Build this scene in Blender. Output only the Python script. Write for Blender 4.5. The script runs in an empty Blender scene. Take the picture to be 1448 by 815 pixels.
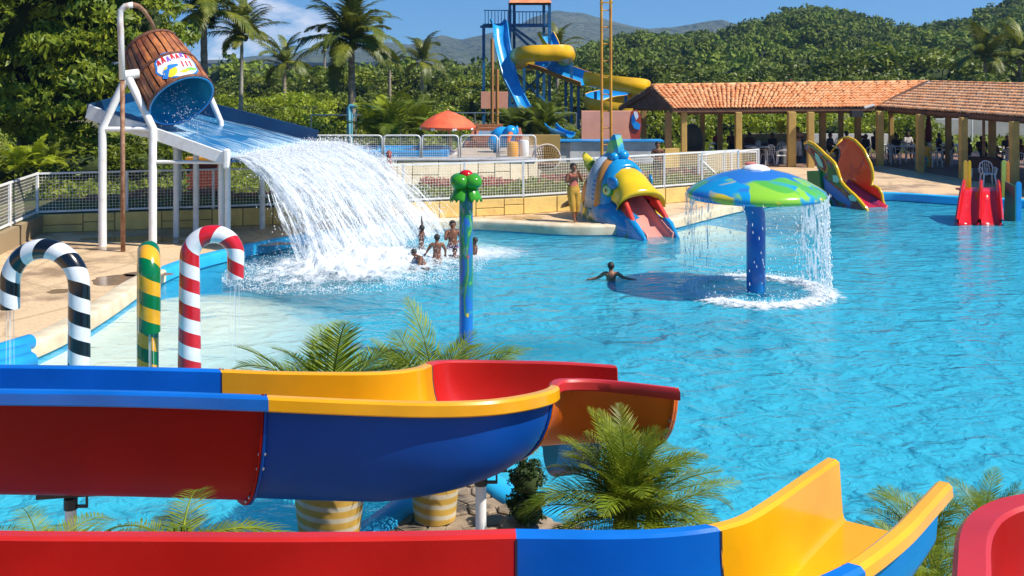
import bpy, bmesh, math, random
import numpy as np
from mathutils import Vector, Matrix, noise as mnoise

rnd = random.Random(7)
nrs = np.random.RandomState(11)
R = math.radians
PI = math.pi
scene = bpy.context.scene
COL = scene.collection

# ------------------------------------------------------------------ camera
EYE = 4.6            # eye height above the deck (photographer stands on the slide platform)
F = 1500.0           # focal length in photo pixels (1448 wide)
CX, CY = 724.0, 88.0 # principal column and horizon row in the photo
cam_d = bpy.data.cameras.new('camera')
cam_d.sensor_width = 36.0
cam_d.lens = 36.0 * F / 1448.0
cam_d.shift_y = -(407.5 - CY) / 1448.0
cam_d.clip_start = 0.1
cam_d.clip_end = 20000
cam = bpy.data.objects.new('camera', cam_d)
cam.location = (0, 0, EYE)
cam.rotation_euler = (R(90), 0, 0)
COL.objects.link(cam)
scene.camera = cam

# ------------------------------------------------------------------ light
SUN_DIR = Vector((0.66, -0.22, 0.84)).normalized()   # towards the sun
el = math.asin(SUN_DIR.z)
az = math.atan2(SUN_DIR.x, SUN_DIR.y)
sun_d = bpy.data.lights.new('sun', 'SUN')
sun_d.energy = 5.0
sun_d.angle = R(0.5)
sun_d.color = (1.0, 0.93, 0.82)
sun = bpy.data.objects.new('sun', sun_d)
sun.rotation_euler = (-SUN_DIR).to_track_quat('-Z', 'Y').to_euler()
sun.location = (20, -10, 60)
COL.objects.link(sun)

world = bpy.data.worlds.new('World')
scene.world = world
world.use_nodes = True
wn = world.node_tree
for n in list(wn.nodes): wn.nodes.remove(n)
wo = wn.nodes.new('ShaderNodeOutputWorld')
bg = wn.nodes.new('ShaderNodeBackground')
sky = wn.nodes.new('ShaderNodeTexSky')
sky.sky_type = 'NISHITA'
sky.sun_disc = False
sky.sun_elevation = el
sky.sun_rotation = az
sky.air_density = 1.0
sky.dust_density = 0.1
sky.ozone_density = 2.5
sky.altitude = 60
bg.inputs[1].default_value = 0.065
# a band of fair-weather cloud low in the sky
tc = wn.nodes.new('ShaderNodeTexCoord')
L = wn.links.new
lift = wn.nodes.new('ShaderNodeVectorMath'); lift.operation = 'ADD'; lift.inputs[1].default_value = (0, 0, 0.13)
L(tc.outputs['Generated'], lift.inputs[0]); L(lift.outputs[0], sky.inputs[0])
hsv = wn.nodes.new('ShaderNodeHueSaturation'); hsv.inputs['Saturation'].default_value = 1.42; hsv.inputs['Value'].default_value = 1.65
L(sky.outputs[0], hsv.inputs['Color'])
nz = wn.nodes.new('ShaderNodeTexNoise'); nz.inputs['Scale'].default_value = 14; nz.inputs['Detail'].default_value = 10; nz.inputs['Roughness'].default_value = 0.58
zs = wn.nodes.new('ShaderNodeVectorMath'); zs.operation = 'MULTIPLY'; zs.inputs[1].default_value = (1, 1, 2.4)
L(tc.outputs['Generated'], zs.inputs[0]); L(zs.outputs[0], nz.inputs['Vector'])
cur = hsv.outputs[0]
# fair-weather clouds low over the horizon: (direction, radii)
for (cx_, cy_, cz_), (ra, rz) in (((-.235, .97, .030), (.085, .026)), ((-.33, .94, .012), (.09, .018)), ((-.72, .66, .06), (.16, .04)), ((.80, .55, .07), (.15, .04)), ((.2, -.95, .08), (.2, .05)), ((-.6, -.75, .06), (.2, .04)), ((.95, -.3, .05), (.15, .03))):
    sb = wn.nodes.new('ShaderNodeVectorMath'); sb.operation = 'SUBTRACT'; sb.inputs[1].default_value = (cx_, cy_, cz_); L(tc.outputs['Generated'], sb.inputs[0])
    ml = wn.nodes.new('ShaderNodeVectorMath'); ml.operation = 'MULTIPLY'; ml.inputs[1].default_value = (1 / ra, 1 / ra, 1 / rz); L(sb.outputs[0], ml.inputs[0])
    ln = wn.nodes.new('ShaderNodeVectorMath'); ln.operation = 'LENGTH'; L(ml.outputs[0], ln.inputs[0])
    a_ = wn.nodes.new('ShaderNodeMath'); a_.operation = 'MULTIPLY_ADD'; a_.inputs[1].default_value = 3.4; a_.inputs[2].default_value = -1.05; L(nz.outputs['Fac'], a_.inputs[0])
    b_ = wn.nodes.new('ShaderNodeMath'); b_.operation = 'SUBTRACT'; L(a_.outputs[0], b_.inputs[0]); L(ln.outputs['Value'], b_.inputs[1])
    r_ = wn.nodes.new('ShaderNodeMapRange'); r_.inputs[1].default_value = -.25; r_.inputs[2].default_value = .55; r_.inputs[4].default_value = .95; L(b_.outputs[0], r_.inputs[0])
    m_ = wn.nodes.new('ShaderNodeMixRGB'); m_.inputs[2].default_value = (15.5, 15.0, 15.2, 1); L(r_.outputs[0], m_.inputs[0]); L(cur, m_.inputs[1]); cur = m_.outputs[0]
L(cur, bg.inputs[0]); L(bg.outputs[0], wo.inputs[0])

scene.view_settings.view_transform = 'Standard'
scene.view_settings.look = 'None'
scene.view_settings.exposure = 0.48
scene.view_settings.gamma = 1.0
scene.view_settings.use_curve_mapping = False
scene.render.engine = 'CYCLES'
cy = scene.cycles
cy.use_denoising = True
cy.max_bounces = 8; cy.diffuse_bounces = 3; cy.glossy_bounces = 3
cy.transparent_max_bounces = 24; cy.transmission_bounces = 4; cy.volume_bounces = 0
cy.caustics_reflective = False; cy.caustics_refractive = False
cy.sample_clamp_indirect = 4.0

# ------------------------------------------------------------------ placing helpers
WZ = -0.25     # water level; the deck is at 0
def G(px, py, z=0.0):
    """world point on the level plane z seen at this place of the photo"""
    D = (EYE - z) * F / (py - CY)
    return Vector(((px - CX) * D / F, D, z))
def PD(px, py, D):
    return Vector(((px - CX) * D / F, D, EYE - (py - CY) * D / F))
def PP(px, py, p0, d):
    """point seen at px,py on the vertical plane through p0 with level direction d"""
    a = (px - CX) / F
    t = (a * p0.y - p0.x) / (d[0] - a * d[1])
    D = p0.y + d[1] * t
    return PD(px, py, D)

# ------------------------------------------------------------------ objects
def props(o, label=None, cat=None, group=None, kind=None):
    if label: o['label'] = label
    if cat: o['category'] = cat
    if group: o['group'] = group
    if kind: o['kind'] = kind
    return o
def thing(name, label, cat, loc=(0, 0, 0), rotz=0.0, group=None):
    o = bpy.data.objects.new(name, None); COL.objects.link(o)
    o.location = loc; o.rotation_euler = (0, 0, rotz); o.empty_display_size = 0.2
    o['_w'] = 0
    del o['_w']
    return props(o, label, cat, group)
ORG = {}
def origin_of(parent, world=True):
    v = Vector((0, 0, 0))
    p = parent
    while p is not None:
        v += p.location
        p = p.parent
    return v
class MB:
    """collects geometry, then links it as ONE mesh object"""
    def __init__(s): s.v = []; s.f = []; s.uv = None; s.mi = None
    def add(s, vs, fs):
        o = len(s.v); s.v.extend([tuple(v) for v in vs]); s.f.extend([tuple(i + o for i in f) for f in fs]); return s
    def box(s, c, size, rot=None):
        x, y, z = size[0] / 2, size[1] / 2, size[2] / 2
        vs = [Vector((i, j, k)) for i in (-x, x) for j in (-y, y) for k in (-z, z)]
        if rot is not None: vs = [rot @ v for v in vs]
        c = Vector(c)
        return s.add([v + c for v in vs], [(0, 1, 3, 2), (4, 6, 7, 5), (0, 4, 5, 1), (2, 3, 7, 6), (0, 2, 6, 4), (1, 5, 7, 3)])
    def boxr(s, c, size, rz): return s.box(c, size, Matrix.Rotation(rz, 3, 'Z'))
    def bar(s, a, b, w, h=None, up=Vector((0, 0, 1))):
        a, b = Vector(a), Vector(b); d = b - a; l = d.length
        if l < 1e-6: return s
        d.normalize(); h = h or w
        u = up if abs(d.dot(up)) < 0.98 else Vector((1, 0, 0))
        sx = d.cross(u).normalized(); sz = sx.cross(d)
        vs = []
        for p in (a, b):
            for i, j in ((-1, -1), (1, -1), (1, 1), (-1, 1)):
                vs.append(p + sx * (i * w / 2) + sz * (j * h / 2))
        return s.add(vs, [(3, 2, 1, 0), (4, 5, 6, 7), (0, 1, 5, 4), (1, 2, 6, 5), (2, 3, 7, 6), (3, 0, 4, 7)])
    def tube(s, pts, rad, n=10, cap=True):
        pts = [Vector(p) for p in pts]; m = len(pts)
        if not hasattr(rad, '__len__'): rad = [rad] * m
        vs = []; prev = None
        for i, p in enumerate(pts):
            t = (pts[min(i + 1, m - 1)] - pts[max(i - 1, 0)]).normalized()
            if prev is None:
                u = Vector((0, 0, 1)) if abs(t.z) < 0.9 else Vector((1, 0, 0))
                prev = t.cross(u).normalized()
            else:
                prev = (prev - t * prev.dot(t)).normalized()
            bn = t.cross(prev)
            for k in range(n):
                a = 2 * PI * k / n
                vs.append(p + (prev * math.cos(a) + bn * math.sin(a)) * rad[i])
        fs = []
        for i in range(m - 1):
            for k in range(n):
                fs.append((i * n + k, i * n + (k + 1) % n, (i + 1) * n + (k + 1) % n, (i + 1) * n + k))
        if cap:
            fs.append(tuple(range(n - 1, -1, -1))); fs.append(tuple((m - 1) * n + k for k in range(n)))
        return s.add(vs, fs)
    def lathe(s, c, prof, n=24, axis=None, cap=True):
        """prof: list of (r, z)"""
        c = Vector(c); vs = []; m = len(prof)
        rot = axis.to_track_quat('Z', 'Y').to_matrix() if axis is not None else None
        for r, z in prof:
            for k in range(n):
                a = 2 * PI * k / n
                v = Vector((r * math.cos(a), r * math.sin(a), z))
                vs.append(c + (rot @ v if rot else v))
        fs = [(i * n + k, i * n + (k + 1) % n, (i + 1) * n + (k + 1) % n, (i + 1) * n + k) for i in range(m - 1) for k in range(n)]
        if cap:
            fs.append(tuple(range(n - 1, -1, -1))); fs.append(tuple((m - 1) * n + k for k in range(n)))
        return s.add(vs, fs)
    def ball(s, c, r, n=10, sc=(1, 1, 1)):
        m = max(4, n // 2 + 1); c = Vector(c)
        prof = [(r * math.sin(PI * i / m), -r * math.cos(PI * i / m)) for i in range(m + 1)]
        prof[0] = (r * 0.02, -r); prof[-1] = (r * 0.02, r)
        o = len(s.v); s.lathe((0, 0, 0), prof, n)
        for i in range(o, len(s.v)):
            x, y, z = s.v[i]; s.v[i] = (c.x + x * sc[0], c.y + y * sc[1], c.z + z * sc[2])
        return s
    def prism(s, outline, depth):
        """outline: 3-D points of a planar polygon; depth: vector"""
        a = [Vector(p) for p in outline]; d = Vector(depth); n = len(a)
        vs = a + [p + d for p in a]
        fs = [tuple(range(n)), tuple(range(2 * n - 1, n - 1, -1))] + [(i, i + n, (i + 1) % n + n, (i + 1) % n) for i in range(n)]
        return s.add(vs, fs)
    def grid(s, rows, closed=False):
        """rows: list of equally long lists of points"""
        n = len(rows[0]); vs = [p for r in rows for p in r]
        fs = []
        for i in range(len(rows) - 1):
            for k in range(n - (0 if closed else 1)):
                k2 = (k + 1) % n
                fs.append((i * n + k, i * n + k2, (i + 1) * n + k2, (i + 1) * n + k))
        return s.add(vs, fs)
    def build(s, name, mat, parent=None, smooth=False, label=None, cat=None, group=None, kind=None, bevel=0, local=False, sub=0, solid=0, off=0, auto=None):
        me = bpy.data.meshes.new(name)
        org = Vector((0, 0, 0)) if local else origin_of(parent)
        if parent is None and not local and (cat or kind == 'x'):
            a = np.array(s.v); org = Vector(((a[:, 0].min() + a[:, 0].max()) / 2, (a[:, 1].min() + a[:, 1].max()) / 2, a[:, 2].min()))
        vs = [(v[0] - org.x, v[1] - org.y, v[2] - org.z) for v in s.v]
        me.from_pydata(vs, [], s.f)
        me.update()
        bm = bmesh.new(); bm.from_mesh(me); bmesh.ops.recalc_face_normals(bm, faces=bm.faces); bm.to_mesh(me); bm.free()
        if s.uv is not None:
            l = me.uv_layers.new(name='UVMap')
            for lp in me.loops: l.data[lp.index].uv = s.uv[lp.vertex_index]
        if mat is not None:
            for m_ in (mat if isinstance(mat, (list, tuple)) else [mat]): me.materials.append(m_)
        if smooth:
            me.polygons.foreach_set('use_smooth', [True] * len(me.polygons))
            if auto is not None:
                me.set_sharp_from_angle(angle=R(auto))
        o = bpy.data.objects.new(name, me); COL.objects.link(o)
        if parent is not None: o.parent = parent
        elif not local: o.location = org
        if solid:
            md = o.modifiers.new('solid', 'SOLIDIFY'); md.thickness = solid; md.offset = off
        if bevel:
            md = o.modifiers.new('bevel', 'BEVEL'); md.width = bevel; md.segments = 2; md.limit_method = 'ANGLE'
        if sub:
            md = o.modifiers.new('sub', 'SUBSURF'); md.levels = sub; md.render_levels = sub
        return props(o, label, cat, group, kind)
def raw_mesh(name, V, Fq, mat, smooth=False):
    """fast mesh from numpy arrays of quads or tris"""
    me = bpy.data.meshes.new(name)
    V = np.asarray(V, dtype=np.float32); Fq = np.asarray(Fq, dtype=np.int32)
    k = Fq.shape[1]; nf = Fq.shape[0]
    me.vertices.add(len(V)); me.vertices.foreach_set('co', V.ravel())
    me.loops.add(nf * k); me.loops.foreach_set('vertex_index', Fq.ravel())
    me.polygons.add(nf); me.polygons.foreach_set('loop_start', np.arange(0, nf * k, k, dtype=np.int32))
    if smooth: me.polygons.foreach_set('use_smooth', np.ones(nf, dtype=bool))
    me.update(calc_edges=True)
    me.materials.append(mat)
    return me
def link(name, me, parent=None, loc=(0, 0, 0), rot=(0, 0, 0), sc=(1, 1, 1), **k):
    o = bpy.data.objects.new(name, me); COL.objects.link(o)
    o.location = loc; o.rotation_euler = rot; o.scale = sc if hasattr(sc, '__len__') else (sc,) * 3
    if parent is not None: o.parent = parent
    return props(o, **k)
def copy_tree(o, parent=None):
    c = o.copy(); COL.objects.link(c); c.parent = parent
    for ch in list(o.children): copy_tree(ch, c)
    return c
def fnoise(x, y, z=0.0, sc=1.0): return mnoise.noise(Vector((x * sc, y * sc, z * sc)))

# ------------------------------------------------------------------ materials
def new_mat(name):
    m = bpy.data.materials.new(name); m.use_nodes = True
    nt = m.node_tree; b = nt.nodes['Principled BSDF']
    return m, nt, b
def nd(nt, t, **k):
    n = nt.nodes.new(t)
    for a, v in k.items(): setattr(n, a, v)
    return n
def c4(c): return (c[0], c[1], c[2], 1)
def mat(name, col, rough=0.5, col2=None, scale=6.0, detail=5, bump=0.0, bscale=None, coat=0.0, metal=0.0, spec=0.5, stretch=None, lo=0.35, hi=0.65, use='Object', rvar=0.0, objrand=0.0):
    m, nt, b = new_mat(name)
    b.inputs['Base Color'].default_value = c4(col)
    b.inputs['Roughness'].default_value = rough
    b.inputs['Metallic'].default_value = metal
    b.inputs['Specular IOR Level'].default_value = spec
    b.inputs['Coat Weight'].default_value = coat
    b.inputs['Coat Roughness'].default_value = 0.065
    tcn = nd(nt, 'ShaderNodeTexCoord'); vec = tcn.outputs[use]
    if stretch:
        mpn = nd(nt, 'ShaderNodeMapping'); mpn.inputs['Scale'].default_value = stretch
        nt.links.new(vec, mpn.inputs[0]); vec = mpn.outputs[0]
    if col2 is not None:
        n1 = nd(nt, 'ShaderNodeTexNoise'); n1.inputs['Scale'].default_value = scale; n1.inputs['Detail'].default_value = detail
        r1 = nd(nt, 'ShaderNodeMapRange'); r1.inputs[1].default_value = lo; r1.inputs[2].default_value = hi
        mxn = nd(nt, 'ShaderNodeMixRGB'); mxn.inputs[1].default_value = c4(col); mxn.inputs[2].default_value = c4(col2)
        nt.links.new(vec, n1.inputs['Vector']); nt.links.new(n1.outputs['Fac'], r1.inputs[0]); nt.links.new(r1.outputs[0], mxn.inputs[0])
        outc = mxn.outputs[0]
        if objrand:
            oi = nd(nt, 'ShaderNodeObjectInfo'); hs = nd(nt, 'ShaderNodeHueSaturation'); mr = nd(nt, 'ShaderNodeMapRange')
            mr.inputs[3].default_value = 1 - objrand; mr.inputs[4].default_value = 1 + objrand
            nt.links.new(oi.outputs['Random'], mr.inputs[0]); nt.links.new(mr.outputs[0], hs.inputs['Value']); nt.links.new(outc, hs.inputs['Color']); outc = hs.outputs[0]
        nt.links.new(outc, b.inputs['Base Color'])
    if rvar:
        n3 = nd(nt, 'ShaderNodeTexNoise'); n3.inputs['Scale'].default_value = 3.0; n3.inputs['Detail'].default_value = 6
        r3 = nd(nt, 'ShaderNodeMapRange'); r3.inputs[1].default_value = 0.3; r3.inputs[2].default_value = 0.7
        r3.inputs[3].default_value = max(0.02, rough - rvar); r3.inputs[4].default_value = rough + rvar
        nt.links.new(vec, n3.inputs['Vector']); nt.links.new(n3.outputs['Fac'], r3.inputs[0]); nt.links.new(r3.outputs[0], b.inputs['Roughness'])
    if bump:
        n2 = nd(nt, 'ShaderNodeTexNoise'); n2.inputs['Scale'].default_value = bscale or scale * 3; n2.inputs['Detail'].default_value = 6
        bp = nd(nt, 'ShaderNodeBump'); bp.inputs['Strength'].default_value = bump; bp.inputs['Distance'].default_value = 0.02
        nt.links.new(vec, n2.inputs['Vector']); nt.links.new(n2.outputs['Fac'], bp.inputs['Height']); nt.links.new(bp.outputs[0], b.inputs['Normal'])
    return m
def dirty(c, k=0.78): return (c[0] * k, c[1] * k, c[2] * k)
def fibre(name, col, rough=0.3):   # painted fibreglass, a little faded and scuffed
    return mat(name, col, rough, dirty(col, 0.74), scale=1.7, detail=8, coat=0.10, spec=0.4, rvar=0.1, bump=0.04, bscale=18, lo=0.3, hi=0.7)
def leaf_mat(name, a, b_, trans=0.3, scale=0.9, rough=0.45, objrand=0.25):
    m, nt, b = new_mat(name)
    b.inputs['Roughness'].default_value = rough; b.inputs['Specular IOR Level'].default_value = 0.35
    tcn = nd(nt, 'ShaderNodeTexCoord')
    n1 = nd(nt, 'ShaderNodeTexNoise'); n1.inputs['Scale'].default_value = scale; n1.inputs['Detail'].default_value = 5; n1.inputs['Roughness'].default_value = 0.7
    r1 = nd(nt, 'ShaderNodeMapRange'); r1.inputs[1].default_value = 0.35; r1.inputs[2].default_value = 0.65
    mxn = nd(nt, 'ShaderNodeMixRGB'); mxn.inputs[1].default_value = c4(a); mxn.inputs[2].default_value = c4(b_)
    oi = nd(nt, 'ShaderNodeObjectInfo'); mr = nd(nt, 'ShaderNodeMapRange'); mr.inputs[3].default_value = 1 - objrand; mr.inputs[4].default_value = 1 + objrand
    hs = nd(nt, 'ShaderNodeHueSaturation')
    tr = nd(nt, 'ShaderNodeBsdfTranslucent'); ms = nd(nt, 'ShaderNodeMixShader'); ms.inputs[0].default_value = trans
    out = nt.nodes['Material Output']
    l = nt.links.new
    l(tcn.outputs['Object'], n1.inputs['Vector']); l(n1.outputs['Fac'], r1.inputs[0]); l(r1.outputs[0], mxn.inputs[0])
    l(oi.outputs['Random'], mr.inputs[0]); l(mr.outputs[0], hs.inputs['Value']); l(mxn.outputs[0], hs.inputs['Color'])
    l(hs.outputs[0], b.inputs['Base Color']); l(hs.outputs[0], tr.inputs['Color'])
    l(b.outputs[0], ms.inputs[1]); l(tr.outputs[0], ms.inputs[2]); l(ms.outputs[0], out.inputs['Surface'])
    return m

WHITE = mat('white_paint', (0.78, 0.78, 0.76), 0.4, (0.6, 0.58, 0.54), scale=4, lo=0.5, hi=0.8, bump=0.05)
WHITEP = mat('white_plastic', (0.78, 0.78, 0.78), 0.35)
BLUE = fibre('blue_gelcoat', (0.006, 0.13, 0.56))
LBLUE = fibre('light_blue_gelcoat', (0.02, 0.33, 0.75))
RED = fibre('red_gelcoat', (0.60, 0.018, 0.012))
REDF = fibre('faded_red_gelcoat', (0.56, 0.026, 0.026), 0.4)
YEL = fibre('yellow_gelcoat', (0.86, 0.37, 0.008))
ORANGE = fibre('orange_gelcoat', (0.88, 0.17, 0.012))
RUST = mat('rusty_steel', (0.2, 0.08, 0.035), 0.7, (0.35, 0.2, 0.12), scale=9, bump=0.2)
STEEL = mat('steel', (0.55, 0.55, 0.55), 0.35, metal=0.9)
DARK = mat('dark_iron', (0.03, 0.03, 0.03), 0.5)
# ================================================================== SETTING
# ---- pool outline (deck level) -----------------------------------
def smooth_line(pts, n=6, closed=False):
    """Catmull-Rom through the points"""
    out = []; m = len(pts)
    rng = range(m if closed else m - 1)
    for i in rng:
        p0 = pts[(i - 1) % m] if (closed or i > 0) else pts[0]
        p1 = pts[i]; p2 = pts[(i + 1) % m]
        p3 = pts[(i + 2) % m] if (closed or i + 2 < m) else pts[-1]
        for k in range(n):
            t = k / n
            out.append(tuple(0.5 * ((2 * b) + (-a + c) * t + (2 * a - 5 * b + 4 * c - d) * t * t + (-a + 3 * b - 3 * c + d) * t ** 3) for a, b, c, d in zip(p0, p1, p2, p3)))
    if not closed: out.append(tuple(pts[-1]))
    return [Vector(p) for p in out]
def g2(px, py): p = G(px, py, 0); return (p.x, p.y)
far_edge = [g2(1600, 291), g2(1448, 284), g2(1340, 279), g2(1250, 274), g2(1150, 276), g2(1060, 287), g2(1000, 300), g2(950, 312), g2(880, 320), g2(800, 321), g2(720, 316), g2(640, 313), g2(560, 317), g2(500, 324), g2(425, 335), g2(340, 352), g2(262, 372), g2(205, 398), g2(160, 428), g2(110, 458), g2(40, 490), g2(-60, 520), g2(-220, 570)]
far_line = [Vector((p.x, p.y, 0)) for p in smooth_line([(a, b, 0) for a, b in far_edge], 6)]
near_pts = [(-9.5, 9.0), (-6.5, 7.2), (-3.6, 7.4), g2(440, 800), g2(521, 746), g2(575, 706), g2(625, 672), g2(655, 660), g2(690, 675), g2(770, 722), g2(880, 745), g2(965, 790), (2.4, 7.6), (3.6, 6.4), (6.0, 5.6), (12.0, 5.2), (26.0, 8.0)]
near_line = [Vector((p.x, p.y, 0)) for p in smooth_line([(a, b, 0) for a, b in near_pts], 6)]
pool_poly = far_line + near_line   # far edge right -> left, near edge left -> right
# close on the right, far outside the picture
def tri_fill(name, outer, holes, z, mt, **k):
    """flat sheet with holes through bmesh triangle fill"""
    bm = bmesh.new()
    for loop in [outer] + holes:
        vs = [bm.verts.new((p[0], p[1], z)) for p in loop]
        for i in range(len(vs)): bm.edges.new((vs[i], vs[(i + 1) % len(vs)]))
    bmesh.ops.triangle_fill(bm, use_beauty=True, edges=bm.edges[:])
    bmesh.ops.recalc_face_normals(bm, faces=bm.faces)
    for f in bm.faces:
        if f.normal.z < 0: f.normal_flip()
    me = bpy.data.meshes.new(name); bm.to_mesh(me); bm.free(); me.materials.append(mt)
    o = bpy.data.objects.new(name, me); COL.objects.link(o)
    return props(o, **k)

def stone_ground(name, base, dark, joint, vs=0.9, wet=True):
    m, nt, b = new_mat(name); l = nt.links.new
    tcn = nd(nt, 'ShaderNodeTexCoord')
    n0 = nd(nt, 'ShaderNodeTexNoise'); n0.inputs['Scale'].default_value = 0.55; n0.inputs['Detail'].default_value = 8; n0.inputs['Roughness'].default_value = 0.65
    n1 = nd(nt, 'ShaderNodeTexNoise'); n1.inputs['Scale'].default_value = 14; n1.inputs['Detail'].default_value = 8
    dist = nd(nt, 'ShaderNodeMixRGB'); dist.inputs[0].default_value = 0.12
    vo = nd(nt, 'ShaderNodeTexVoronoi'); vo.feature = 'DISTANCE_TO_EDGE'; vo.inputs['Scale'].default_value = vs
    vc = nd(nt, 'ShaderNodeTexVoronoi'); vc.inputs['Scale'].default_value = vs
    ramp = nd(nt, 'ShaderNodeMapRange'); ramp.inputs[1].default_value = 0.0; ramp.inputs[2].default_value = 0.035
    m1 = nd(nt, 'ShaderNodeMixRGB'); m1.inputs[1].default_value = c4(base); m1.inputs[2].default_value = c4(dark)
    r0 = nd(nt, 'ShaderNodeMapRange'); r0.inputs[1].default_value = 0.50; r0.inputs[2].default_value = 0.62
    m2 = nd(nt, 'ShaderNodeMixRGB'); m2.inputs[1].default_value = c4(joint)
    m3 = nd(nt, 'ShaderNodeMixRGB'); m3.blend_type = 'MULTIPLY'; m3.inputs[0].default_value = 0.55
    r3 = nd(nt, 'ShaderNodeMapRange'); r3.inputs[1].default_value = 0.3; r3.inputs[2].default_value = 0.7; r3.inputs[3].default_value = 0.62; r3.inputs[4].default_value = 1.1
    l(tcn.outputs['Object'], n0.inputs['Vector']); l(tcn.outputs['Object'], n1.inputs['Vector'])
    l(tcn.outputs['Object'], dist.inputs[1]); l(n0.outputs['Color'], dist.inputs[2])
    l(dist.outputs[0], vo.inputs['Vector']); l(vo.outputs['Distance'], ramp.inputs[0])
    l(n0.outputs['Fac'], r0.inputs[0]); l(r0.outputs[0], m1.inputs[0])
    l(m1.outputs[0], m2.inputs[2]); l(ramp.outputs[0], m2.inputs[0])
    l(n1.outputs['Fac'], r3.inputs[0]); l(m2.outputs[0], m3.inputs[1]); l(r3.outputs[0], m3.inputs[2])
    l(m3.outputs[0], b.inputs['Base Color'])
    bp = nd(nt, 'ShaderNodeBump'); bp.inputs['Strength'].default_value = 0.35; bp.inputs['Distance'].default_value = 0.03
    ad = nd(nt, 'ShaderNodeMath'); ad.operation = 'MULTIPLY_ADD'; ad.inputs[1].default_value = 0.4
    l(n1.outputs['Fac'], ad.inputs[0]); l(ramp.outputs[0], ad.inputs[2]); l(ad.outputs[0], bp.inputs['Height']); l(bp.outputs[0], b.inputs['Normal'])
    rr = nd(nt, 'ShaderNodeMapRange'); rr.inputs[1].default_value = 0.42; rr.inputs[2].default_value = 0.65; rr.inputs[3].default_value = 0.85; rr.inputs[4].default_value = 0.35 if wet else 0.8
    l(n0.outputs['Fac'], rr.inputs[0]); l(rr.outputs[0], b.inputs['Roughness'])
    return m
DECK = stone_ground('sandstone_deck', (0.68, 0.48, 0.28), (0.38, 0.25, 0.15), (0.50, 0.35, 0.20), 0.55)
GROUND = mat('earth_grass', (0.10, 0.11, 0.03), 0.95, (0.16, 0.12, 0.06), scale=0.4, bump=0.4, bscale=4)
SOIL = mat('garden_soil', (0.10, 0.065, 0.035), 0.95, (0.07, 0.10, 0.02), scale=1.2, bump=0.5, bscale=9)
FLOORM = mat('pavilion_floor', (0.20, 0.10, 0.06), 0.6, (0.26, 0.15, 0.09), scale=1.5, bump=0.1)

# deck: the paved ground round the pool, out to the garden and pavilions, the pool cut out of it
pool_close = pool_poly
deck_outer = [(-40, -6), (48, -6), (48, 52), (-40, 52)]
tri_fill('pool_deck', deck_outer, [[(p.x, p.y) for p in pool_close]], 0.0, DECK, kind='structure')
# ground: everything beyond, a touch lower, reaching the horizon; sinks under the pool
gm = MB(); xs = [-9000, -45, 52, 9000]; 
gm.add([(-9000, -200, -2.2), (9000, -200, -2.2), (9000, 9000, -2.2), (-9000, 9000, -2.2)], [(0, 1, 2, 3)])
gm.build('ground_base', GROUND, kind='structure')
fld = tri_fill('ground', [(-9000, -200), (9000, -200), (9000, 9000), (-9000, 9000)], [[(-39.9, -5.9), (47.9, -5.9), (47.9, 51.9), (-39.9, 51.9)]], -0.02, GROUND, kind='structure')

# ---- pool basin ---------------------------------------------------
def pool_floor_mat():
    m, nt, b = new_mat('pool_floor'); l = nt.links.new
    at = nd(nt, 'ShaderNodeAttribute'); at.attribute_name = 'shallow'
    n0 = nd(nt, 'ShaderNodeTexNoise'); n0.inputs['Scale'].default_value = 0.9; n0.inputs['Detail'].default_value = 7; n0.inputs['Roughness'].default_value = 0.65
    tcn = nd(nt, 'ShaderNodeTexCoord'); l(tcn.outputs['Object'], n0.inputs['Vector'])
    ad = nd(nt, 'ShaderNodeMath'); ad.operation = 'ADD'
    sb = nd(nt, 'ShaderNodeMath'); sb.operation = 'MULTIPLY_ADD'; sb.inputs[1].default_value = 0.9; sb.inputs[2].default_value = -0.45
    l(n0.outputs['Fac'], sb.inputs[0]); l(sb.outputs[0], ad.inputs[0]); l(at.outputs['Fac'], ad.inputs[1])
    r = nd(nt, 'ShaderNodeMapRange'); r.inputs[1].default_value = 0.35; r.inputs[2].default_value = 0.65
    mx1 = nd(nt, 'ShaderNodeMixRGB'); mx1.inputs[1].default_value = (0.025, 0.49, 0.68, 1); mx1.inputs[2].default_value = (0.88, 0.82, 0.68, 1)
    l(ad.outputs[0], r.inputs[0]); l(r.outputs[0], mx1.inputs[0]); l(mx1.outputs[0], b.inputs['Base Color'])
    b.inputs['Roughness'].default_value = 0.6
    return m
bx0, bx1, by0, by1 = -24, 30, 4.5, 42
NXB, NYB = 216, 150
beach = [G(0, 505), G(120, 470), G(235, 420), G(250, 440), G(330, 400)]
def shallow_at(x, y):
    # beach entry at the left, the ledge by the fish slide and the pale step near the sprayer
    s = 0.0
    def blob(cx, cy, rx, ry, rot=0.0):
        dx, dy = x - cx, y - cy
        c, sn = math.cos(rot), math.sin(rot)
        u, v = (dx * c + dy * sn) / rx, (-dx * sn + dy * c) / ry
        return max(0.0, 1.35 - 0.75 * math.sqrt(u * u + v * v))
    s = max(s, blob(-6.7, 20.2, 2.7, 4.0, 0.1), blob(-8.6, 17.0, 4.2, 3.2, 0.3))
    s = max(s, blob(0.8, 31.4, 6.0, 1.3, 0.0), blob(4.6, 32.0, 3.0, 2.2, 0.4), blob(-0.1, 17.8, 1.5, 0.7, 0.1) * 0.75)
    return min(1.0, s)
V = []; A = []
for j in range(NYB + 1):
    y = by0 + (by1 - by0) * j / NYB
    for i in range(NXB + 1):
        x = bx0 + (bx1 - bx0) * i / NXB
        s = shallow_at(x, y)
        V.append((x, y, -1.25 + s * 0.88)); A.append(s)
Fq = [(j * (NXB + 1) + i, j * (NXB + 1) + i + 1, (j + 1) * (NXB + 1) + i + 1, (j + 1) * (NXB + 1) + i) for j in range(NYB) for i in range(NXB)]
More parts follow.
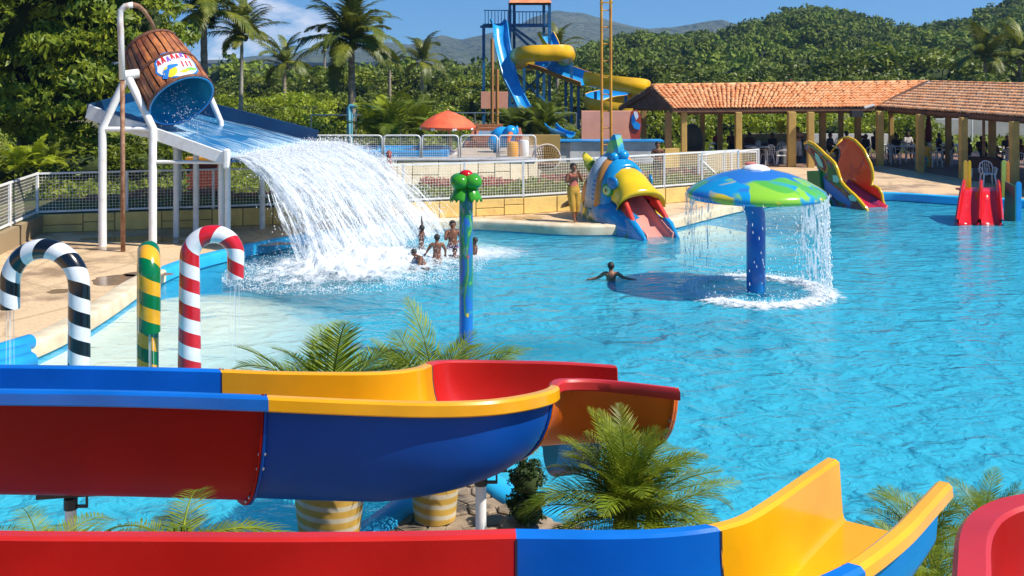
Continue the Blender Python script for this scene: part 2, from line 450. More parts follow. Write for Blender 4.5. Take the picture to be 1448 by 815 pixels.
me = raw_mesh('pool_floor', V, Fq, pool_floor_mat(), True)
at = me.attributes.new('shallow', 'FLOAT', 'POINT'); at.data.foreach_set('value', np.array(A, dtype=np.float32))
link('pool_floor', me, kind='structure')
# side walls of the basin
POOLWALL = mat('pool_wall_paint', (0.02, 0.36, 0.72), 0.5, (0.03, 0.42, 0.74), scale=2)
wm = MB(); pp = pool_close
wm.grid([[Vector((p.x, p.y, -0.02)) for p in pp], [Vector((p.x, p.y, -1.3)) for p in pp]], closed=True)
wm.build('pool_wall', POOLWALL, kind='structure')
# coping: a rounded kerb that follows the edge, cream along the left and middle, blue at the right and on the near side
CREAM = mat('cream_coping', (0.72, 0.62, 0.44), 0.55, (0.55, 0.45, 0.30), scale=3, bump=0.15)
BCOP = mat('blue_coping', (0.02, 0.37, 0.74), 0.4, (0.03, 0.45, 0.78), scale=2)
def coping(name, line, mt, w=0.36, h=0.10, side=1):
    rows = []
    n = len(line)
    for i, p in enumerate(line):
        t = (line[min(i + 1, n - 1)] - line[max(i - 1, 0)]).normalized()
        nrm = Vector((-t.y, t.x, 0)) * side
        prof = [(-0.05, -0.22), (-0.06, -0.02), (-0.045, h * 0.6), (0.0, h), (w * 0.7, h), (w * 0.95, h * 0.6), (w, -0.01)]
        rows.append([p + nrm * a + Vector((0, 0, b)) for a, b in prof])
    m = MB(); m.grid(rows); return m.build(name, mt, kind='structure', smooth=True, auto=50)
nf = len(far_line)
coping('pool_edge_blue', far_line[0:24], BCOP, 0.3, 0.04, -1)
coping('pool_edge_cream', far_line[24:73], CREAM, 0.5, 0.05, -1)
coping('pool_edge_blue', far_line[73:100], BCOP, 0.28, 0.04, -1)
coping('pool_edge_cream', far_line[99:nf], CREAM, 0.38, 0.05, -1)
coping('pool_edge_blue', near_line, BCOP, 0.26, 0.10, -1)

# ---- water --------------------------------------------------------
def water_mat():
    m = bpy.data.materials.new('water'); m.use_nodes = True; nt = m.node_tree; l = nt.links.new
    for n in list(nt.nodes): nt.nodes.remove(n)
    out = nd(nt, 'ShaderNodeOutputMaterial')
    tcn = nd(nt, 'ShaderNodeTexCoord')
    mp1 = nd(nt, 'ShaderNodeMapping'); mp1.inputs['Scale'].default_value = (0.8, 1.05, 1); mp1.inputs['Rotation'].default_value = (0, 0, 0.25)
    n1 = nd(nt, 'ShaderNodeTexNoise'); n1.inputs['Scale'].default_value = 1.9; n1.inputs['Detail'].default_value = 2.5; n1.inputs['Roughness'].default_value = 0.45; n1.inputs['Distortion'].default_value = 0.7
    n2 = nd(nt, 'ShaderNodeTexNoise'); n2.inputs['Scale'].default_value = 6.5; n2.inputs['Detail'].default_value = 3; n2.inputs['Distortion'].default_value = 0.9
    l(tcn.outputs['Object'], mp1.inputs[0]); l(mp1.outputs[0], n1.inputs['Vector']); l(mp1.outputs[0], n2.inputs['Vector'])
    ad = nd(nt, 'ShaderNodeMath'); ad.operation = 'MULTIPLY_ADD'; ad.inputs[1].default_value = 0.28
    l(n2.outputs['Fac'], ad.inputs[0]); l(n1.outputs['Fac'], ad.inputs[2])
    bp = nd(nt, 'ShaderNodeBump'); bp.inputs['Strength'].default_value = 1.0; bp.inputs['Distance'].default_value = 0.27
    l(ad.outputs[0], bp.inputs['Height'])
    bp2 = nd(nt, 'ShaderNodeBump'); bp2.inputs['Strength'].default_value = 1.0; bp2.inputs['Distance'].default_value = 0.06
    l(ad.outputs[0], bp2.inputs['Height'])
    df = nd(nt, 'ShaderNodeBsdfDiffuse'); df.inputs['Color'].default_value = (0.05, 0.46, 0.63, 1); l(bp.outputs[0], df.inputs['Normal'])
    tr = nd(nt, 'ShaderNodeBsdfTransparent'); tr.inputs['Color'].default_value = (0.88, 0.98, 1.0, 1)
    gl = nd(nt, 'ShaderNodeBsdfGlossy'); gl.inputs['Roughness'].default_value = 0.08; l(bp2.outputs[0], gl.inputs['Normal'])
    fr = nd(nt, 'ShaderNodeFresnel'); fr.inputs['IOR'].default_value = 1.24; l(bp2.outputs[0], fr.inputs['Normal'])
    mA = nd(nt, 'ShaderNodeMixShader'); mB = nd(nt, 'ShaderNodeMixShader')
    at = nd(nt, 'ShaderNodeAttribute'); at.attribute_name = 'shallow'
    mr = nd(nt, 'ShaderNodeMapRange'); mr.inputs[3].default_value = 0.36; mr.inputs[4].default_value = 0.93
    l(at.outputs['Fac'], mr.inputs[0]); l(mr.outputs[0], mA.inputs[0])
    l(df.outputs[0], mA.inputs[1]); l(tr.outputs[0], mA.inputs[2])
    l(fr.outputs[0], mB.inputs[0]); l(mA.outputs[0], mB.inputs[1]); l(gl.outputs[0], mB.inputs[2]); l(mB.outputs[0], out.inputs['Surface'])
    return m
# waves as real relief: the grid carries a small swell, finer ripples are in the material
inside = [(p.x, p.y) for p in pool_close]
V = []; A = []
for j in range(NYB + 1):
    y = by0 + (by1 - by0) * j / NYB
    for i in range(NXB + 1):
        x = bx0 + (bx1 - bx0) * i / NXB
        z = WZ + 0.02 * fnoise(x, y * 1.6, 0, 0.9)
        V.append((x, y, z)); A.append(shallow_at(x, y))
me = raw_mesh('pool_water', V, Fq, water_mat(), True)
at = me.attributes.new('shallow', 'FLOAT', 'POINT'); at.data.foreach_set('value', np.array(A, dtype=np.float32))
link('pool_water', me, kind='structure')

# ---- stone peninsula in the near foreground, each flagstone its own piece -----------
STONE = mat('flagstone', (0.34, 0.26, 0.18), 0.8, (0.22, 0.16, 0.11), scale=5, bump=0.5, bscale=14, objrand=0.22, use='Object')
pen_root = props(tri_fill('paved_peninsula', [(p.x, p.y - 0.05) for p in near_line[18:70]] + [(2.2, 6.2), (-2.4, 6.2)], [], 0.006, mat('mortar', (0.17, 0.13, 0.10), 0.9, (0.24, 0.2, 0.15), scale=6, bump=0.4)), kind='structure')
def in_poly(x, y, poly):
    c = False; n = len(poly); j = n - 1
    for i in range(n):
        xi, yi = poly[i]; xj, yj = poly[j]
        if (yi > y) != (yj > y) and x < (xj - xi) * (y - yi) / (yj - yi) + xi: c = not c
        j = i
    return c
# jittered hexagon-like cells by clipping a polygon against its neighbours
def voronoi_cells(pts, rmax):
    cells = []
    for i, p in enumerate(pts):
        poly = [(p[0] + rmax * math.cos(a * PI / 6), p[1] + rmax * math.sin(a * PI / 6)) for a in range(12)]
        for j, q in enumerate(pts):
            if i == j: continue
            dx, dy = q[0] - p[0], q[1] - p[1]; d2 = dx * dx + dy * dy
            if d2 > 4 * rmax * rmax: continue
            mxp, myp = (p[0] + q[0]) / 2, (p[1] + q[1]) / 2
            new = []
            for k in range(len(poly)):
                a, b = poly[k], poly[(k + 1) % len(poly)]
                sa = (a[0] - mxp) * dx + (a[1] - myp) * dy; sb = (b[0] - mxp) * dx + (b[1] - myp) * dy
                if sa <= 0: new.append(a)
                if (sa < 0 < sb) or (sb < 0 < sa):
                    t = sa / (sa - sb); new.append((a[0] + (b[0] - a[0]) * t, a[1] + (b[1] - a[1]) * t))
            poly = new
            if len(poly) < 3: break
        if len(poly) >= 3: cells.append((p, poly))
    return cells
seedp = []
for i in range(22):
    for j in range(16):
        x = -2.2 + i * 0.235 + rnd.uniform(-.09, .09) + (0.1 if j % 2 else 0); y = 8.9 + j * 0.24 + rnd.uniform(-.09, .09)
        seedp.append((x, y))
penp = [(p.x, p.y) for p in near_line[18:70]] + [(2.2, 6.2), (-2.4, 6.2)]
for p, poly in voronoi_cells(seedp, 0.24):
    if not in_poly(p[0], p[1], penp): continue
    k = 0.90
    pl = [(p[0] + (a - p[0]) * k, p[1] + (b - p[1]) * k) for a, b in poly]
    if not all(in_poly(a, b, penp) for a, b in pl): continue
    h = 0.02 + rnd.random() * 0.02
    n = len(pl)
    m = MB(); m.add([(a, b, 0.0) for a, b in pl] + [(a, b, h * 0.7) for a, b in pl] + [(p[0] + (a - p[0]) * .9, p[1] + (b - p[1]) * .9, h) for a, b in pl],
          [tuple(range(2 * n, 3 * n))] + [(r * n + q, r * n + (q + 1) % n, (r + 1) * n + (q + 1) % n, (r + 1) * n + q) for r in (0, 1) for q in range(n)])
    m.build('stone', STONE, pen_root)

# ---- raised garden behind the low yellow wall --------------------------------------
GZ = 0.45
wall_px = [(-160, 435), (50, 330), (300, 321), (570, 311), (740, 303), (840, 296), (940, 288), (1045, 279)]
wl = [G(a, b) for a, b in wall_px]
garden = tri_fill('garden_ground', [(p.x, p.y + 0.1) for p in wl] + [(wl[-1].x, 43.2), (4.6, 43.4), (4.6, 58), (-60, 58), (-60, 20)], [], GZ, SOIL, kind='structure')
m = MB(); m.add([(wl[-1].x, wl[-1].y + .1, GZ), (wl[-1].x, 43.2, GZ), (wl[-1].x, 43.2, 0), (wl[-1].x, wl[-1].y + .1, 0)], [(0, 1, 2, 3)])
m.add([(wl[-1].x, 43.2, GZ), (4.6, 43.4, GZ), (4.6, 43.4, 0), (wl[-1].x, 43.2, 0)], [(0, 1, 2, 3)])
m.add([(4.6, 43.4, GZ), (4.6, 58, GZ), (4.6, 58, -.1), (4.6, 43.4, -.1)], [(0, 1, 2, 3)])
m.add([(4.6, 58, GZ), (-60, 58, GZ), (-60, 58, -.1), (4.6, 58, -.1)], [(0, 1, 2, 3)])
m.build('garden_edge', SOIL, kind='structure')
YWALL = mat('yellow_stone_wall', (0.78, 0.54, 0.17), 0.85, (0.55, 0.36, 0.13), scale=2.2, detail=8, bump=0.5, bscale=11, objrand=0.10, lo=0.45, hi=0.8)
CWALL = mat('cream_stone_wall', (0.76, 0.64, 0.42), 0.85, (0.58, 0.46, 0.28), scale=2.2, detail=8, bump=0.5, bscale=11, objrand=0.10, lo=0.45, hi=0.8)
def clad_wall(name, label, pts, h, z0, mt, slab=(0.7, 1.3), th=0.2, cap=None, lean=0.0):
    """low wall with a rough core and slabs that stand a little proud, each slab a piece"""
    mid = pts[len(pts) // 2]
    root = thing(name, label, 'wall', (mid.x, mid.y, z0))
    core = MB(); cp = MB()
    for a, b in zip(pts[:-1], pts[1:]):
        d = (b - a).normalized(); nrm = Vector((d.y, -d.x, 0))
        if nrm.y > 0: nrm = -nrm
        a0 = Vector((a.x, a.y, z0)); b0 = Vector((b.x, b.y, z0))
        core.bar(a0 - nrm * th / 2 + Vector((0, 0, h / 2 - 0.01)) , b0 - nrm * th / 2 + Vector((0, 0, h / 2 - 0.01)), th, h - 0.02)
        x = 0; Ln = (b - a).length
        while x < Ln - 0.05:
            w = min(rnd.uniform(*slab), Ln - x)
            if Ln - x - w < 0.25: w = Ln - x
            hh = h
            splits = [0, hh] if rnd.random() < 0.55 or h < 0.4 else [0, hh * rnd.uniform(.4, .6), hh]
            for z1, z2 in zip(splits[:-1], splits[1:]):
                c = a0 + d * (x + w / 2) + nrm * (0.012 + rnd.random() * 0.015) + Vector((0, 0, (z1 + z2) / 2))
                c += nrm * (h - (z1 + z2) / 2) * math.tan(lean)
                s = MB(); s.box(c, (w - 0.025, 0.05, (z2 - z1 - 0.02) / math.cos(lean)), Matrix.Rotation(math.atan2(d.y, d.x), 3, 'Z') @ Matrix.Rotation(-lean, 3, 'X'))
                s.build('slab', mt, root, bevel=0.012)
            x += w
    core.build('core', mat(name + '_core', (0.30, 0.22, 0.12), 0.9), root)
    return root
clad_wall('retaining_wall', 'low yellow stone wall under the white mesh fence beside the pool deck', wl, 0.5, 0.0, YWALL)

# puddles left on the deck by the fountains
PUD = mat('wet_stone', (0.30, 0.19, 0.11), 0.12, (0.22, 0.14, 0.08), scale=3, bump=.1)
for px, py, rx, ry, sd in ((190, 338, 1.3, .35, 1), (262, 342, .9, .3, 2), (175, 396, .7, .55, 3), (205, 388, .5, .3, 4), (85, 412, .28, .2, 5), (150, 352, .5, .25, 6), (700, 311, .8, .2, 7), (745, 309, .5, .16, 8), (375, 345, .7, .3, 9), (1130, 262, .7, .3, 10)):
    c = G(px, py); m = MB(); n = 28
    m.add([(c.x + rx * (1 + .45 * fnoise(math.cos(2 * PI * k / n) * 1.5, math.sin(2 * PI * k / n) * 1.5, sd)) * math.cos(2 * PI * k / n), c.y + ry * (1 + .45 * fnoise(math.cos(2 * PI * k / n) * 1.5, math.sin(2 * PI * k / n) * 1.5, sd + 5)) * math.sin(2 * PI * k / n), .004) for k in range(n)], [tuple(range(n))])
    m.build('puddle', PUD, kind='stuff')
# ================================================================== FAR LAND
def prof(pts, x):
    if x <= pts[0][0]: return pts[0][1]
    for (a, b), (c, d) in zip(pts[:-1], pts[1:]):
        if x <= c:
            t = (x - a) / (c - a); t = t * t * (3 - 2 * t) if False else t
            return b + (d - b) * t
    return pts[-1][1]
MTN = [(-700, 78), (-300, 80), (100, 84), (300, 92), (340, 93), (400, 86), (440, 80), (480, 78), (515, 72), (545, 66), (580, 72), (605, 64), (625, 60), (650, 64), (690, 54), (725, 46), (755, 30), (785, 21), (830, 28), (870, 36), (900, 43), (950, 48), (985, 47), (1020, 43), (1060, 50), (1200, 56), (1500, 60), (2200, 70)]
def terrain(name, PR, d0, d1, nd_, x0, x1, nx, mt, rough, base=-2.0, rsc=1.0, cut=0.0, seed=0):
    """hills built as a height field in the world, its crest about two thirds back"""
    V = []
    for j in range(nd_ + 1):
        u = j / nd_; D = d0 * (d1 / d0) ** u
        crest = 0.62
        s = math.sin(min(1.0, u / crest) * PI / 2) ** 1.25 if u < crest else math.cos((u - crest) / (1 - crest) * PI / 2) ** 0.8
        Dc = d0 * (d1 / d0) ** crest
        for i in range(nx + 1):
            px = x0 + (x1 - x0) * i / nx
            X = (px - CX) / F * D
            hc = (CY - prof(PR, px)) / F * Dc + EYE + cut
            n = (mnoise.fractal(Vector((X * rsc, D * rsc, seed)), 0.9, 2.0, 6) ) * rough * (0.25 + 0.75 * s)
            if abs(u - crest) < 0.5 / nd_: n *= 0.25
            ridge = (1 - abs(mnoise.noise(Vector((X * rsc * .8, D * rsc * .35, seed + 3)))) * 2) * rough * .5 * s * (1 - s) * 3
            V.append((X, D, base + (hc - base) * s + n * (1 - .6 * s) + ridge))
    Fq = [(j * (nx + 1) + i, j * (nx + 1) + i + 1, (j + 1) * (nx + 1) + i + 1, (j + 1) * (nx + 1) + i) for j in range(nd_) for i in range(nx)]
    me = raw_mesh(name, V, Fq, mt, True)
    return link(name, me, kind='structure'), np.array(V).reshape(nd_ + 1, nx + 1, 3)
MTNM = mat('mountain_forest', (0.055, 0.075, 0.03), 0.95, (0.10, 0.11, 0.06), scale=0.012, detail=12, bump=1.0, bscale=0.05)
MTNM.node_tree.nodes['Bump'].inputs['Distance'].default_value = 25
terrain('mountain', MTN, 1100, 2600, 70, -900, 2300, 420, MTNM, 36, rsc=0.003, seed=2)
HILL = [(-600, 108), (200, 104), (430, 108), (560, 104), (620, 98), (700, 92), (760, 80), (800, 66), (850, 56), (900, 45), (960, 48), (1020, 45), (1060, 38), (1100, 24), (1130, 16), (1155, 13), (1190, 18), (1225, 28), (1260, 36), (1300, 35), (1340, 33), (1380, 26), (1420, 13), (1448, 5), (1560, -20), (1800, -40), (2300, -20)]
HILLM = mat('hill_ground', (0.025, 0.035, 0.012), 0.95, (0.04, 0.05, 0.015), scale=0.05)
hill, HV = terrain('hills', HILL, 130, 900, 90, -500, 2100, 330, HILLM, 1.3, rsc=0.010, cut=-10.0, seed=5)

# ---- leaf clouds ---------------------------------------------------
def leaves(P, N, size, rs, aspect=0.5, droop=0.3, fold=0.25):
    """P centres, N outward directions -> kite shaped leaves of 2 triangles-pairs (quads)"""
    n = len(P)
    t = rs.normal(size=(n, 3)); t /= np.linalg.norm(t, axis=1)[:, None]
    N = N / (np.linalg.norm(N, axis=1)[:, None] + 1e-9)
    nn = N + 0.75 * t; nn /= np.linalg.norm(nn, axis=1)[:, None]
    a = np.cross(nn, rs.normal(size=(n, 3))); a /= np.linalg.norm(a, axis=1)[:, None] + 1e-9
    a[:, 2] -= droop; a /= np.linalg.norm(a, axis=1)[:, None]
    b = np.cross(nn, a)
    s = (size * rs.uniform(0.6, 1.3, n))[:, None]
    w = s * aspect
    v0 = P - a * s * .5; v1 = P + b * w * .5 - nn * s * fold * .3; v2 = P + a * s * .5 - nn * s * .12; v3 = P - b * w * .5 - nn * s * fold * .3
    V = np.stack([v0, v1, v2, v3], 1).reshape(-1, 3)
    Fq = np.arange(n * 4).reshape(-1, 4)
    return V, Fq
def ico(sub=2):
    bm = bmesh.new(); bmesh.ops.create_icosphere(bm, subdivisions=sub, radius=1)
    V = np.array([v.co[:] for v in bm.verts]); Fq = np.array([[v.index for v in f.verts] for f in bm.faces]); bm.free(); return V, Fq
ICO2 = ico(2); ICO3 = ico(3)
def crown_mesh(name, mt, rx, rz, nclump, nleaf, lsize, seed, cl=0.34, core=0.72, flat=0.0, aspect=0.5, droop=0.3, core_mat=None):
    """many clumps of leaves on an uneven volume, with an inner mass coloured dark as crown shade, so it does not read hollow"""
    rs = np.random.RandomState(seed)
    d = rs.normal(size=(nclump, 3)); d /= np.linalg.norm(d, axis=1)[:, None]
    d[:, 2] = np.where(d[:, 2] < -0.35, -d[:, 2], d[:, 2])
    rr = rs.uniform(0.72, 1.08, nclump) * (1 + 0.22 * np.sin(d[:, 0] * 4 + seed) * np.cos(d[:, 1] * 3.3 + seed * 2))
    C = d * rr[:, None] * np.array([rx, rx, rz]); 
    cr = cl * rx * rs.uniform(.55, 1.2, nclump)
    tot = nclump * nleaf
    idx = np.repeat(np.arange(nclump), nleaf)
    q = rs.normal(size=(tot, 3)); q /= np.linalg.norm(q, axis=1)[:, None]; q[:, 2] = np.abs(q[:, 2]) * np.where(rs.rand(tot) < .75, 1, -1)
    P = C[idx] + q * (cr[idx] * rs.uniform(.65, 1.08, tot))[:, None] * np.array([1, 1, .8])
    V, Fq = leaves(P, q, lsize, rs, aspect, droop)
    V = list(V); tri = []
    me = bpy.data.meshes.new(name)
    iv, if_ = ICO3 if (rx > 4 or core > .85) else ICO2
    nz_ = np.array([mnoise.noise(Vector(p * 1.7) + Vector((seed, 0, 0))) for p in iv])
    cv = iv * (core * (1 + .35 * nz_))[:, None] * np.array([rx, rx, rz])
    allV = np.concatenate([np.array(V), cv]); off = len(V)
    # core faces as quads with a doubled vertex are illegal: build two loops sets
    nq = len(Fq); nt_ = len(if_)
    me.vertices.add(len(allV)); me.vertices.foreach_set('co', allV.astype(np.float32).ravel())
    li = np.concatenate([Fq.ravel(), (if_ + off).ravel()]).astype(np.int32)
    me.loops.add(len(li)); me.loops.foreach_set('vertex_index', li)
    me.polygons.add(nq + nt_)
    ls = np.concatenate([np.arange(nq) * 4, nq * 4 + np.arange(nt_) * 3]).astype(np.int32)
    me.polygons.foreach_set('loop_start', ls)
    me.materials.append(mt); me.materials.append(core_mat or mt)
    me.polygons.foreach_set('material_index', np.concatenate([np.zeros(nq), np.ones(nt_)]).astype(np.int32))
    me.update(calc_edges=True)
    return me
LM_DARK = leaf_mat('leaf_deep', (0.055, 0.10, 0.010), (0.20, 0.23, 0.018), 0.25, 0.5)
LM_MID = leaf_mat('leaf_mid', (0.08, 0.13, 0.010), (0.23, 0.26, 0.018), 0.3, 0.5)
LM_LIT = leaf_mat('leaf_bright', (0.16, 0.23, 0.010), (0.40, 0.44, 0.02), 0.35, 0.6)
LM_HILL = leaf_mat('leaf_hill', (0.07, 0.125, 0.016), (0.27, 0.30, 0.035), 0.2, 0.035, rough=0.9, objrand=0.4)
LM_PALM = leaf_mat('palm_leaf', (0.05, 0.085, 0.008), (0.19, 0.20, 0.02), 0.25, 1.2)
LM_ARECA = leaf_mat('areca_leaf', (0.08, 0.15, 0.008), (0.30, 0.34, 0.02), 0.3, 3.0)
LM_RED = leaf_mat('red_leaf', (0.34, 0.06, 0.04), (0.48, 0.18, 0.11), 0.2, 2.0)
BARK = mat('bark', (0.13, 0.09, 0.06), 0.9, (0.22, 0.17, 0.12), scale=4, bump=0.6, bscale=14, stretch=(1, 1, 0.3))
PBARK = mat('palm_bark', (0.20, 0.15, 0.10), 0.9, (0.34, 0.28, 0.21), scale=3, bump=0.6, bscale=9, stretch=(1, 1, 3))
CORE = mat('inner_crown_shade', (0.02, 0.035, 0.008), 1.0, (0.035, 0.055, 0.01), scale=1.5)  # dark colour stands in for the shade deep inside the crowns

# forest on the hillsides: one mass of thousands of trees
fcol = bpy.data.collections.new('hill_tree_kinds')
for k in range(6):
    rs_ = np.random.RandomState(k)
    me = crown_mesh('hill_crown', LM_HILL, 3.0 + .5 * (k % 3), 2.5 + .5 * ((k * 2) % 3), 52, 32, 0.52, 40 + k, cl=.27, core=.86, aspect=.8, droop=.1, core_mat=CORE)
    o = bpy.data.objects.new('hill_crown', me); fcol.objects.link(o)
pts = []; 
rs = np.random.RandomState(5)
nd1, nx1 = HV.shape[0], HV.shape[1]
for _ in range(22000):
    u = rs.uniform(0, 1) ** 0.8; v = rs.uniform(0, 1)
    j = u * (nd1 - 1.001) * .74; i = v * (nx1 - 1.001)
    j0, i0 = int(j), int(i)
    p = HV[j0, i0] * (1 - (j - j0)) * (1 - (i - i0)) + HV[j0 + 1, i0] * (j - j0) * (1 - (i - i0)) + HV[j0, i0 + 1] * (1 - (j - j0)) * (i - i0) + HV[j0 + 1, i0 + 1] * (j - j0) * (i - i0)
    # keep a roughly even density per area
    D = p[1]
    if rs.rand() > (D / 900.0) ** 1.1 * 1.25 + 0.06: continue
    px = CX + p[0] / D * F
    if px < 250 and rs.rand() < .7: continue
    pts.append((p[0], p[1], p[2] + 1.6))
me = bpy.data.meshes.new('hillside_forest'); me.from_pydata(pts, [], [])
forest = bpy.data.objects.new('hillside_forest', me); COL.objects.link(forest); props(forest, kind='stuff')
ng = bpy.data.node_groups.new('scatter', 'GeometryNodeTree')
ng.interface.new_socket('Geometry', in_out='INPUT', socket_type='NodeSocketGeometry')
ng.interface.new_socket('Geometry', in_out='OUTPUT', socket_type='NodeSocketGeometry')
gi = ng.nodes.new('NodeGroupInput'); go = ng.nodes.new('NodeGroupOutput')
ip = ng.nodes.new('GeometryNodeInstanceOnPoints'); ci = ng.nodes.new('GeometryNodeCollectionInfo')
ci.inputs['Collection'].default_value = fcol; ci.inputs['Separate Children'].default_value = True; ci.inputs['Reset Children'].default_value = True
ip.inputs['Pick Instance'].default_value = True
rv = ng.nodes.new('FunctionNodeRandomValue'); rv.data_type = 'FLOAT_VECTOR'; rv.inputs[0].default_value = (0, 0, 0); rv.inputs[1].default_value = (0.3, 0.3, 6.28)
rsx = ng.nodes.new('FunctionNodeRandomValue'); rsx.data_type = 'FLOAT'; rsx.inputs[2].default_value = 0.55; rsx.inputs[3].default_value = 1.5; rsx.inputs['Seed'].default_value = 4
ng.links.new(gi.outputs[0], ip.inputs['Points']); ng.links.new(ci.outputs[0], ip.inputs['Instance'])
ng.links.new(rv.outputs[0], ip.inputs['Rotation']); ng.links.new(rsx.outputs[1], ip.inputs['Scale']); ng.links.new(ip.outputs[0], go.inputs[0])
md = forest.modifiers.new('scatter', 'NODES'); md.node_group = ng
print('forest trees', len(pts))

# ---- middle belt of trees ------------------------------------------
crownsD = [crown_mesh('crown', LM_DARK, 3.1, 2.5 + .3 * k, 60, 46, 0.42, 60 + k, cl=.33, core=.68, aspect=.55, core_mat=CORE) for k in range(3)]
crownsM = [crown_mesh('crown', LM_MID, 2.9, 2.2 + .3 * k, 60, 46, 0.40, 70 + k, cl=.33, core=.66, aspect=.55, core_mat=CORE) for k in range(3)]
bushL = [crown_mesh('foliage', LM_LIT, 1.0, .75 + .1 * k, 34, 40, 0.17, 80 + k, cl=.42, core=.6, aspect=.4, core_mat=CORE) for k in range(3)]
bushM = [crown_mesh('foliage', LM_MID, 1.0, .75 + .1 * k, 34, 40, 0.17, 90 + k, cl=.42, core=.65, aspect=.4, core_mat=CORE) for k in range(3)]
def trunk_mb(h, r, lean=(0, 0), limbs=4, seed=0, spread=0.45, z0=0.0):
    rs = random.Random(seed); m = MB()
    top = Vector((lean[0] * h, lean[1] * h, h))
    pts = [Vector((0, 0, z0)) + top * (i / 5) + Vector((rs.uniform(-.04, .04), rs.uniform(-.04, .04), 0)) * h * .3 for i in range(6)]
    m.tube(pts, [r * (1.25 if i == 0 else 1 - .09 * i) for i in range(6)], 8)
    for k in range(limbs):
        a = k * 2 * PI / limbs + rs.uniform(-.5, .5); s = pts[3 + k % 3]
        e = s + Vector((math.cos(a) * h * spread, math.sin(a) * h * spread, h * rs.uniform(.3, .5)))
        mid = (s + e) / 2 + Vector((0, 0, h * .05))
        m.tube([s, mid, e], [r * .5, r * .35, r * .12], 6)
    return m
trunk_me = trunk_mb(3.2, .16, (0.03, 0.02), 5, 3).build('trunk', BARK, local=True)
TM = trunk_me.data; bpy.data.objects.remove(trunk_me)
def tree(label, cme, px, D, topy, group, wide=1.0, base=0.0, name='broadleaf_tree'):
    """topy: photo row of the crown's top"""
    top = EYE - (topy - CY) * D / F
    h = top - base
    X = (px - CX) * D / F
    z = [v.co.z for v in cme.vertices]; zt, zb = max(z), min(z)
    sc = max(.5, h / 6.2)
    root = thing(name, label, 'tree', (X, D, base), rnd.uniform(0, 6.28), group)
    cz = h - zt * sc
    link('trunk', TM, root, (0, 0, 0), (0, 0, 0), (sc, sc, max(.4, (cz + .3 * sc) / 4.2)))
    link('crown', cme, root, (0, 0, cz), (0, 0, rnd.uniform(0, 6.28)), (sc * wide, sc * wide, sc))
    return root
kinds = [('dark dense tree', crownsD), ('mid green looser tree', crownsM)]
# tops read off the photo, left to right
belt = [(255, 118, 0), (296, 122, 1), (330, 106, 0), (372, 100, 1), (410, 112, 0), (445, 98, 0), (478, 88, 1), (520, 96, 0), (552, 90, 1), (585, 96, 0), (628, 92, 0), (662, 102, 1), (700, 98, 0), (735, 96, 1), (775, 102, 0), (815, 96, 1), (850, 82, 0), (893, 92, 1), (930, 84, 0), (965, 100, 1), (1000, 90, 0), (1042, 96, 1), (1080, 88, 0), (1125, 92, 1), (1165, 84, 0), (1210, 66, 1), (1250, 58, 1), (1300, 62, 0), (1345, 78, 1), (1385, 84, 0), (1430, 76, 0), (1475, 80, 1), (1520, 84, 0),
        (275, 135, 1), (318, 138, 0), (392, 132, 1), (432, 130, 0), (470, 126, 1), (505, 134, 0), (548, 128, 1), (596, 124, 0), (640, 132, 1), (690, 124, 0), (728, 128, 1), (790, 128, 1), (838, 118, 0), (882, 116, 1), (930, 112, 0), (985, 114, 1), (1040, 110, 0), (1095, 106, 1), (1160, 102, 0), (1225, 90, 1), (1280, 98, 0), (1335, 104, 1), (1398, 104, 0), (1455, 104, 1)]
where = ['behind the waterfall', 'beyond the red parasol', 'beyond the tall water slide', 'behind the left pavilion roof', 'behind the right pavilion roof']
for i, (px, ty, k) in enumerate(belt):
    front = i > 32
    D = (72 if front else 98) + rnd.uniform(-5, 5)
    w = where[0] if px < 460 else where[1] if px < 680 else where[2] if px < 900 else where[3] if px < 1235 else where[4]
    tree(kinds[k][0] + (' in the nearer row ' if front else ' in the farther row ') + w, kinds[k][1][i % 3], px, D, ty + rnd.uniform(-3, 3), 'trees in the belt beyond the park', 1.25 if front else 1.35)
# ---- big tree at the left ------------------------------------------
BIGL = leaf_mat('big_tree_leaf', (0.065, 0.135, 0.008), (0.34, 0.38, 0.02), 0.28, 1.1, rough=0.5)
bt = G(35, 215, GZ); bt = Vector(((35 - CX) * 37 / F, 37, GZ))
root = thing('mango_tree', 'tall dense glossy leaved tree filling the upper left corner', 'tree', bt)
tm = MB()
tm.tube([(0, 0, -.1), (0.05, 0, .8), (-.05, .1, 1.6)], [.34, .27, .25], 12)
tm.tube([(-.05, .1, 1.5), (-.5, .1, 2.4), (-1.2, 0, 3.6), (-1.8, .3, 5.2)], [.22, .2, .16, .1], 9)
tm.tube([(-.05, .1, 1.5), (.35, -.1, 2.3), (1.0, -.3, 3.6), (1.9, -.4, 5.6)], [.22, .19, .15, .08], 9)
tm.tube([(.35, -.1, 2.3), (.3, .5, 3.8), (.2, .8, 5.8)], [.15, .12, .06], 8)
tm.v = [(x + bt.x, y + bt.y, z + bt.z) for x, y, z in tm.v]
tm.build('trunk', BARK, root, smooth=True)
rs = np.random.RandomState(3)
cl = []
lobes = [(0.2, 0, 5.2, 4.0, 2.6), (3.0, 0, 5.6, 2.5, 2.2), (-2.5, 0, 5, 3.0, 2.8), (1.4, 0, 7.4, 3.6, 1.9), (1.6, -.3, 3.2, 2.6, 1.7), (-2.4, -.3, 3.0, 2.2, 1.5), (3.9, 0, 3.3, 1.2, 1.0), (-.4, -.5, 2.4, 1.7, .8), (3.0, 0, 2.0, 1.2, .9)]
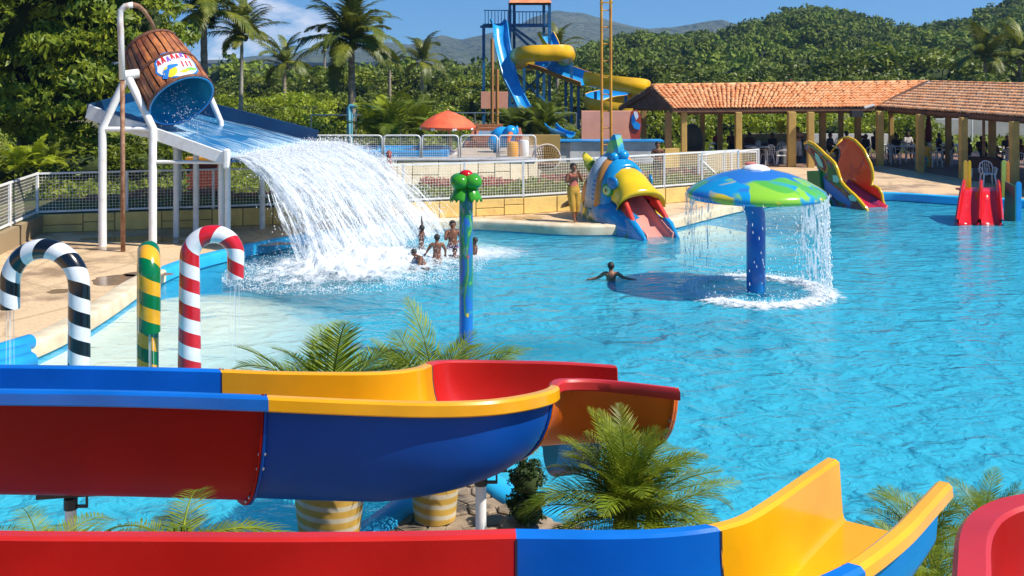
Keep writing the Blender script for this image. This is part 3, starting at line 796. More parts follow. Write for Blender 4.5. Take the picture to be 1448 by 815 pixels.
for (x, y, z, rx, rz) in lobes:
    n = int(26 * rx * rx / 4)
    for _ in range(n):
        d = rs.normal(size=3); d /= np.linalg.norm(d); d[1] = -abs(d[1]) if rs.rand() < .7 else d[1]
        cl.append((x + d[0] * rx, y + d[1] * rx * .8, z + d[2] * rz, d))
P = []; N = []
for x, y, z, d in cl:
    r = rs.uniform(.35, .8)
    for _ in range(115):
        q = rs.normal(size=3); q /= np.linalg.norm(q); q[2] = abs(q[2]) if rs.rand() < .7 else q[2]
        P.append((x + q[0] * r, y + q[1] * r, z + q[2] * r * .7)); N.append(q + d * .3)
Vv, Fv = leaves(np.array(P), np.array(N), 0.30, rs, .36, .65, .3)
link('crown', raw_mesh('crown', Vv, Fv, BIGL), root)
cm_ = MB()
for (x, y, z, rx, rz) in lobes:
    if rx > 1.5: cm_.ball((x, y + .3, z), rx * .66, 14, (1, .6, rz / rx))
cm_.build('crown_shade_core', CORE, root, local=True)
print('big tree leaves', len(P))
# ================================================================== PALMS AND SHRUBS
def frond_mesh(name, mt, length, leaflet, n, arch, vdroop, width=0.045, seed=0, lift=0.5, taper=True, curl=0.0):
    """a feather leaf along +X: a bent midrib and two rows of narrow leaflets"""
    rs = random.Random(seed); V = []; Fq = []
    pts = []
    ang = lift; p = Vector((0, 0, 0)); st = 26
    for i in range(st + 1):
        pts.append(p.copy()); p = p + Vector((math.cos(ang), curl * i / st, math.sin(ang))).normalized() * (length / st); ang -= arch / st * (0.5 + i / st)
    def at(t):
        f = t * st; i = min(int(f), st - 1); return pts[i].lerp(pts[i + 1], f - i), (pts[min(i + 1, st)] - pts[i]).normalized()
    m = MB(); m.tube([pts[i] for i in range(0, st + 1, 2)], [0.018 * length / 2 * (1 - .85 * i / st) + .002 for i in range(0, st + 1, 2)], 4)
    for k in range(n):
        t = 0.10 + 0.9 * k / (n - 1)
        p, d = at(t)
        L_ = leaflet * (math.sin(PI * min(1, (t * .82 + .16))) ** .7) * rs.uniform(.85, 1.1)
        for sgn in (-1, 1):
            side = Vector((0, sgn, 0))
            up = Vector((0, 0, 1)) if abs(d.z) < .9 else Vector((-1, 0, 0))
            side = (side - d * side.dot(d)).normalized(); nrm = d.cross(side) * sgn
            dr = (side * rs.uniform(.75, .95) + d * (0.45 + .5 * t) + nrm * rs.uniform(.05, .28)).normalized()
            w = width * (1.0 if L_ > leaflet * .5 else .7)
            a = p; b = p + dr * L_ * .5 + Vector((0, 0, -vdroop * L_ * .16)); c = p + dr * L_ * .95 + Vector((0, 0, -vdroop * L_ * rs.uniform(.45, .75)))
            wd = d.cross(nrm).cross(dr).normalized() if False else (d - dr * d.dot(dr)).normalized()
            m.add([a - wd * w * .3, a + wd * w * .3, b + wd * w * .5, b - wd * w * .5, c], [(0, 1, 2, 3), (3, 2, 4)])
    o = m.build(name, mt, local=True); me = o.data; bpy.data.objects.remove(o); return me
coco = [frond_mesh('frond', LM_PALM, 2.75, .62, 58, a, .75, .055, k, lift=l) for k, (a, l) in enumerate([(1.3, .5), (1.7, .5), (2.0, .4), (1.0, .45)])]
small = [frond_mesh('frond', LM_MID, 1.6, .45, 30, a, .4, .045, 9 + k, lift=.5) for k, a in enumerate((1.2, 1.6, 2.0))]
bright = [frond_mesh('frond', LM_LIT, 1.5, .42, 28, a, .4, .05, 19 + k, lift=.5) for k, a in enumerate((1.2, 1.6, 2.0))]
areca = [frond_mesh('frond', LM_ARECA, 1.15, .33, 42, a, .30, .013, 29 + k, lift=.2) for k, a in enumerate((1.0, 1.4, 1.9, 0.7))]
def put_fronds(root, top, kinds_, n, emin, emax, sc=1.0, seed=0, jit=.25, azr=None, young=0.3):
    rs = random.Random(seed)
    for k in range(n):
        a = (2.39996 * k + rs.uniform(-jit, jit)) if azr is None else rs.uniform(*azr)
        e = emin + (emax - emin) * (k / max(1, n - 1)) + rs.uniform(-.08, .08)
        s = sc * rs.uniform(.85, 1.12)
        link('frond', kinds_[rs.randrange(len(kinds_))], root, top, (rs.uniform(-.25, .25), -e, a), s)
def coconut(px, D, cy_, h_base, label, sc=1.0, n=24, lean=0.0, trunk_r=.16, seed=0, kinds_=None, mt=PBARK, group=None):
    X = (px - CX) * D / F; top = EYE - (cy_ - CY) * D / F
    root = thing('palm_tree', label, 'tree', (X + lean, D, h_base), 0, group)
    m = MB(); hh = top - h_base; pts = []; rad = []
    for i in range(25):
        t = i / 24
        pts.append(Vector((X + lean * (1 - t) ** 1.5, D, h_base + hh * t))); rad.append(trunk_r * (1.25 - .5 * t) * (1 + (.06 if i % 2 else -.04)) * (1.35 if t < .05 else 1))
    m.tube(pts, rad, 10); m.build('trunk', mt, root, smooth=True)
    put_fronds(root, (-lean, 0, hh), kinds_ or coco, n, -.55, 1.25, sc, seed)
    b = MB()
    for k in range(7):
        a = k * .9; b.ball((X + .2 * math.cos(a), D + .2 * math.sin(a), top - .12 - .06 * (k % 2)), .11, 8)
    b.build('husk_cluster', BARK, root)
    return root
coconut(497, 47, 62, GZ, 'tall coconut palm with full spreading crown beyond the blue pipe frame', 1.08, 34, 0.05, .17, 3)
coconut(288, 45, 16, GZ, 'tall coconut palm with drooping crown just right of the tipping barrel', 1.02, 30, 0.1, .16, 5)
coconut(342, 48, 50, GZ, 'slim pale trunked palm with yellowish fronds left of the cloud', .85, 22, -0.1, .09, 8, mt=mat('pale_bark', (0.45, 0.42, 0.36), .8, (.3, .27, .22), scale=6))
for px, D, y, s, lab in [(402, 66, 92, .9, 'small dark palm rising above the tree belt between the two tall palms'), (597, 84, 88, 1.1, 'dark palm poking out of the belt left of the parasol'), (551, 92, 88, .5, 'little palm at the skyline of the belt beyond the central palm'),
                         (1393, 74, 82, 1.2, 'light green palm behind the far right of the pavilion roof'), (1442, 74, 86, 1.2, 'palm at the right edge behind the tiled roof'), (788, 76, 70, .9, 'small palm behind the blue slide tower'), (459, 120, 70, .4, 'lone thin palm at the mountain foot')]:
    coconut(px, D, y, 0, lab, s, 15, 0, .14, px)

def bush(px, py, D, w, h, label, meshes, group, name='shrub', k=0):
    """py: photo row of its top; z of base follows"""
    X = (px - CX) * D / F; top = EYE - (py - CY) * D / F
    root = thing(name, label, 'shrub', (X, D, top - h), rnd.uniform(0, 6.28), group)
    me = meshes[k % len(meshes)]
    link('foliage', me, root, (0, 0, h * .5), (0, 0, rnd.uniform(0, 6)), (w / 2, w / 2, h / 1.7))
    st = MB()
    for q in range(4):
        a = q * 1.6; st.tube([(0.05 * math.cos(a), .05 * math.sin(a), 0), (w * .2 * math.cos(a), w * .2 * math.sin(a), h * .6)], [.04, .02], 5)
    st.build('stem', BARK, root, local=True)
    return root
def fern(px, py, D, sc, label, kinds_, n=14, group=None, seed=0, z=None, cat='plant', emin=.15, emax=1.3):
    X = (px - CX) * D / F; z = EYE - (py - CY) * D / F if z is None else z
    root = thing('palm_shrub', label, cat, (X, D, z), 0, group)
    put_fronds(root, (0, 0, 0.02), kinds_, n, emin, emax, sc, seed)
    return root
gB = 'bright shrubs in the bed beyond the falls'
for i, (px, py, D, w, h) in enumerate([(300, 150, 56, 3.2, 2.2), (330, 168, 50, 2.4, 1.6), (352, 140, 60, 3.4, 2.4), (385, 150, 56, 3.0, 2.2), (420, 158, 53, 2.8, 2.0), (455, 168, 50, 2.6, 1.9), (488, 176, 47, 2.2, 1.7), (405, 136, 62, 3.4, 2.4), (440, 140, 60, 3.2, 2.4), (545, 175, 48, 2.6, 1.9), (578, 172, 50, 2.6, 1.9), (606, 160, 54, 3.0, 2.4), (520, 168, 50, 2.6, 2.0), (635, 168, 52, 2.6, 2.0)]):
    bush(px, py, D, w, h, ('bright yellow green shrub ' if i % 3 else 'darker green shrub ') + ('left of the central palm trunk' if px < 495 else 'right of the central palm trunk'), bushL if i % 3 else bushM, gB, k=i)
for i, (px, py, D, w, h) in enumerate([(15, 212, 33.5, 2.6, 1.2), (120, 205, 36, 2.6, 1.5), (165, 205, 37, 2.8, 1.5), (215, 208, 36, 2.6, 1.4), (258, 208, 38, 2.4, 1.3), (-40, 216, 33, 2.6, 1.3), (75, 190, 40, 3, 1.8), (300, 192, 42, 2.4, 1.8), (340, 200, 42, 2.4, 1.6)]):
    bush(px, py, D, w, h, ('glossy green hedge shrub under the big tree' if px < 100 else 'clipped green hedge shrub behind the bucket frame'), bushM, 'hedge shrubs behind the left fence', k=i)
for i, (px, py, D, sc) in enumerate([(50, 240, 31.5, .7), (72, 236, 33, .6), (25, 245, 31, .6), (555, 196, 40, 1.3), (530, 196, 41, 1.2), (590, 196, 42, 1.2), (250, 222, 37, .8)]):
    fern(px, py, D, sc, ('arching bright leaved palm shrub at the left fence corner' if px < 200 else 'arching bright leaved palm shrub beyond the terrace'), bright if i % 2 == 0 else small, 14, 'arching palm shrubs', i)
for i, (px, py, D, sc) in enumerate([(742, 192, 50, 1.05), (772, 194, 49, 1.15), (722, 192, 51, .9), (760, 190, 52, 1.1)]):
    fern(px, py, D, sc, 'dark palm shrub at the foot of the blue slide tower', small, 16, 'palm shrubs under the tower', 50 + i)
for i, (px, py, D, w, h) in enumerate([(735, 178, 54, 2.4, 1.7), (785, 182, 53, 2.2, 1.5), (700, 185, 55, 2.4, 1.6), (810, 182, 56, 2, 1.3)]):
    bush(px, py, D, w, h, 'low dark shrub under the water slide tower', bushM, 'shrubs under the tower', k=i)
# low planting between fence and terrace: leafy ground cover and a red-leaved row
def cover(name, mt, region, n, size, hgt, label=None, seed=0, z0=GZ):
    rs = np.random.RandomState(seed); P = []
    (x0, y0), (x1, y1), dep = region
    u = rs.rand(n); v = rs.rand(n)
    X = x0 + (x1 - x0) * u; Y = y0 + (y1 - y0) * u + dep * v
    nz_ = np.array([fnoise(a, b, seed, .8) for a, b in zip(X, Y)])
    Z = z0 + rs.rand(n) * hgt * (1 + nz_)
    P = np.stack([X, Y, Z], 1); N = rs.normal(size=(n, 3)); N[:, 2] = np.abs(N[:, 2]) + .6
    V, Fq = leaves(P, N, size, rs, .35, 0, .2)
    return link(name, raw_mesh(name, V, Fq, mt), kind='stuff')
GRASSM = leaf_mat('grass_blade', (0.12, 0.19, 0.012), (0.30, 0.32, 0.04), .3, 1.5)
cover('ground_cover', GRASSM, ((-3.0, 31.8), (7.5, 36.2), 2.4), 9000, .14, .22, seed=1)
cover('ground_cover', GRASSM, ((-12.6, 29.2), (-3.4, 31.5), 2.2), 9000, .14, .22, seed=2)
cover('ground_cover', GRASSM, ((-18, 31), (-8, 33), 12), 14000, .2, .3, seed=6)
cover('red_bedding', LM_RED, ((-3.0, 34.0), (1.6, 35.0), .9), 4500, .16, .30, seed=3)
cover('red_bedding', LM_RED, ((1.0, 35.6), (6.8, 37.0), 1.0), 4500, .16, .30, seed=7)
cover('red_bedding', LM_RED, ((-12.4, 30.4), (-4.0, 32.4), .8), 6000, .16, .30, seed=4)
cover('grass', GRASSM, ((-50, 40), (4, 44), 20), 30000, .35, .35, seed=8)
cover('grass', GRASSM, ((4, 53), (48, 54), 16), 24000, .4, .4, seed=9, z0=0)
# ================================================================== FENCES
def mesh_bay(a, b, z0, h, step=0.085, wire=0.0085):
    """wires of one fence bay between two points"""
    m = MB(); d = (b - a); L_ = d.length; d.normalize(); n = max(1, round(L_ / step)); k = max(1, round(h / step))
    nrm = Vector((-d.y, d.x, 0)) * wire * .5
    for i in range(1, n):
        p = a + d * (L_ * i / n) + Vector((0, 0, z0)); 
        m.add([p - d * wire / 2, p + d * wire / 2, p + nrm, p - d * wire / 2 + Vector((0, 0, h)), p + d * wire / 2 + Vector((0, 0, h)), p + nrm + Vector((0, 0, h))], [(0, 1, 4, 3), (1, 2, 5, 4), (2, 0, 3, 5)])
    for i in range(1, k):
        z = Vector((0, 0, z0 + h * i / k)); p, q = a + z, b + z; u = Vector((0, 0, wire / 2)); nn = nrm * 1.3
        m.add([p - u, p + u, p + nn, q - u, q + u, q + nn], [(0, 1, 4, 3), (1, 2, 5, 4), (2, 0, 3, 5)])
    return m
def mesh_fence(name, label, pts, z0, h, post=0.07, bay=2.0, rail=0.05, extra=0.0, wirem=None, skip_mesh=False):
    mid = pts[len(pts) // 2]; root = thing(name, label, 'fence', (mid.x, mid.y, z0))
    for a, b in zip(pts[:-1], pts[1:]):
        a = Vector((a.x, a.y, 0)); b = Vector((b.x, b.y, 0)); L_ = (b - a).length; n = max(1, round(L_ / bay)); d = (b - a) / n
        for i in range(n):
            p, q = a + d * i, a + d * (i + 1)
            m = MB(); m.box(p + Vector((0, 0, z0 + h / 2)), (post, post, h)); m.build('post', WHITE, root, bevel=.006)
            u = d.normalized() * post * .5
            for zz, nm in ((z0 + h - .03, 'top_rail'), (z0 + 0.06 + extra, 'bottom_rail')):
                r = MB(); r.bar(p + u + Vector((0, 0, zz)), q - u + Vector((0, 0, zz)), rail, rail); r.build(nm, WHITE, root)
            if not skip_mesh: mesh_bay(p + u, q - u, z0 + 0.08 + extra, h - .13 - extra).build('wire_mesh', wirem or WIRE, root)
    m = MB(); m.box(Vector((pts[-1].x, pts[-1].y, z0 + h / 2)), (post, post, h)); m.build('post', WHITE, root, bevel=.006)
    return root
WIRE = mat('cream_wire', (0.88, 0.84, 0.72), 0.5)
fl = [p + Vector((0, .12, 0)) for p in wl]
mesh_fence('mesh_fence', 'long white mesh fence on the low yellow wall round the pool deck', fl, 0.5, 1.12)
# right-hand gate panels near the pavilion
mesh_fence('gate_fence', 'short white fence with a diagonal brace between pool fence and pavilion column', [Vector((6.55, 37.2, 0)), Vector((7.7, 38.5, 0)), Vector((9.2, 39.6, 0))], 0.02, 1.35, bay=1.4)
m = MB(); m.bar((6.6, 37.2, 1.2), (7.6, 38.4, .35), .05); m.build('brace', WHITE, bpy.data.objects['gate_fence'])
TR = mesh_fence('yellow_fence', 'pale yellow picket fence panel beside the left pavilion column', [Vector((7.5, 41.0, 0)), Vector((9.6, 41.6, 0))], 0.02, 1.1, bay=1.1, wirem=mat('yellow_wire', (.6, .42, .08), .6))

# ---- upper terrace -------------------------------------------------
TZ = 1.25
tx0, tx1, ty = -6.4, 0.85, 36.0
tpoly = [(tx0, ty + .2), (tx1, ty + .2), (tx1 + .5, 44), (tx1 + .5, 50), (-1.9, 50), (-2.2, 40.4), (tx0 - .6, 40.4)]
TERR = mat('terrace_floor', (0.50, 0.42, 0.33), .8, (.36, .29, .22), scale=1.5, bump=.2)
m = MB(); m.add([(a, b, TZ) for a, b in tpoly] + [(a, b, GZ - .1) for a, b in tpoly], [(0, 1, 2, 3, 4, 5, 6)] + [(i, (i + 1) % 7, (i + 1) % 7 + 7, i + 7) for i in range(7)])
m.build('terrace', TERR, kind='structure')
clad_wall('terrace_wall', 'pale cream stone slab wall carrying the upper terrace barriers', [Vector((tx0, ty + .2, 0)), Vector((-2.5, ty + .15, 0)), Vector((tx1, ty + .2, 0))], TZ - GZ, GZ, CWALL, (.5, .8), lean=.42)
m = MB(); m.bar((tx0, ty + .16, TZ + .03), (tx1, ty + .16, TZ + .03), .2, .06); m.build('edge_slab', WHITE, bpy.data.objects['terrace_wall'], bevel=.01)
# round-cornered steel barriers
def barrier():
    root = thing('steel_barrier', 'x', 'barrier', (0, 0, 0), 0, 'barriers along the terrace edge')
    w, h, r = 1.24, .80, .12; pts = [(-w / 2, 0, 0), (-w / 2, 0, h - r)]
    for k in range(1, 5): a = PI - k * PI / 8; pts.append((-w / 2 + r + r * math.cos(a), 0, h - r + r * math.sin(a)))
    pts += [(-x, y, z) for x, y, z in reversed(pts)]
    m = MB(); m.tube(pts, .028, 8); m.build('frame', WHITE, root, smooth=True)
    m = MB(); m.bar((-w / 2, 0, .06), (w / 2, 0, .06), .035); m.build('lower_rail', WHITE, root)
    mesh_bay(Vector((-w / 2, 0, 0)), Vector((w / 2, 0, 0)), .08, h - .12, .075, .009).build('wire_mesh', WIRE, root)
    return root
b0 = barrier()
blab = ['half hidden behind the falling water, leftmost of the row', 'in front of the blue far pool', 'just left of the parasol pole', 'right of the parasol pole, red brick edge behind', 'in front of the yellow barrel', 'behind the falling water at the terrace corner']
for i, x in enumerate([-5.05, -3.75, -2.45, -1.13, .18, -6.1]):
    o = b0 if i == 0 else copy_tree(b0)
    o.location = (x, ty + .12, TZ + .05); o['label'] = 'white round cornered barrier ' + blab[i]
# parasol
px_, D_ = 633, 38.5
pb = Vector(((655 - CX) * D_ / F, D_, TZ)); X0 = (633 - CX) * D_ / F
root = thing('parasol', 'big red parasol with white printed marks, open on the terrace', 'parasol', (X0, D_, TZ))
ztop = EYE - (158 - CY) * D_ / F; zr = EYE - (180 - CY) * D_ / F
m = MB(); rr = 1.02; prof_ = [(.03, ztop + .03), (.28, ztop - .05), (.55, ztop - .17), (.82, ztop - .34), (rr, zr + .03), (rr, zr - .06)]
n = 8; rows = []
for r, z in prof_: rows.append([Vector((X0 + r * (1 - .03 * (1 if k % 4 else 0)) * math.cos(2 * PI * k / 32), D_ + r * (1 - .03 * (1 if k % 4 else 0)) * math.sin(2 * PI * k / 32), z)) for k in range(32)])
m.grid(rows, True); m.build('canopy', mat('parasol_cloth', (0.88, 0.15, 0.05), .7, (.75, .10, .04), scale=3), root, smooth=True, auto=35, solid=.006)
for k in range(8):
    a = 2 * PI * (k + .4) / 8; m = MB()
    for q in (-.05, .03): m.boxr((X0 + (rr + .004) * math.cos(a + q), D_ + (rr + .004) * math.sin(a + q), zr - .035), (.006, .07, .07), a + q)
    m.build('print_mark', WHITEP, root)
m = MB(); m.tube([(X0 + .12, D_, TZ), (X0, D_, ztop)], .045, 8); m.build('pole', mat('wood_pole', (.45, .22, .08), .6), root)
m = MB(); m.ball((X0, D_, ztop + .06), .045); m.build('finial', mat('tan_knob', (.6, .35, .15), .5), root)
m = MB(); m.lathe((X0 + .12, D_, TZ), [(.25, 0), (.25, .08), (.06, .14), (.05, .3)], 16); m.build('base', WHITE, root)
for k in range(8):
    a = 2 * PI * k / 8; m = MB(); m.bar((X0, D_, ztop - .3), (X0 + .95 * math.cos(a), D_ + .95 * math.sin(a), zr), .015); m.build('rib', STEEL, root)
# far paddling pools on the terrace level
FARP = mat('far_pool_water', (.03, .36, .62), .1, (.05, .42, .66), scale=2)
def rimmed_pool(label, x0, x1, y0, y1, z, rimm):
    r = thing('paddling_pool', label, 'pool', ((x0 + x1) / 2, (y0 + y1) / 2, z))
    m = MB(); m.box(((x0 + x1) / 2, (y0 + y1) / 2, z + .13), (x1 - x0 - .3, y1 - y0 - .3, .1)); m.build('water', FARP, r)
    m = MB(); 
    for c, s in ((((x0 + x1) / 2, y0, z + .12), (x1 - x0, .3, .24)), (((x0 + x1) / 2, y1, z + .12), (x1 - x0, .3, .24)), ((x0, (y0 + y1) / 2, z + .12), (.3, y1 - y0 - .3, .24)), ((x1, (y0 + y1) / 2, z + .12), (.3, y1 - y0 - .3, .24))): m.box(c, s)
    m.build('rim', rimm, r, bevel=.03)
BRICKM = mat('terracotta', (.42, .13, .07), .8, (.32, .1, .06), scale=4, bump=.2)
rimmed_pool('blue paddling pool with red brick rim right of the parasol pole', -1.55, .25, 42.5, 47.5, TZ + .18, BRICKM)
m = MB(); m.box((-.65, 42.0, TZ + .09), (2.4, 1.0, .18)); m.box((-.65, 45.5, TZ + .09), (2.2, 5.6, .18)); props(m.build('brick_plinth', BRICKM), 'red brick step in front of the small blue far pool', 'step')
rimmed_pool('low blue pool strip behind the barriers left of the parasol', -5.6, -2.4, 37.2, 39.6, TZ, LBLUE)
# barrels, bench, chair, painted elephant
m = MB(); m.lathe((.02, 37.6, TZ), [(.02, 0), (.19, 0), (.2, .1), (.2, .45), (.17, .52), (.05, .54)], 16); m.build('yellow_barrel', YEL, smooth=True, auto=40, label='bright yellow drum behind the rightmost terrace barrier', cat='drum')
m = MB(); m.lathe((.42, 37.9, TZ), [(.02, 0), (.17, 0), (.18, .1), (.18, .5), (.15, .56), (.05, .57)], 16); m.build('white_barrel', WHITE, smooth=True, auto=40, label='white drum right beside the yellow drum on the terrace', cat='drum')
BENCHM = mat('bench_wood', (.42, .16, .05), .7, (.3, .1, .04), scale=5)
r = thing('bench', 'long orange wooden bench behind the parasol', 'bench', (-1.0, 41.6, TZ))
for z, dy in ((.95, .2), (.8, .18), (.45, 0), (.45, -.15)):
    m = MB(); m.box((-.95, 41.6 + dy, TZ + z - .1), (1.2, .12, .1)); m.build('slat', BENCHM, r)
for x in (-1.45, -.45):
    m = MB(); m.box((x, 41.65, TZ + .2), (.1, .4, .4)); m.bar((x, 41.8, TZ + .3), (x, 41.86, TZ + .92), .08); m.build('leg', BENCHM, r)
r = thing('slide_toy', 'rounded blue elephant shaped play slide with orange trunk on the terrace', 'play toy', (-.35, 39.5, TZ))
m = MB(); m.ball((-.35, 39.5, TZ + .55), .42, 14, (1.1, .7, .95)); m.ball((-.05, 39.3, TZ + .75), .26, 12); m.ball((-.62, 39.4, TZ + .35), .3, 12); m.tube([(-.6, 39.4, TZ), (-.6, 39.4, TZ + .4)], .1); m.tube([(0, 39.4, TZ), (0, 39.4, TZ + .4)], .1); m.build('body', LBLUE, r, smooth=True)
m = MB(); m.tube([(-.05, 39.1, TZ + .7), (-.1, 38.95, TZ + .62), (-.15, 38.9, TZ + .4), (-.1, 38.85, TZ + .2)], [.1, .09, .07, .05], 10); m.build('trunk', ORANGE, r, smooth=True)
m = MB(); m.ball((.18, 39.35, TZ + .8), .2, 12, (.35, .9, 1)); m.build('ear', LBLUE, r, smooth=True)
# wicker round chair at the terrace end
r = thing('wicker_chair', 'round brown wicker basket chair at the right end of the terrace', 'chair', (1.25, 37.0, TZ - .55))
WICK = mat('wicker', (.22, .12, .06), .8, (.34, .22, .12), scale=8, bump=.4)
c = Vector((1.2, 37, TZ + .02))
m = MB(); m.tube([c + Vector((.48 * math.cos(a), .12 * math.sin(a * 2), .46 * math.sin(a))) for a in [2 * PI * k / 24 for k in range(25)]], .03, 6); m.build('rim', mat('cane', (.5, .42, .34), .6), r, smooth=True)
m = MB()
for k in range(11):
    x = -.42 + k * .084; h = math.sqrt(max(0, .46 ** 2 - x * x))
    m.tube([c + Vector((x, 0, -h)), c + Vector((x * .7, .3, 0)), c + Vector((x, 0.05, h))], .014, 5)
for k in range(9):
    z = -.38 + k * .095; h = math.sqrt(max(0, .46 ** 2 - z * z)); m.tube([c + Vector((-h, 0, z)), c + Vector((0, .3 * (1 - abs(z) / .5), z)), c + Vector((h, 0, z))], .012, 5)
m.build('shell', WICK, r)
for s in (-1, 1):
    m = MB(); m.tube([c + Vector((s * .3, .1, -.4)), c + Vector((s * .42, -.05, -.95))], .025, 6); m.build('leg', WICK, r)
m = MB(); m.ball(c + Vector((0, .1, -.28)), .32, 12, (1, .7, .35)); m.build('cushion', mat('brown_cloth', (.12, .05, .03), .9), r, smooth=True)
# blue pipe frame, pipe rails
PB = mat('pale_blue_pipe', (.10, .38, .50), .4, (.2, .45, .5), scale=3)
r = thing('water_arch', 'pale blue pipe arch with a hanging end over the shrubs by the central palm', 'pipe arch', ((493 - CX) * 44 / F, 44, GZ))
a0 = PD(493, 150, 44); 
m = MB(); m.tube([(a0.x, 44, GZ), (a0.x, 44, a0.z - .05), (a0.x + .05, 44, a0.z), (a0.x + 1.25, 44, a0.z - .08), (a0.x + 1.3, 44, a0.z - .3)], [.085, .085, .09, .065, .05], 10); m.build('pipe', PB, r, smooth=True)
m = MB(); m.tube([(a0.x + .12, 44.02, GZ), (a0.x + .12, 44.02, a0.z - .1)], .05); m.tube([(a0.x + .12, 44.02, a0.z - .6), (a0.x + .4, 44.02, a0.z - .12)], .03); m.build('brace', PB, r)
m = MB(); m.tube([(a0.x + 1.3, 44, a0.z - .28), (a0.x + 1.3, 44, a0.z - .75)], .04); m.build('nozzle', WHITE, r)
def pipe_rail(label, x0, x1, px_y, D, zb):
    z = EYE - (px_y - CY) * D / F; a = (x0 - CX) * D / F; b = (x1 - CX) * D / F
    r = thing('pipe_rail', label, 'railing', ((a + b) / 2, D, zb)); n = max(2, round((b - a) / 2.4))
    m = MB(); m.tube([(a, D, z), (b, D, z)], .035, 8); m.build('rail', STEEL, r)
    m = MB(); m.tube([(a, D, (z + zb) / 2), (b, D, (z + zb) / 2)], .022, 8); m.build('lower_rail', STEEL, r)
    for i in range(n + 1):
        m = MB(); x = a + (b - a) * i / n; m.tube([(x, D, zb), (x, D, z)], .035, 8); m.build('post', STEEL, r)
GALV = STEEL
pipe_rail('grey pipe railing through the shrubs left of the parasol', 440, 566, 163, 46, GZ)
pipe_rail('grey pipe railing behind the parasol and salmon board', 600, 815, 160, 58, GZ)
m = MB(); q = PD(566, 163, 46); m.tube([q, q + Vector((.25, 0, .02)), q + Vector((.7, 0, -.4)), q + Vector((1.0, 0, -1.0)), q + Vector((1.05, 0, -1.6))], .035, 8)
m.build('curved_pipe', GALV, smooth=True, label='grey pipe bending down to the ground left of the parasol', cat='pipe')

# ================================================================== TIPPING BARREL AND CASCADE
s0 = 57.0
def BP(px, py, D=26.3): return PD(px, py, D)
NF = thing('barrel_stand', 'white steel stand with long legs holding the tipping barrel and the cascade tray', 'stand', G(205, 350))
def leg(name, pts, r=.09, n=10, mt=WHITE): m = MB(); m.tube(pts, r, n); return m.build(name, mt, NF, smooth=True, auto=40)
DN, DFAR = 26.3, 31.3
pivN = PD(180, 107, 26.6)
def down(px, py, D):  # vertical leg from that point to the deck
    p = PD(px, py, D); return [p, Vector((p.x, p.y, 0))]
leg('leg', [pivN, PD(145, 181, 26.5)] + [Vector((PD(145, 181, 26.5).x, 26.5, 0))], .10)
leg('leg', [pivN, PD(216, 181, 26.5)] + [Vector((PD(216, 181, 26.5).x, 26.5, 0))], .10)
leg('crossbar', [PD(145, 183, 26.5), PD(216, 183, 26.5)], .065)
pivF = PD(283, 104, 30.2)
leg('leg', [pivF, PD(312, 172, 30.4), Vector((PD(312, 172, 30.4).x, 30.4, 0))], .085)
leg('leg', [pivF, PD(253, 172, 30.4), Vector((PD(253, 172, 30.4).x, 30.4, 0))], .085)
for px, py, D in ((249, 196, 27.9), (277, 210, 28.0), (313, 222, 26.9), (322, 225, 26.7), (371, 205, 29.3)):
    p = PD(px, py, D); leg('leg', [p, Vector((p.x, p.y, WZ - .3 if px > 300 else 0))], .075)
leg('crossbar', [PD(218, 229, 26.5), PD(318, 230, 26.6)], .045)
leg('crossbar', [PD(249, 196, 27.9) + Vector((0, 0, -.1)), PD(371, 205, 29.3)], .045)
m = MB(); m.tube([pivN + Vector((-.1, -.1, 0)), pivN + Vector((.22, .15, .05))], .12, 14); m.build('pivot_bearing', WHITE, NF, smooth=True, auto=40)
# feed pipe
r = thing('feed_pipe', 'tall rusty and white pipe hooking over the tipping barrel', 'pipe', G(174, 356))
b_ = G(174, 356); D0 = b_.y
m = MB(); m.tube([b_, PD(173, 112, D0)], .055, 10); m.build('lower_pipe', RUST, r, smooth=True)
m = MB(); m.tube([PD(173, 113, D0), PD(170, 26, D0), PD(171, 15, D0), PD(177, 9, D0), PD(188, 7, D0)], [.075] * 5, 10); m.build('upper_pipe', mat('worn_pipe', (.78, .74, .70), .5, (.42, .25, .17), lo=.5, hi=.7, scale=5, stretch=(1, 1, .3)), r, smooth=True)
m = MB(); m.tube([PD(188, 7, D0), PD(196, 9, D0 + .2), PD(204, 16, D0 + .4), PD(212, 28, D0 + .6), PD(219, 41, D0 + .8)], [.07, .06, .05, .045, .04], 8); m.build('spout', RUST, r, smooth=True)
# tray
NL, FL = PD(318, 219, 26.3), PD(448, 196, 31.6)   # lip corners
NU, FU = PD(206, 178, 26.6), PD(268, 152, 31.4)   # where the slope starts
NU2, FU2 = PD(165, 168, 26.8), PD(225, 148, 31.4)
NU3, FU3 = PD(124, 152, 27.0), PD(190, 136, 31.4)
tray = thing('cascade_tray', 'wide sloping blue tray with white near board below the barrel', 'tray', (NL + NU) / 2)
TB = mat('tray_blue', (.012, .10, .26), .25, (.03, .18, .36), scale=1.5, bump=.1)
TBD = mat('tray_dark_blue', (.003, .03, .09), .35, (.004, .045, .12), scale=2)
dz = Vector((0, 0, -.16))
m = MB(); m.grid([[a + dz, b + dz] for a, b in ((NU3, FU3), (NU2, FU2), (NU, FU), (NL, FL))]); m.build('floor', TB, tray, solid=.05)
m = MB(); m.bar(NU3 + Vector((0, 0, -.1)), NU2 + Vector((0, 0, -.1)), .08, .36); m.build('near_board', WHITE, tray, bevel=.01)
m = MB(); m.bar(NU2 + Vector((0, 0, -.1)), NU + Vector((0, 0, -.12)), .085, .34); m.build('near_board', WHITE, tray, bevel=.01)
m = MB(); m.bar(NU + Vector((0, 0, -.12)), NL + Vector((0, 0, -.1)), .08, .30); m.build('near_board', WHITE, tray, bevel=.01)
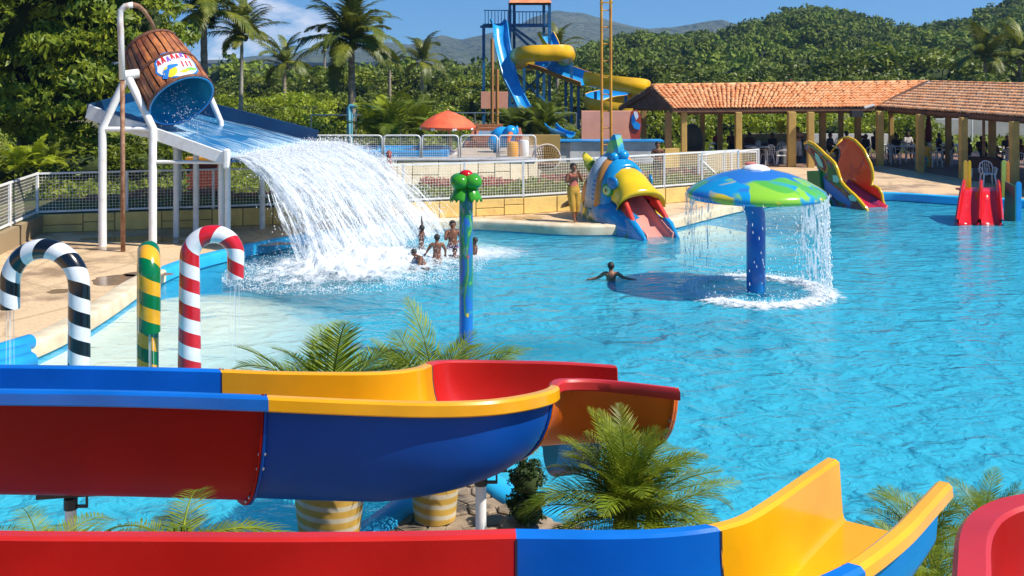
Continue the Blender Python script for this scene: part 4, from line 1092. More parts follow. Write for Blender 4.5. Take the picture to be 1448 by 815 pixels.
m = MB(); m.box(NL + Vector((.05, -.02, -.1)), (.16, .2, .5)); m.build('end_block', WHITE, tray, bevel=.05)
for a, b in ((FU3, FU2), (FU2, FU), (FU, FL)):
    m = MB(); m.bar(a + Vector((0, 0, .06)), b + Vector((0, 0, .02)), .08, .46); m.build('far_board', TBD, tray, bevel=.01)
m = MB(); m.bar(NU3 + Vector((0, .05, -.1)), FU3 + Vector((0, 0, -.05)), .08, .36); m.build('back_board', TBD, tray, bevel=.01)
m = MB(); m.bar(FL + Vector((0, 0, -.12)), NL + Vector((0, .15, -.2)), .12, .06); m.build('lip', LBLUE, tray)
# running water on the tray
def foam_mat(name, lo, hi, scale, stretch, col=(.86, .90, .93), tint=0.0, fibres=True, use='UV', edge=True, trans=.25, amax=1.0):
    m = bpy.data.materials.new(name); m.use_nodes = True; nt = m.node_tree; l = nt.links.new
    for n in list(nt.nodes): nt.nodes.remove(n)
    out = nd(nt, 'ShaderNodeOutputMaterial'); tcn = nd(nt, 'ShaderNodeTexCoord'); mpn = nd(nt, 'ShaderNodeMapping'); mpn.inputs['Scale'].default_value = stretch
    l(tcn.outputs[use], mpn.inputs[0])
    n1 = nd(nt, 'ShaderNodeTexNoise'); n1.inputs['Scale'].default_value = scale; n1.inputs['Detail'].default_value = 6; n1.inputs['Roughness'].default_value = .62; n1.inputs['Distortion'].default_value = .3
    l(mpn.outputs[0], n1.inputs['Vector'])
    at = nd(nt, 'ShaderNodeAttribute'); at.attribute_name = 'dens'
    ad = nd(nt, 'ShaderNodeMath'); ad.operation = 'ADD'; l(n1.outputs['Fac'], ad.inputs[0]); l(at.outputs['Fac'], ad.inputs[1])
    mr = nd(nt, 'ShaderNodeMapRange'); mr.inputs[1].default_value = lo; mr.inputs[2].default_value = hi; mr.inputs[4].default_value = amax; l(ad.outputs[0], mr.inputs[0])
    df = nd(nt, 'ShaderNodeBsdfDiffuse'); df.inputs['Color'].default_value = c4(col)
    tl = nd(nt, 'ShaderNodeBsdfTranslucent'); tl.inputs['Color'].default_value = c4(col)
    gl = nd(nt, 'ShaderNodeBsdfGlossy'); gl.inputs['Roughness'].default_value = .25
    bp = nd(nt, 'ShaderNodeBump'); bp.inputs['Strength'].default_value = .8; bp.inputs['Distance'].default_value = .08; l(n1.outputs['Fac'], bp.inputs['Height'])
    l(bp.outputs[0], df.inputs['Normal']); l(bp.outputs[0], gl.inputs['Normal'])
    a = nd(nt, 'ShaderNodeMixShader'); a.inputs[0].default_value = trans; l(df.outputs[0], a.inputs[1]); l(tl.outputs[0], a.inputs[2])
    b = nd(nt, 'ShaderNodeMixShader'); b.inputs[0].default_value = .08; l(a.outputs[0], b.inputs[1]); l(gl.outputs[0], b.inputs[2])
    tr = nd(nt, 'ShaderNodeBsdfTransparent'); c = nd(nt, 'ShaderNodeMixShader'); l(mr.outputs[0], c.inputs[0]); l(tr.outputs[0], c.inputs[1]); l(b.outputs[0], c.inputs[2]); l(c.outputs[0], out.inputs['Surface'])
    return m
def sheet(name, fn, nu, nv, mt, dens, parent=None, **k):
    """surface fn(u,v) with UVs and a density attribute dens(u,v)"""
    V = []; A = []; UV = []
    for j in range(nv + 1):
        for i in range(nu + 1):
            u, v = i / nu, j / nv; V.append(tuple(fn(u, v))); A.append(dens(u, v)); UV.append((u, v))
    Fq = np.array([(j * (nu + 1) + i, j * (nu + 1) + i + 1, (j + 1) * (nu + 1) + i + 1, (j + 1) * (nu + 1) + i) for j in range(nv) for i in range(nu)])
    me = raw_mesh(name, V, Fq, mt, True)
    at = me.attributes.new('dens', 'FLOAT', 'POINT'); at.data.foreach_set('value', np.array(A, dtype=np.float32))
    uvl = me.uv_layers.new(name='UVMap'); uvl.data.foreach_set('uv', np.array(UV, dtype=np.float32)[Fq.ravel()].ravel())
    o = link(name, me, parent); props(o, **k)
    if parent: o.location = -origin_of(parent)
    return o
fm_tray = foam_mat('running_water', .46, .80, 3, (9, 1.6, 1), col=(.50, .72, .85))
def tray_pt(u, v):   # u across (near->far), v down the slope
    if v < .35:
        t = v / .35; a = NU2.lerp(NU, t); b = FU2.lerp(FU, t)
    else:
        t = (v - .35) / .65; a = NU.lerp(NL, t); b = FU.lerp(FL, t)
    return a.lerp(b, .02 + .96 * u) + Vector((0, 0, -.09 + .025 * fnoise(u * 5, v * 14)))
FALLC = thing('waterfall', 'broad white cascade pouring from the blue tray into the pool', 'waterfall', (-4.2, 27.5, WZ))
sheet('running_water', tray_pt, 40, 30, fm_tray, lambda u, v: -.03 + .24 * max(0, (v - .75) / .25) + (.2 if .25 < v < .6 and u < .4 else 0), FALLC)
# the fall: layers of torn sheet on ballistic paths
def fall_pt(u, t, k):
    lip = NL.lerp(FL, .02 + .96 * u) + Vector((0, 0, -.10))
    drop = lip.z - WZ; T = math.sqrt(2 * drop / 9.8)
    vx = (3.5 + 1.6 * u) * (1 + .14 * fnoise(u * 6 + k * 7, k)) + (.35 * k - .5); vy = -(2.5 - .9 * u) * (1 + .1 * fnoise(u * 5, k * 5))
    tt = t * T * 1.02
    up = .35 * (1 + .8 * fnoise(u * 9, k * 3 + 20)) + .06 * k
    p = lip + Vector((vx * tt, vy * tt, up * tt * (1 - t) * 2 - 4.9 * tt * tt))
    w = .02 + .16 * t
    p += Vector((fnoise(u * 26, t * 3, k), fnoise(u * 26, t * 3, k + 9), fnoise(u * 22, t * 4, k + 17) * .7)) * w * 1.6
    return p
for k in range(5):
    fmk = foam_mat('falling_water', .43, .68, 1.0, (46 + 9 * k, 8 + 1.5 * k, 1.0 + k * 3.1), col=(.84, .89, .94), trans=.4, amax=.88)
    sheet('water_sheet', lambda u, v, k=k: fall_pt(u, v, k), 150, 60, fmk, lambda u, v, k=k: .37 - (.38 + .09 * (1 - u)) * v ** .8 - (.05 * k if k > 2 else 0) + (.10 if v > .88 else 0) , FALLC)
def droplets(name, P, sizes, mt, parent, rs, stretch=None):
    base = np.array([(1, 0, -.5), (-.5, .87, -.5), (-.5, -.87, -.5), (0, 0, 1)]); fc = np.array([(0, 2, 1), (0, 1, 3), (1, 2, 3), (2, 0, 3)])
    n = len(P); V = base[None] * sizes[:, None, None]
    if stretch is not None: V[:, :, 2] *= stretch
    V = V + P[:, None, :]
    Fq = (fc[None] + (np.arange(n) * 4)[:, None, None]).reshape(-1, 3)
    o = link(name, raw_mesh(name, V.reshape(-1, 3), Fq, mt), parent); o['kind'] = 'stuff'
    if parent: o.location = -origin_of(parent)
    return o
SPRAY = mat('spray', (.88, .92, .95), .3, spec=.6)
rs = np.random.RandomState(21)
n = 22000; U = rs.rand(n); T = rs.rand(n) ** .8
P = np.array([tuple(fall_pt(u, t, rs.uniform(-.7, 5.5)) + Vector(rs.normal(size=3) * (.05 + .2 * t))) for u, t in zip(U, T)])
P = P[P[:, 2] > WZ]
droplets('spray', P, rs.uniform(.004, .015, len(P)), SPRAY, FALLC, rs, 1.8)
# streaks: thin ribbons following the paths
V = []; Fq = []
for q in range(520):
    u = rs.rand(); k = rs.uniform(-.6, 5.2); t0 = rs.uniform(0, .75); L_ = rs.uniform(.06, .3); w = rs.uniform(.006, .018); ns = 5
    o = len(V)
    for i in range(ns + 1):
        t = min(1, t0 + L_ * i / ns); p = fall_pt(u, t, k); ww = w * math.sin(PI * (i + .3) / (ns + .6)); V += [p + Vector((-.5, -.6, .2)) * ww, p + Vector((.5, .6, -.2)) * ww]
    for i in range(ns): Fq.append((o + 2 * i, o + 2 * i + 1, o + 2 * i + 3, o + 2 * i + 2))
o = link('streaks', raw_mesh('streaks', [tuple(v) for v in V], Fq, SPRAY), FALLC); o.location = -origin_of(FALLC); o['kind'] = 'stuff'
# foam where it lands
def foam_patch(name, cx, cy_, rx, ry, h, mt, rot=0, nu=110, nv=70, seed=0, ring=None, **k):
    def fn(u, v):
        x, y = (u * 2 - 1) * 1.25, (v * 2 - 1) * 1.25; r = math.hypot(x, y)
        e = max(0, 1 - r) if ring is None else max(0, 1 - abs(r - ring) / (.22))
        X = x * rx; Y = y * ry; c, s = math.cos(rot), math.sin(rot)
        wx, wy = cx + X * c - Y * s, cy_ + X * s + Y * c
        return (wx, wy, WZ + .012 + h * min(1, e * 1.6) * (.35 + .9 * abs(fnoise(wx * 2.6, wy * 2.6, seed)) + .5 * abs(fnoise(wx * 9, wy * 9, seed))))
    def dn(u, v):
        x, y = (u * 2 - 1) * 1.25, (v * 2 - 1) * 1.25; r = math.hypot(x, y)
        if ring is None: return .62 - .75 * r
        return .30 - 1.5 * abs(r - ring)
    return sheet(name, fn, nu, nv, mt, dn, **k)
FOAM = foam_mat('foam', .44, .78, 3.4, (1, 1, 1), use='Object', col=(.86, .90, .93), trans=.1)
cl_ = (PD(505, 385, 24.3).x, 24.2)
foam_patch('foam', cl_[0] - .1, cl_[1] + .7, 2.9, 2.2, .42, FOAM, rot=.75, seed=1, kind='stuff')
foam_patch('foam', PD(665, 350, 25.5).x, 26.8, 2.1, 1.5, .03, foam_mat('thin_foam', .56, .95, 4.5, (1, 1.6, 1), use='Object', trans=.1, amax=.8), rot=.2, seed=2, nu=80, nv=60, kind='stuff')
n = 16000; a = rs.uniform(0, 2 * PI, n); r_ = rs.rand(n) ** .6
P = np.stack([cl_[0] + (r_ * 3.3 * np.cos(a)) * .75 - r_ * 2.6 * np.sin(a) * .65, cl_[1] + .7 + r_ * 3.3 * np.cos(a) * .65 + r_ * 2.6 * np.sin(a) * .75, WZ + rs.exponential(.20, n) * (1.25 - r_)], 1)
droplets('spray', P, rs.uniform(.004, .014, n), SPRAY, None, rs)
# ---- the barrel ------------------------------------------------------
ax = Vector((.60, -.50, -.72)).normalized()
co = PD(257, 143, 27.0)     # centre of the open end
Lb = 1.92; r0, r1 = .72, .86
cb = co - ax * Lb
barrel = thing('tipping_barrel', 'giant wooden tipping barrel with blue inside, pouring over the tray', 'barrel', co - ax * Lb * .5)
u_ = ax.cross(Vector((0, 0, 1))).normalized(); v_ = u_.cross(ax).normalized()
def BR(t, a, e=0.0):
    r = r0 + (r1 - r0) * t + .05 * math.sin(PI * t) + e
    return cb + ax * (Lb * t) + (u_ * math.cos(a) + v_ * math.sin(a)) * r
STAVE = mat('stave_wood', (.56, .19, .045), .55, (.20, .055, .02), scale=3.2, bump=.5, bscale=9, stretch=(1, 1, 1), objrand=.35, coat=.15)
NS = 26
for k in range(NS):
    a0_ = 2 * PI * k / NS + .018 + .01 * (k % 3); a1_ = 2 * PI * (k + 1) / NS - .018; m = MB(); rows = []
    for j in range(7):
        t = j / 6; wob = .012 * math.sin(j * 2.1 + k)
        rows.append([BR(t, a0_ + wob, -.03), BR(t, a0_ + wob, .0), BR(t, (a0_ + a1_) / 2, .008), BR(t, a1_ + wob, .0), BR(t, a1_ + wob, -.03)])
    m.grid(rows); o = m.build('stave', STAVE, barrel, bevel=0)
m = MB(); m.grid([[BR(t, 2 * PI * k / 40, -.045) for k in range(40)] for t in (0.02, .25, .5, .75, .985)], True); m.build('liner', mat('liner_blue', (.01, .25, .48), .3, (.03, .38, .6), scale=2.2, coat=.3), barrel, smooth=True)
m = MB(); m.grid([[BR(t, 2 * PI * k / 40, -.034) for k in range(40)] for t in (0.01, .25, .5, .75, .99)], True); m.build('inner_shell', mat('barrel_gap', (.02, .008, .004), .8), barrel, smooth=True)
m = MB(); m.add([BR(.03, 2 * PI * k / 40, -.03) for k in range(40)], [tuple(range(40))]); m.build('bottom', STAVE, barrel)
HOOP = mat('hoop_brown', (.10, .035, .02), .5, (.2, .08, .04), scale=8, bump=.2)
for t, w, e in ((.02, .10, .025), (.53, .085, .028), (.985, .08, .028)):
    m = MB(); hw = w / Lb / 2
    m.grid([[BR(t + dt, 2 * PI * k / 48, ee) for k in range(48)] for dt, ee in ((-hw, -.01), (-hw, e), (hw, e), (hw, -.01))], True); m.build('hoop', HOOP, barrel, smooth=True, auto=40)
m = MB(); m.grid([[BR(t, 2 * PI * k / 48, ee) for k in range(48)] for t, ee in ((1.0, .0), (1.006, .0), (1.006, -.05), (.99, -.05))], True); m.build('rim', LBLUE, barrel, smooth=True)
# facing angle: direction towards the camera
best = max(range(360), key=lambda d: (u_ * math.cos(R(d)) + v_ * math.sin(R(d))).dot((Vector((0, 0, EYE)) - co).normalized()))
AC = R(best)
sgn = 1 if BR(.5, AC + .3).x > BR(.5, AC).x else -1
def patch(name, mt, t0, t1, a0_, a1_, e, outline, **k):
    """curved print on the barrel: outline in (0..1, 0..1), a across and t along"""
    n = len(outline); cxo = sum(p[0] for p in outline) / n; cyo = sum(p[1] for p in outline) / n
    m = MB(); ring = [[], [], []]
    for p in outline:
        for q, f in enumerate((1.0, .55, .12)):
            x = cxo + (p[0] - cxo) * f; y = cyo + (p[1] - cyo) * f
            ring[q].append(BR(t0 + (t1 - t0) * (1 - y), AC + sgn * (a0_ + (a1_ - a0_) * x), e))
    m.grid(ring, True); m.add(ring[2], [tuple(range(n))])
    return m.build(name, mt, barrel, **k)
def blob(cx, cy_, rx, ry, n=14, j=.18, seed=0, rot=0):
    rs_ = random.Random(seed); o = []
    for k in range(n):
        a = 2 * PI * k / n; f = 1 + rs_.uniform(-j, j); x, y = rx * f * math.cos(a), ry * f * math.sin(a)
        o.append((cx + x * math.cos(rot) - y * math.sin(rot), cy_ + x * math.sin(rot) + y * math.cos(rot)))
    return o
PW, PR_, PBl, PY, PG = [mat(n_, c_, .35) for n_, c_ in (('print_white', (.75, .8, .85)), ('print_red', (.62, .03, .03)), ('print_blue', (.03, .2, .6)), ('print_yellow', (.85, .6, .03)), ('print_green', (.2, .5, .08)))]
A0, A1, T0, T1 = -.16, 1.0, .50, .98
patch('logo_outline', PBl, T0, T1, A0, A1, .012, blob(.5, .5, .56, .52, 20, .10, 4))
patch('logo_plate', PW, T0, T1, A0, A1, .016, blob(.5, .5, .51, .47, 20, .10, 4))
for k, (x, y, h) in enumerate([(.12, .76, .20), (.25, .80, .26), (.37, .76, .22), (.49, .82, .26), (.61, .78, .22), (.73, .83, .24), (.85, .76, .2)]):   # row of lettering-like strokes
    patch('logo_letter', PR_ if k % 3 != 2 else mat('print_violet', (.25, .1, .5), .35), T0, T1, A0, A1, .020, [(x - .05, y - h / 2), (x - .015, y - h / 2), (x, y - .03), (x + .02, y - h / 2), (x + .055, y - h / 2), (x + .03, y + h / 2), (x - .02, y + h / 2 - .04)])
patch('logo_sun', PY, T0, T1, A0, A1, .020, blob(.26, .32, .17, .20, 16, .12, 6))
patch('logo_wave', PBl, T0, T1, A0, A1, .023, [(.02, .2), (.12, .42), (.3, .55), (.5, .5), (.52, .42), (.36, .44), (.2, .32), (.12, .12)])
for k in range(3): patch('logo_letter', PR_, T0, T1, A0, A1, .020, [(.6 + k * .11, .34), (.64 + k * .11, .34), (.66 + k * .11, .56), (.62 + k * .11, .58)])
patch('logo_leaf', PG, T0, T1, A0, A1, .020, blob(.78, .24, .16, .07, 12, .2, 8))
patch('logo_leaf', PY, T0, T1, A0, A1, .021, blob(.58, .18, .12, .06, 12, .2, 9))
m = MB(); s_ = pivN + Vector((.45, .3, .12)); m.tube([s_, s_ + Vector((.35, .35, .12))], [.17, .13], 12); m.build('axle_hub', WHITE, barrel, smooth=True, auto=40)
# water thrown from the barrel
n = 260; t = rs.rand(n); P = np.array([tuple(co + ax * (-.9 + 1.3 * tt) + (u_ * rs.normal() * .3 + v_ * rs.normal() * .2) + Vector((.25 * tt, 0, -.35 * tt - .2))) for tt in t])
droplets('spray', P, rs.uniform(.005, .012, n), SPRAY, barrel, rs, 1.6)

# ================================================================== CANDY CANES
def stripes(name, c1, c2, n, duty=.5, wear=.0):
    m, nt, b = new_mat(name); l = nt.links.new
    uv = nd(nt, 'ShaderNodeUVMap'); sp_ = nd(nt, 'ShaderNodeSeparateXYZ'); l(uv.outputs[0], sp_.inputs[0])
    a = nd(nt, 'ShaderNodeMath'); a.operation = 'MULTIPLY_ADD'; a.inputs[1].default_value = n; l(sp_.outputs[1], a.inputs[0]); l(sp_.outputs[0], a.inputs[2])
    f = nd(nt, 'ShaderNodeMath'); f.operation = 'FRACT'; l(a.outputs[0], f.inputs[0])
    g = nd(nt, 'ShaderNodeMath'); g.operation = 'GREATER_THAN'; g.inputs[1].default_value = duty; l(f.outputs[0], g.inputs[0])
    mxn = nd(nt, 'ShaderNodeMixRGB'); mxn.inputs[1].default_value = c4(c1); mxn.inputs[2].default_value = c4(c2); l(g.outputs[0], mxn.inputs[0])
    nz_ = nd(nt, 'ShaderNodeTexNoise'); nz_.inputs['Scale'].default_value = 5; nz_.inputs['Detail'].default_value = 8
    tcn = nd(nt, 'ShaderNodeTexCoord'); l(tcn.outputs['Object'], nz_.inputs['Vector'])
    hs = nd(nt, 'ShaderNodeHueSaturation'); mr = nd(nt, 'ShaderNodeMapRange'); mr.inputs[1].default_value = .3; mr.inputs[2].default_value = .7; mr.inputs[3].default_value = .8; mr.inputs[4].default_value = 1.05
    l(nz_.outputs['Fac'], mr.inputs[0]); l(mr.outputs[0], hs.inputs['Value']); l(mxn.outputs[0], hs.inputs['Color']); l(hs.outputs[0], b.inputs['Base Color'])
    b.inputs['Roughness'].default_value = .22; b.inputs['Coat Weight'].default_value = .5
    return m
def cane(label, base, top, rad, rx, dirv, tip_z, mt, r_leg=.17, r_tip=.13, name='candy_cane'):
    """hooked striped tube: leg at base, arch of radius rx in direction dirv"""
    root = thing(name, label, 'water sprayer', base)
    d = Vector(dirv).normalized(); pts = []; rad_ = []
    zc = top - rx - r_leg
    for i in range(16): pts.append(base + Vector((0, 0, (zc - base.z) * i / 15)))
    for i in range(1, 25):
        a = PI - PI * i / 24; pts.append(Vector((base.x, base.y, zc)) + d * (rx + rx * math.cos(a)) + Vector((0, 0, rx * math.sin(a))))
    e = pts[-1]; ne = 6
    for i in range(1, ne + 1): pts.append(Vector((e.x, e.y, zc + (tip_z - zc) * i / ne)))
    n = len(pts); 
    ln = [0]
    for i in range(1, n): ln.append(ln[-1] + (pts[i] - pts[i - 1]).length)
    for i in range(n): rad_.append(r_leg + (r_tip - r_leg) * (ln[i] / ln[-1]))
    K = 28; rows = []; uvs = []; prev = None
    m = MB()
    for i, p in enumerate(pts):
        t = (pts[min(i + 1, n - 1)] - pts[max(i - 1, 0)]).normalized()
        if prev is None: prev = t.cross(Vector((0, 1, 0.01))).normalized()
        prev = (prev - t * prev.dot(t)).normalized(); bn = t.cross(prev)
        for k in range(K + 1):
            a = 2 * PI * k / K; m.v.append(tuple(p + (prev * math.cos(a) + bn * math.sin(a)) * rad_[i])); uvs.append((k / K, ln[i]))
    for i in range(n - 1):
        for k in range(K): o = i * (K + 1) + k; m.f.append((o, o + 1, o + K + 2, o + K + 1))
    # open end with an inner wall
    o = (n - 1) * (K + 1); cen = pts[-1]
    for k in range(K + 1): v = Vector(m.v[o + k]); m.v.append(tuple(cen + (v - cen) * .82)); uvs.append((k / K, ln[-1]))
    for k in range(K + 1): v = Vector(m.v[o + k]); m.v.append(tuple(cen + (v - cen) * .80 + Vector((0, 0, .25)))); uvs.append((k / K, ln[-1]))
    for q in range(2):
        for k in range(K): a = o + q * (K + 1) + k; m.f.append((a, a + 1, a + K + 2, a + K + 1))
    m.uv = uvs
    m.build('tube', mt, root, smooth=True, auto=50)
    # thin trickle from the mouth
    w = MB()
    for q in range(4):
        x = rnd.uniform(-.07, .07); y = rnd.uniform(-.07, .07); w.tube([Vector((e.x + x, e.y + y, tip_z + .05)), Vector((e.x + x * 1.1, e.y + y, tip_z - .4)), Vector((e.x + x * 1.4, e.y + y, WZ))], [.007, .005, .002], 5)
    w.build('water_trickle', TRICK, root)
    return root
def trick_mat():
    m = bpy.data.materials.new('trickle'); m.use_nodes = True; nt = m.node_tree; b = nt.nodes['Principled BSDF']
    b.inputs['Base Color'].default_value = (.85, .93, .97, 1); b.inputs['Roughness'].default_value = .08; b.inputs['Alpha'].default_value = .32
    return m
TRICK = trick_mat()
sR = stripes('red_white_stripes', (.60, .010, .015), (.80, .80, .80), 2.55, .5)
sK = stripes('black_white_stripes', (.006, .006, .008), (.80, .80, .80), 2.5, .5)
sG = stripes('green_yellow_stripes', (.0, .16, .04), (.82, .40, .01), 2.5, .5)
bR = Vector(((268 - CX) * 15.4 / F, 15.4, WZ - .3)); cane('red and white striped candy cane sprayer, rightmost of the three', bR, EYE - (315 - CY) * 15.4 / F, 0, .325, (1, .25, 0), EYE - (393 - CY) * 15.6 / F, sR, .178, .118)
bK = Vector(((112 - CX) * 14.9 / F, 14.9, WZ - .3)); cane('black and white striped candy cane sprayer at the left edge', bK, EYE - (337 - CY) * 14.9 / F, 0, .52, (-1, .12, 0), EYE - (437 - CY) * 15.0 / F, sK, .158, .135)
bG = Vector(((209 - CX) * 15.9 / F, 15.9, WZ - .3)); cane('green and yellow striped cane sprayer hooking towards the viewer, between the other two', bG, EYE - (347 - CY) * 15.2 / F, 0, .34, (.38, -1, 0), EYE - (471 - CY) * 15.2 / F, sG, .16, .155)
# ================================================================== PALM-SHAPED SPRAY POLE
pbse = Vector(((659 - CX) * 17.4 / F, 17.4, WZ - .4)); ztop = EYE - (247 - CY) * 17.4 / F; sp1 = F / 17.4
root = thing('spray_pole', 'tall painted pole topped by green lobed leaves and a red ball', 'water sprayer', pbse)
def sea_paint():
    m, nt, b = new_mat('sea_painting'); l = nt.links.new
    tcn = nd(nt, 'ShaderNodeTexCoord'); mpn = nd(nt, 'ShaderNodeMapping'); mpn.inputs['Scale'].default_value = (3.5, 3.5, 1.3); l(tcn.outputs['Object'], mpn.inputs[0])
    nz_ = nd(nt, 'ShaderNodeTexNoise'); nz_.inputs['Scale'].default_value = 1.6; nz_.inputs['Detail'].default_value = 1.5; nz_.inputs['Distortion'].default_value = 1.4; l(mpn.outputs[0], nz_.inputs['Vector'])
    r = nd(nt, 'ShaderNodeValToRGB'); cr = r.color_ramp; cr.interpolation = 'CONSTANT'
    cr.elements[0].position = 0; cr.elements[0].color = (.02, .12, .45, 1); cr.elements[1].position = .42; cr.elements[1].color = (.01, .17, .30, 1)
    for p_, c_ in ((.5, (.01, .20, .10, 1)), (.58, (.10, .34, .05, 1)), (.63, (.16, .25, .45, 1)), (.68, (.02, .14, .5, 1))):
        e = cr.elements.new(p_); e.color = c_
    l(nz_.outputs['Fac'], r.inputs[0])
    sp_ = nd(nt, 'ShaderNodeSeparateXYZ'); l(tcn.outputs['Object'], sp_.inputs[0]); mr = nd(nt, 'ShaderNodeMapRange'); mr.inputs[1].default_value = .9; mr.inputs[2].default_value = 1.7; l(sp_.outputs[2], mr.inputs[0])
    mxn = nd(nt, 'ShaderNodeMixRGB'); mxn.inputs[1].default_value = (.012, .16, .55, 1); l(mr.outputs[0], mxn.inputs[0]); l(r.outputs[0], mxn.inputs[2]); l(mxn.outputs[0], b.inputs['Base Color'])
    b.inputs['Roughness'].default_value = .3; b.inputs['Coat Weight'].default_value = .3
    return m
m = MB(); m.lathe(pbse, [(.112, 0), (.112, ztop - pbse.z - .3), (.10, ztop - pbse.z - .25)], 28); m.build('pole', sea_paint(), root, smooth=True, auto=40)
GRN = fibre('lime_gelcoat', (.05, .33, .015), .2)
hc = Vector((pbse.x, pbse.y, ztop))
for k in range(4):
    a = PI / 4 + k * PI / 2 + .1; m = MB(); c = hc + Vector((math.cos(a) * .15, math.sin(a) * .15, -.11)); m.ball(c, .155, 18, (1, 1, .82)); m.build('lobe', GRN, root, smooth=True)
m = MB(); m.ball(hc + Vector((0, 0, -.005)), .115, 18, (1, 1, .72)); m.build('ball', fibre('glossy_red', (.62, .01, .01), .15), root, smooth=True)
for k in range(4):   # ragged leaf skirt
    a = PI / 4 + k * PI / 2 + .1; m = MB(); rows = []
    for i in range(9):
        s_ = i / 8; r_ = .10 + .19 * s_ ** .8; z = -.18 - .22 * s_ ** 1.8
        rows.append([hc + Vector((math.cos(a + w * .75 * (1 - .15 * s_)) * r_ * (1 - .12 * w * w), math.sin(a + w * .75 * (1 - .15 * s_)) * r_ * (1 - .12 * w * w), z - (.03 * (1 if (q % 2) else -1) if i == 8 else 0) - .03 * w * w)) for q, w in enumerate([-1, -.75, -.5, -.25, 0, .25, .5, .75, 1])])
    m.grid(rows); m.build('leaf', GRN, root, smooth=True, solid=.012)
m = MB()
for k, (dz_, a) in enumerate([(-1.35, 0), (-1.1, .4), (-.8, -.2)]): pass
for k, (x, z, c_) in enumerate([(-.04, -.58, (.5, .25, .2)), (.07, -.60, (.6, .45, .4)), (.04, -1.33, (.45, .05, .15)), (.03, -2.28, (.75, .5, .05))]):
    m = MB(); a = math.asin(x / .114); rr_ = .1145
    m.add([hc + Vector((math.sin(a + q * .22) * rr_, -math.cos(a + q * .22) * rr_, z + w * .04)) for q, w in ((-1, 0), (-.5, .8), (.5, .8), (1, 0), (.5, -.9), (-.5, -.9))], [(0, 1, 2, 3, 4, 5)]); m.build('painted_fish', mat('fish_paint', c_, .4), root)
m = MB(); rows = []
for i in range(20):
    t = i / 19; a = .1 + .28 * math.sin(t * 6); z = -1.2 - 1.1 * t; rows.append([hc + Vector((math.sin(a + q) * .1143, -math.cos(a + q) * .1143, z)) for q in (-.12, .12)])
m.grid(rows); m.build('painted_weed', mat('weed_paint', (.12, .3, .08), .4), root)
# ================================================================== WATER MUSHROOM
mb = G(1069, 412, WZ); Dm = mb.y; sm = F / Dm
mush = thing('water_mushroom', 'big round mushroom fountain with blue and green painted cap dripping water', 'fountain', mb)
zr_ = EYE - (270 - CY) / sm; zt_ = EYE - (238 - CY) / sm; rc = 98.5 / sm
def cap_paint():
    m, nt, b = new_mat('cap_painting'); l = nt.links.new
    tcn = nd(nt, 'ShaderNodeTexCoord'); nz_ = nd(nt, 'ShaderNodeTexNoise'); nz_.inputs['Scale'].default_value = 1.55; nz_.inputs['Detail'].default_value = 2.5; nz_.inputs['Distortion'].default_value = .9
    mpn = nd(nt, 'ShaderNodeMapping'); mpn.inputs['Location'].default_value = (3.3, 1.2, 0); l(tcn.outputs['Object'], mpn.inputs[0]); l(mpn.outputs[0], nz_.inputs['Vector'])
    r = nd(nt, 'ShaderNodeValToRGB'); cr = r.color_ramp; cr.interpolation = 'EASE'
    cr.elements[0].position = .0; cr.elements[0].color = (.01, .20, .55, 1); cr.elements[1].position = .44; cr.elements[1].color = (.01, .30, .62, 1)
    for p_, c_ in ((.47, (.09, .42, .03, 1)), (.57, (.24, .55, .03, 1)), (.60, (.75, .55, .03, 1)), (.635, (.16, .42, .45, 1)), (.68, (.02, .3, .6, 1))):
        e = cr.elements.new(p_); e.color = c_
    l(nz_.outputs['Fac'], r.inputs[0])
    # the crown of the cap is plain blue
    ln = nd(nt, 'ShaderNodeVectorMath'); ln.operation = 'LENGTH'; ml = nd(nt, 'ShaderNodeVectorMath'); ml.operation = 'MULTIPLY'; ml.inputs[1].default_value = (1, 1, 0)
    l(tcn.outputs['Object'], ml.inputs[0]); l(ml.outputs[0], ln.inputs[0])
    mr = nd(nt, 'ShaderNodeMapRange'); mr.inputs[1].default_value = .80; mr.inputs[2].default_value = .90; l(ln.outputs['Value'], mr.inputs[0])
    mxn = nd(nt, 'ShaderNodeMixRGB'); mxn.inputs[1].default_value = (.03, .17, .55, 1); l(mr.outputs[0], mxn.inputs[0]); l(r.outputs[0], mxn.inputs[2]); l(mxn.outputs[0], b.inputs['Base Color'])
    b.inputs['Roughness'].default_value = .2; b.inputs['Coat Weight'].default_value = .6
    return m
cp = Vector((mb.x, mb.y, 0)); H_ = zt_ - zr_
prof_ = [(.10, zt_), (.35, zt_ - .03), (.7, zt_ - .11), (1.0, zt_ - .22), (rc * .88, zr_ + .10), (rc * .97, zr_ + .01), (rc, zr_ - .08), (rc * .97, zr_ - .15), (rc * .8, zr_ - .17), (.4, zr_ - .15), (.15, zr_ - .2)]
m = MB(); m.lathe(cp, prof_, 72); CAP = m.build('cap', WHITE, mush, smooth=True)
m = MB(); m.lathe(cp + Vector((0, 0, zt_ - .04)), [(.30, 0), (.29, .035), (.22, .085), (.10, .115), (.02, .12)], 24)
for i in range(len(m.v)):
    x, y, z = m.v[i]; a = math.atan2(y - cp.y, x - cp.x); f = 1 + .05 * math.sin(a * 8); m.v[i] = (cp.x + (x - cp.x) * f, cp.y + (y - cp.y) * f, z)
m.build('nozzle_cap', WHITE, mush, smooth=True)
PIPEB = mat('stem_blue', (.006, .08, .42), .3, (.01, .19, .50), scale=1.2, coat=.3, lo=.35, hi=.6)
m = MB(); rt = 13.3 / sm
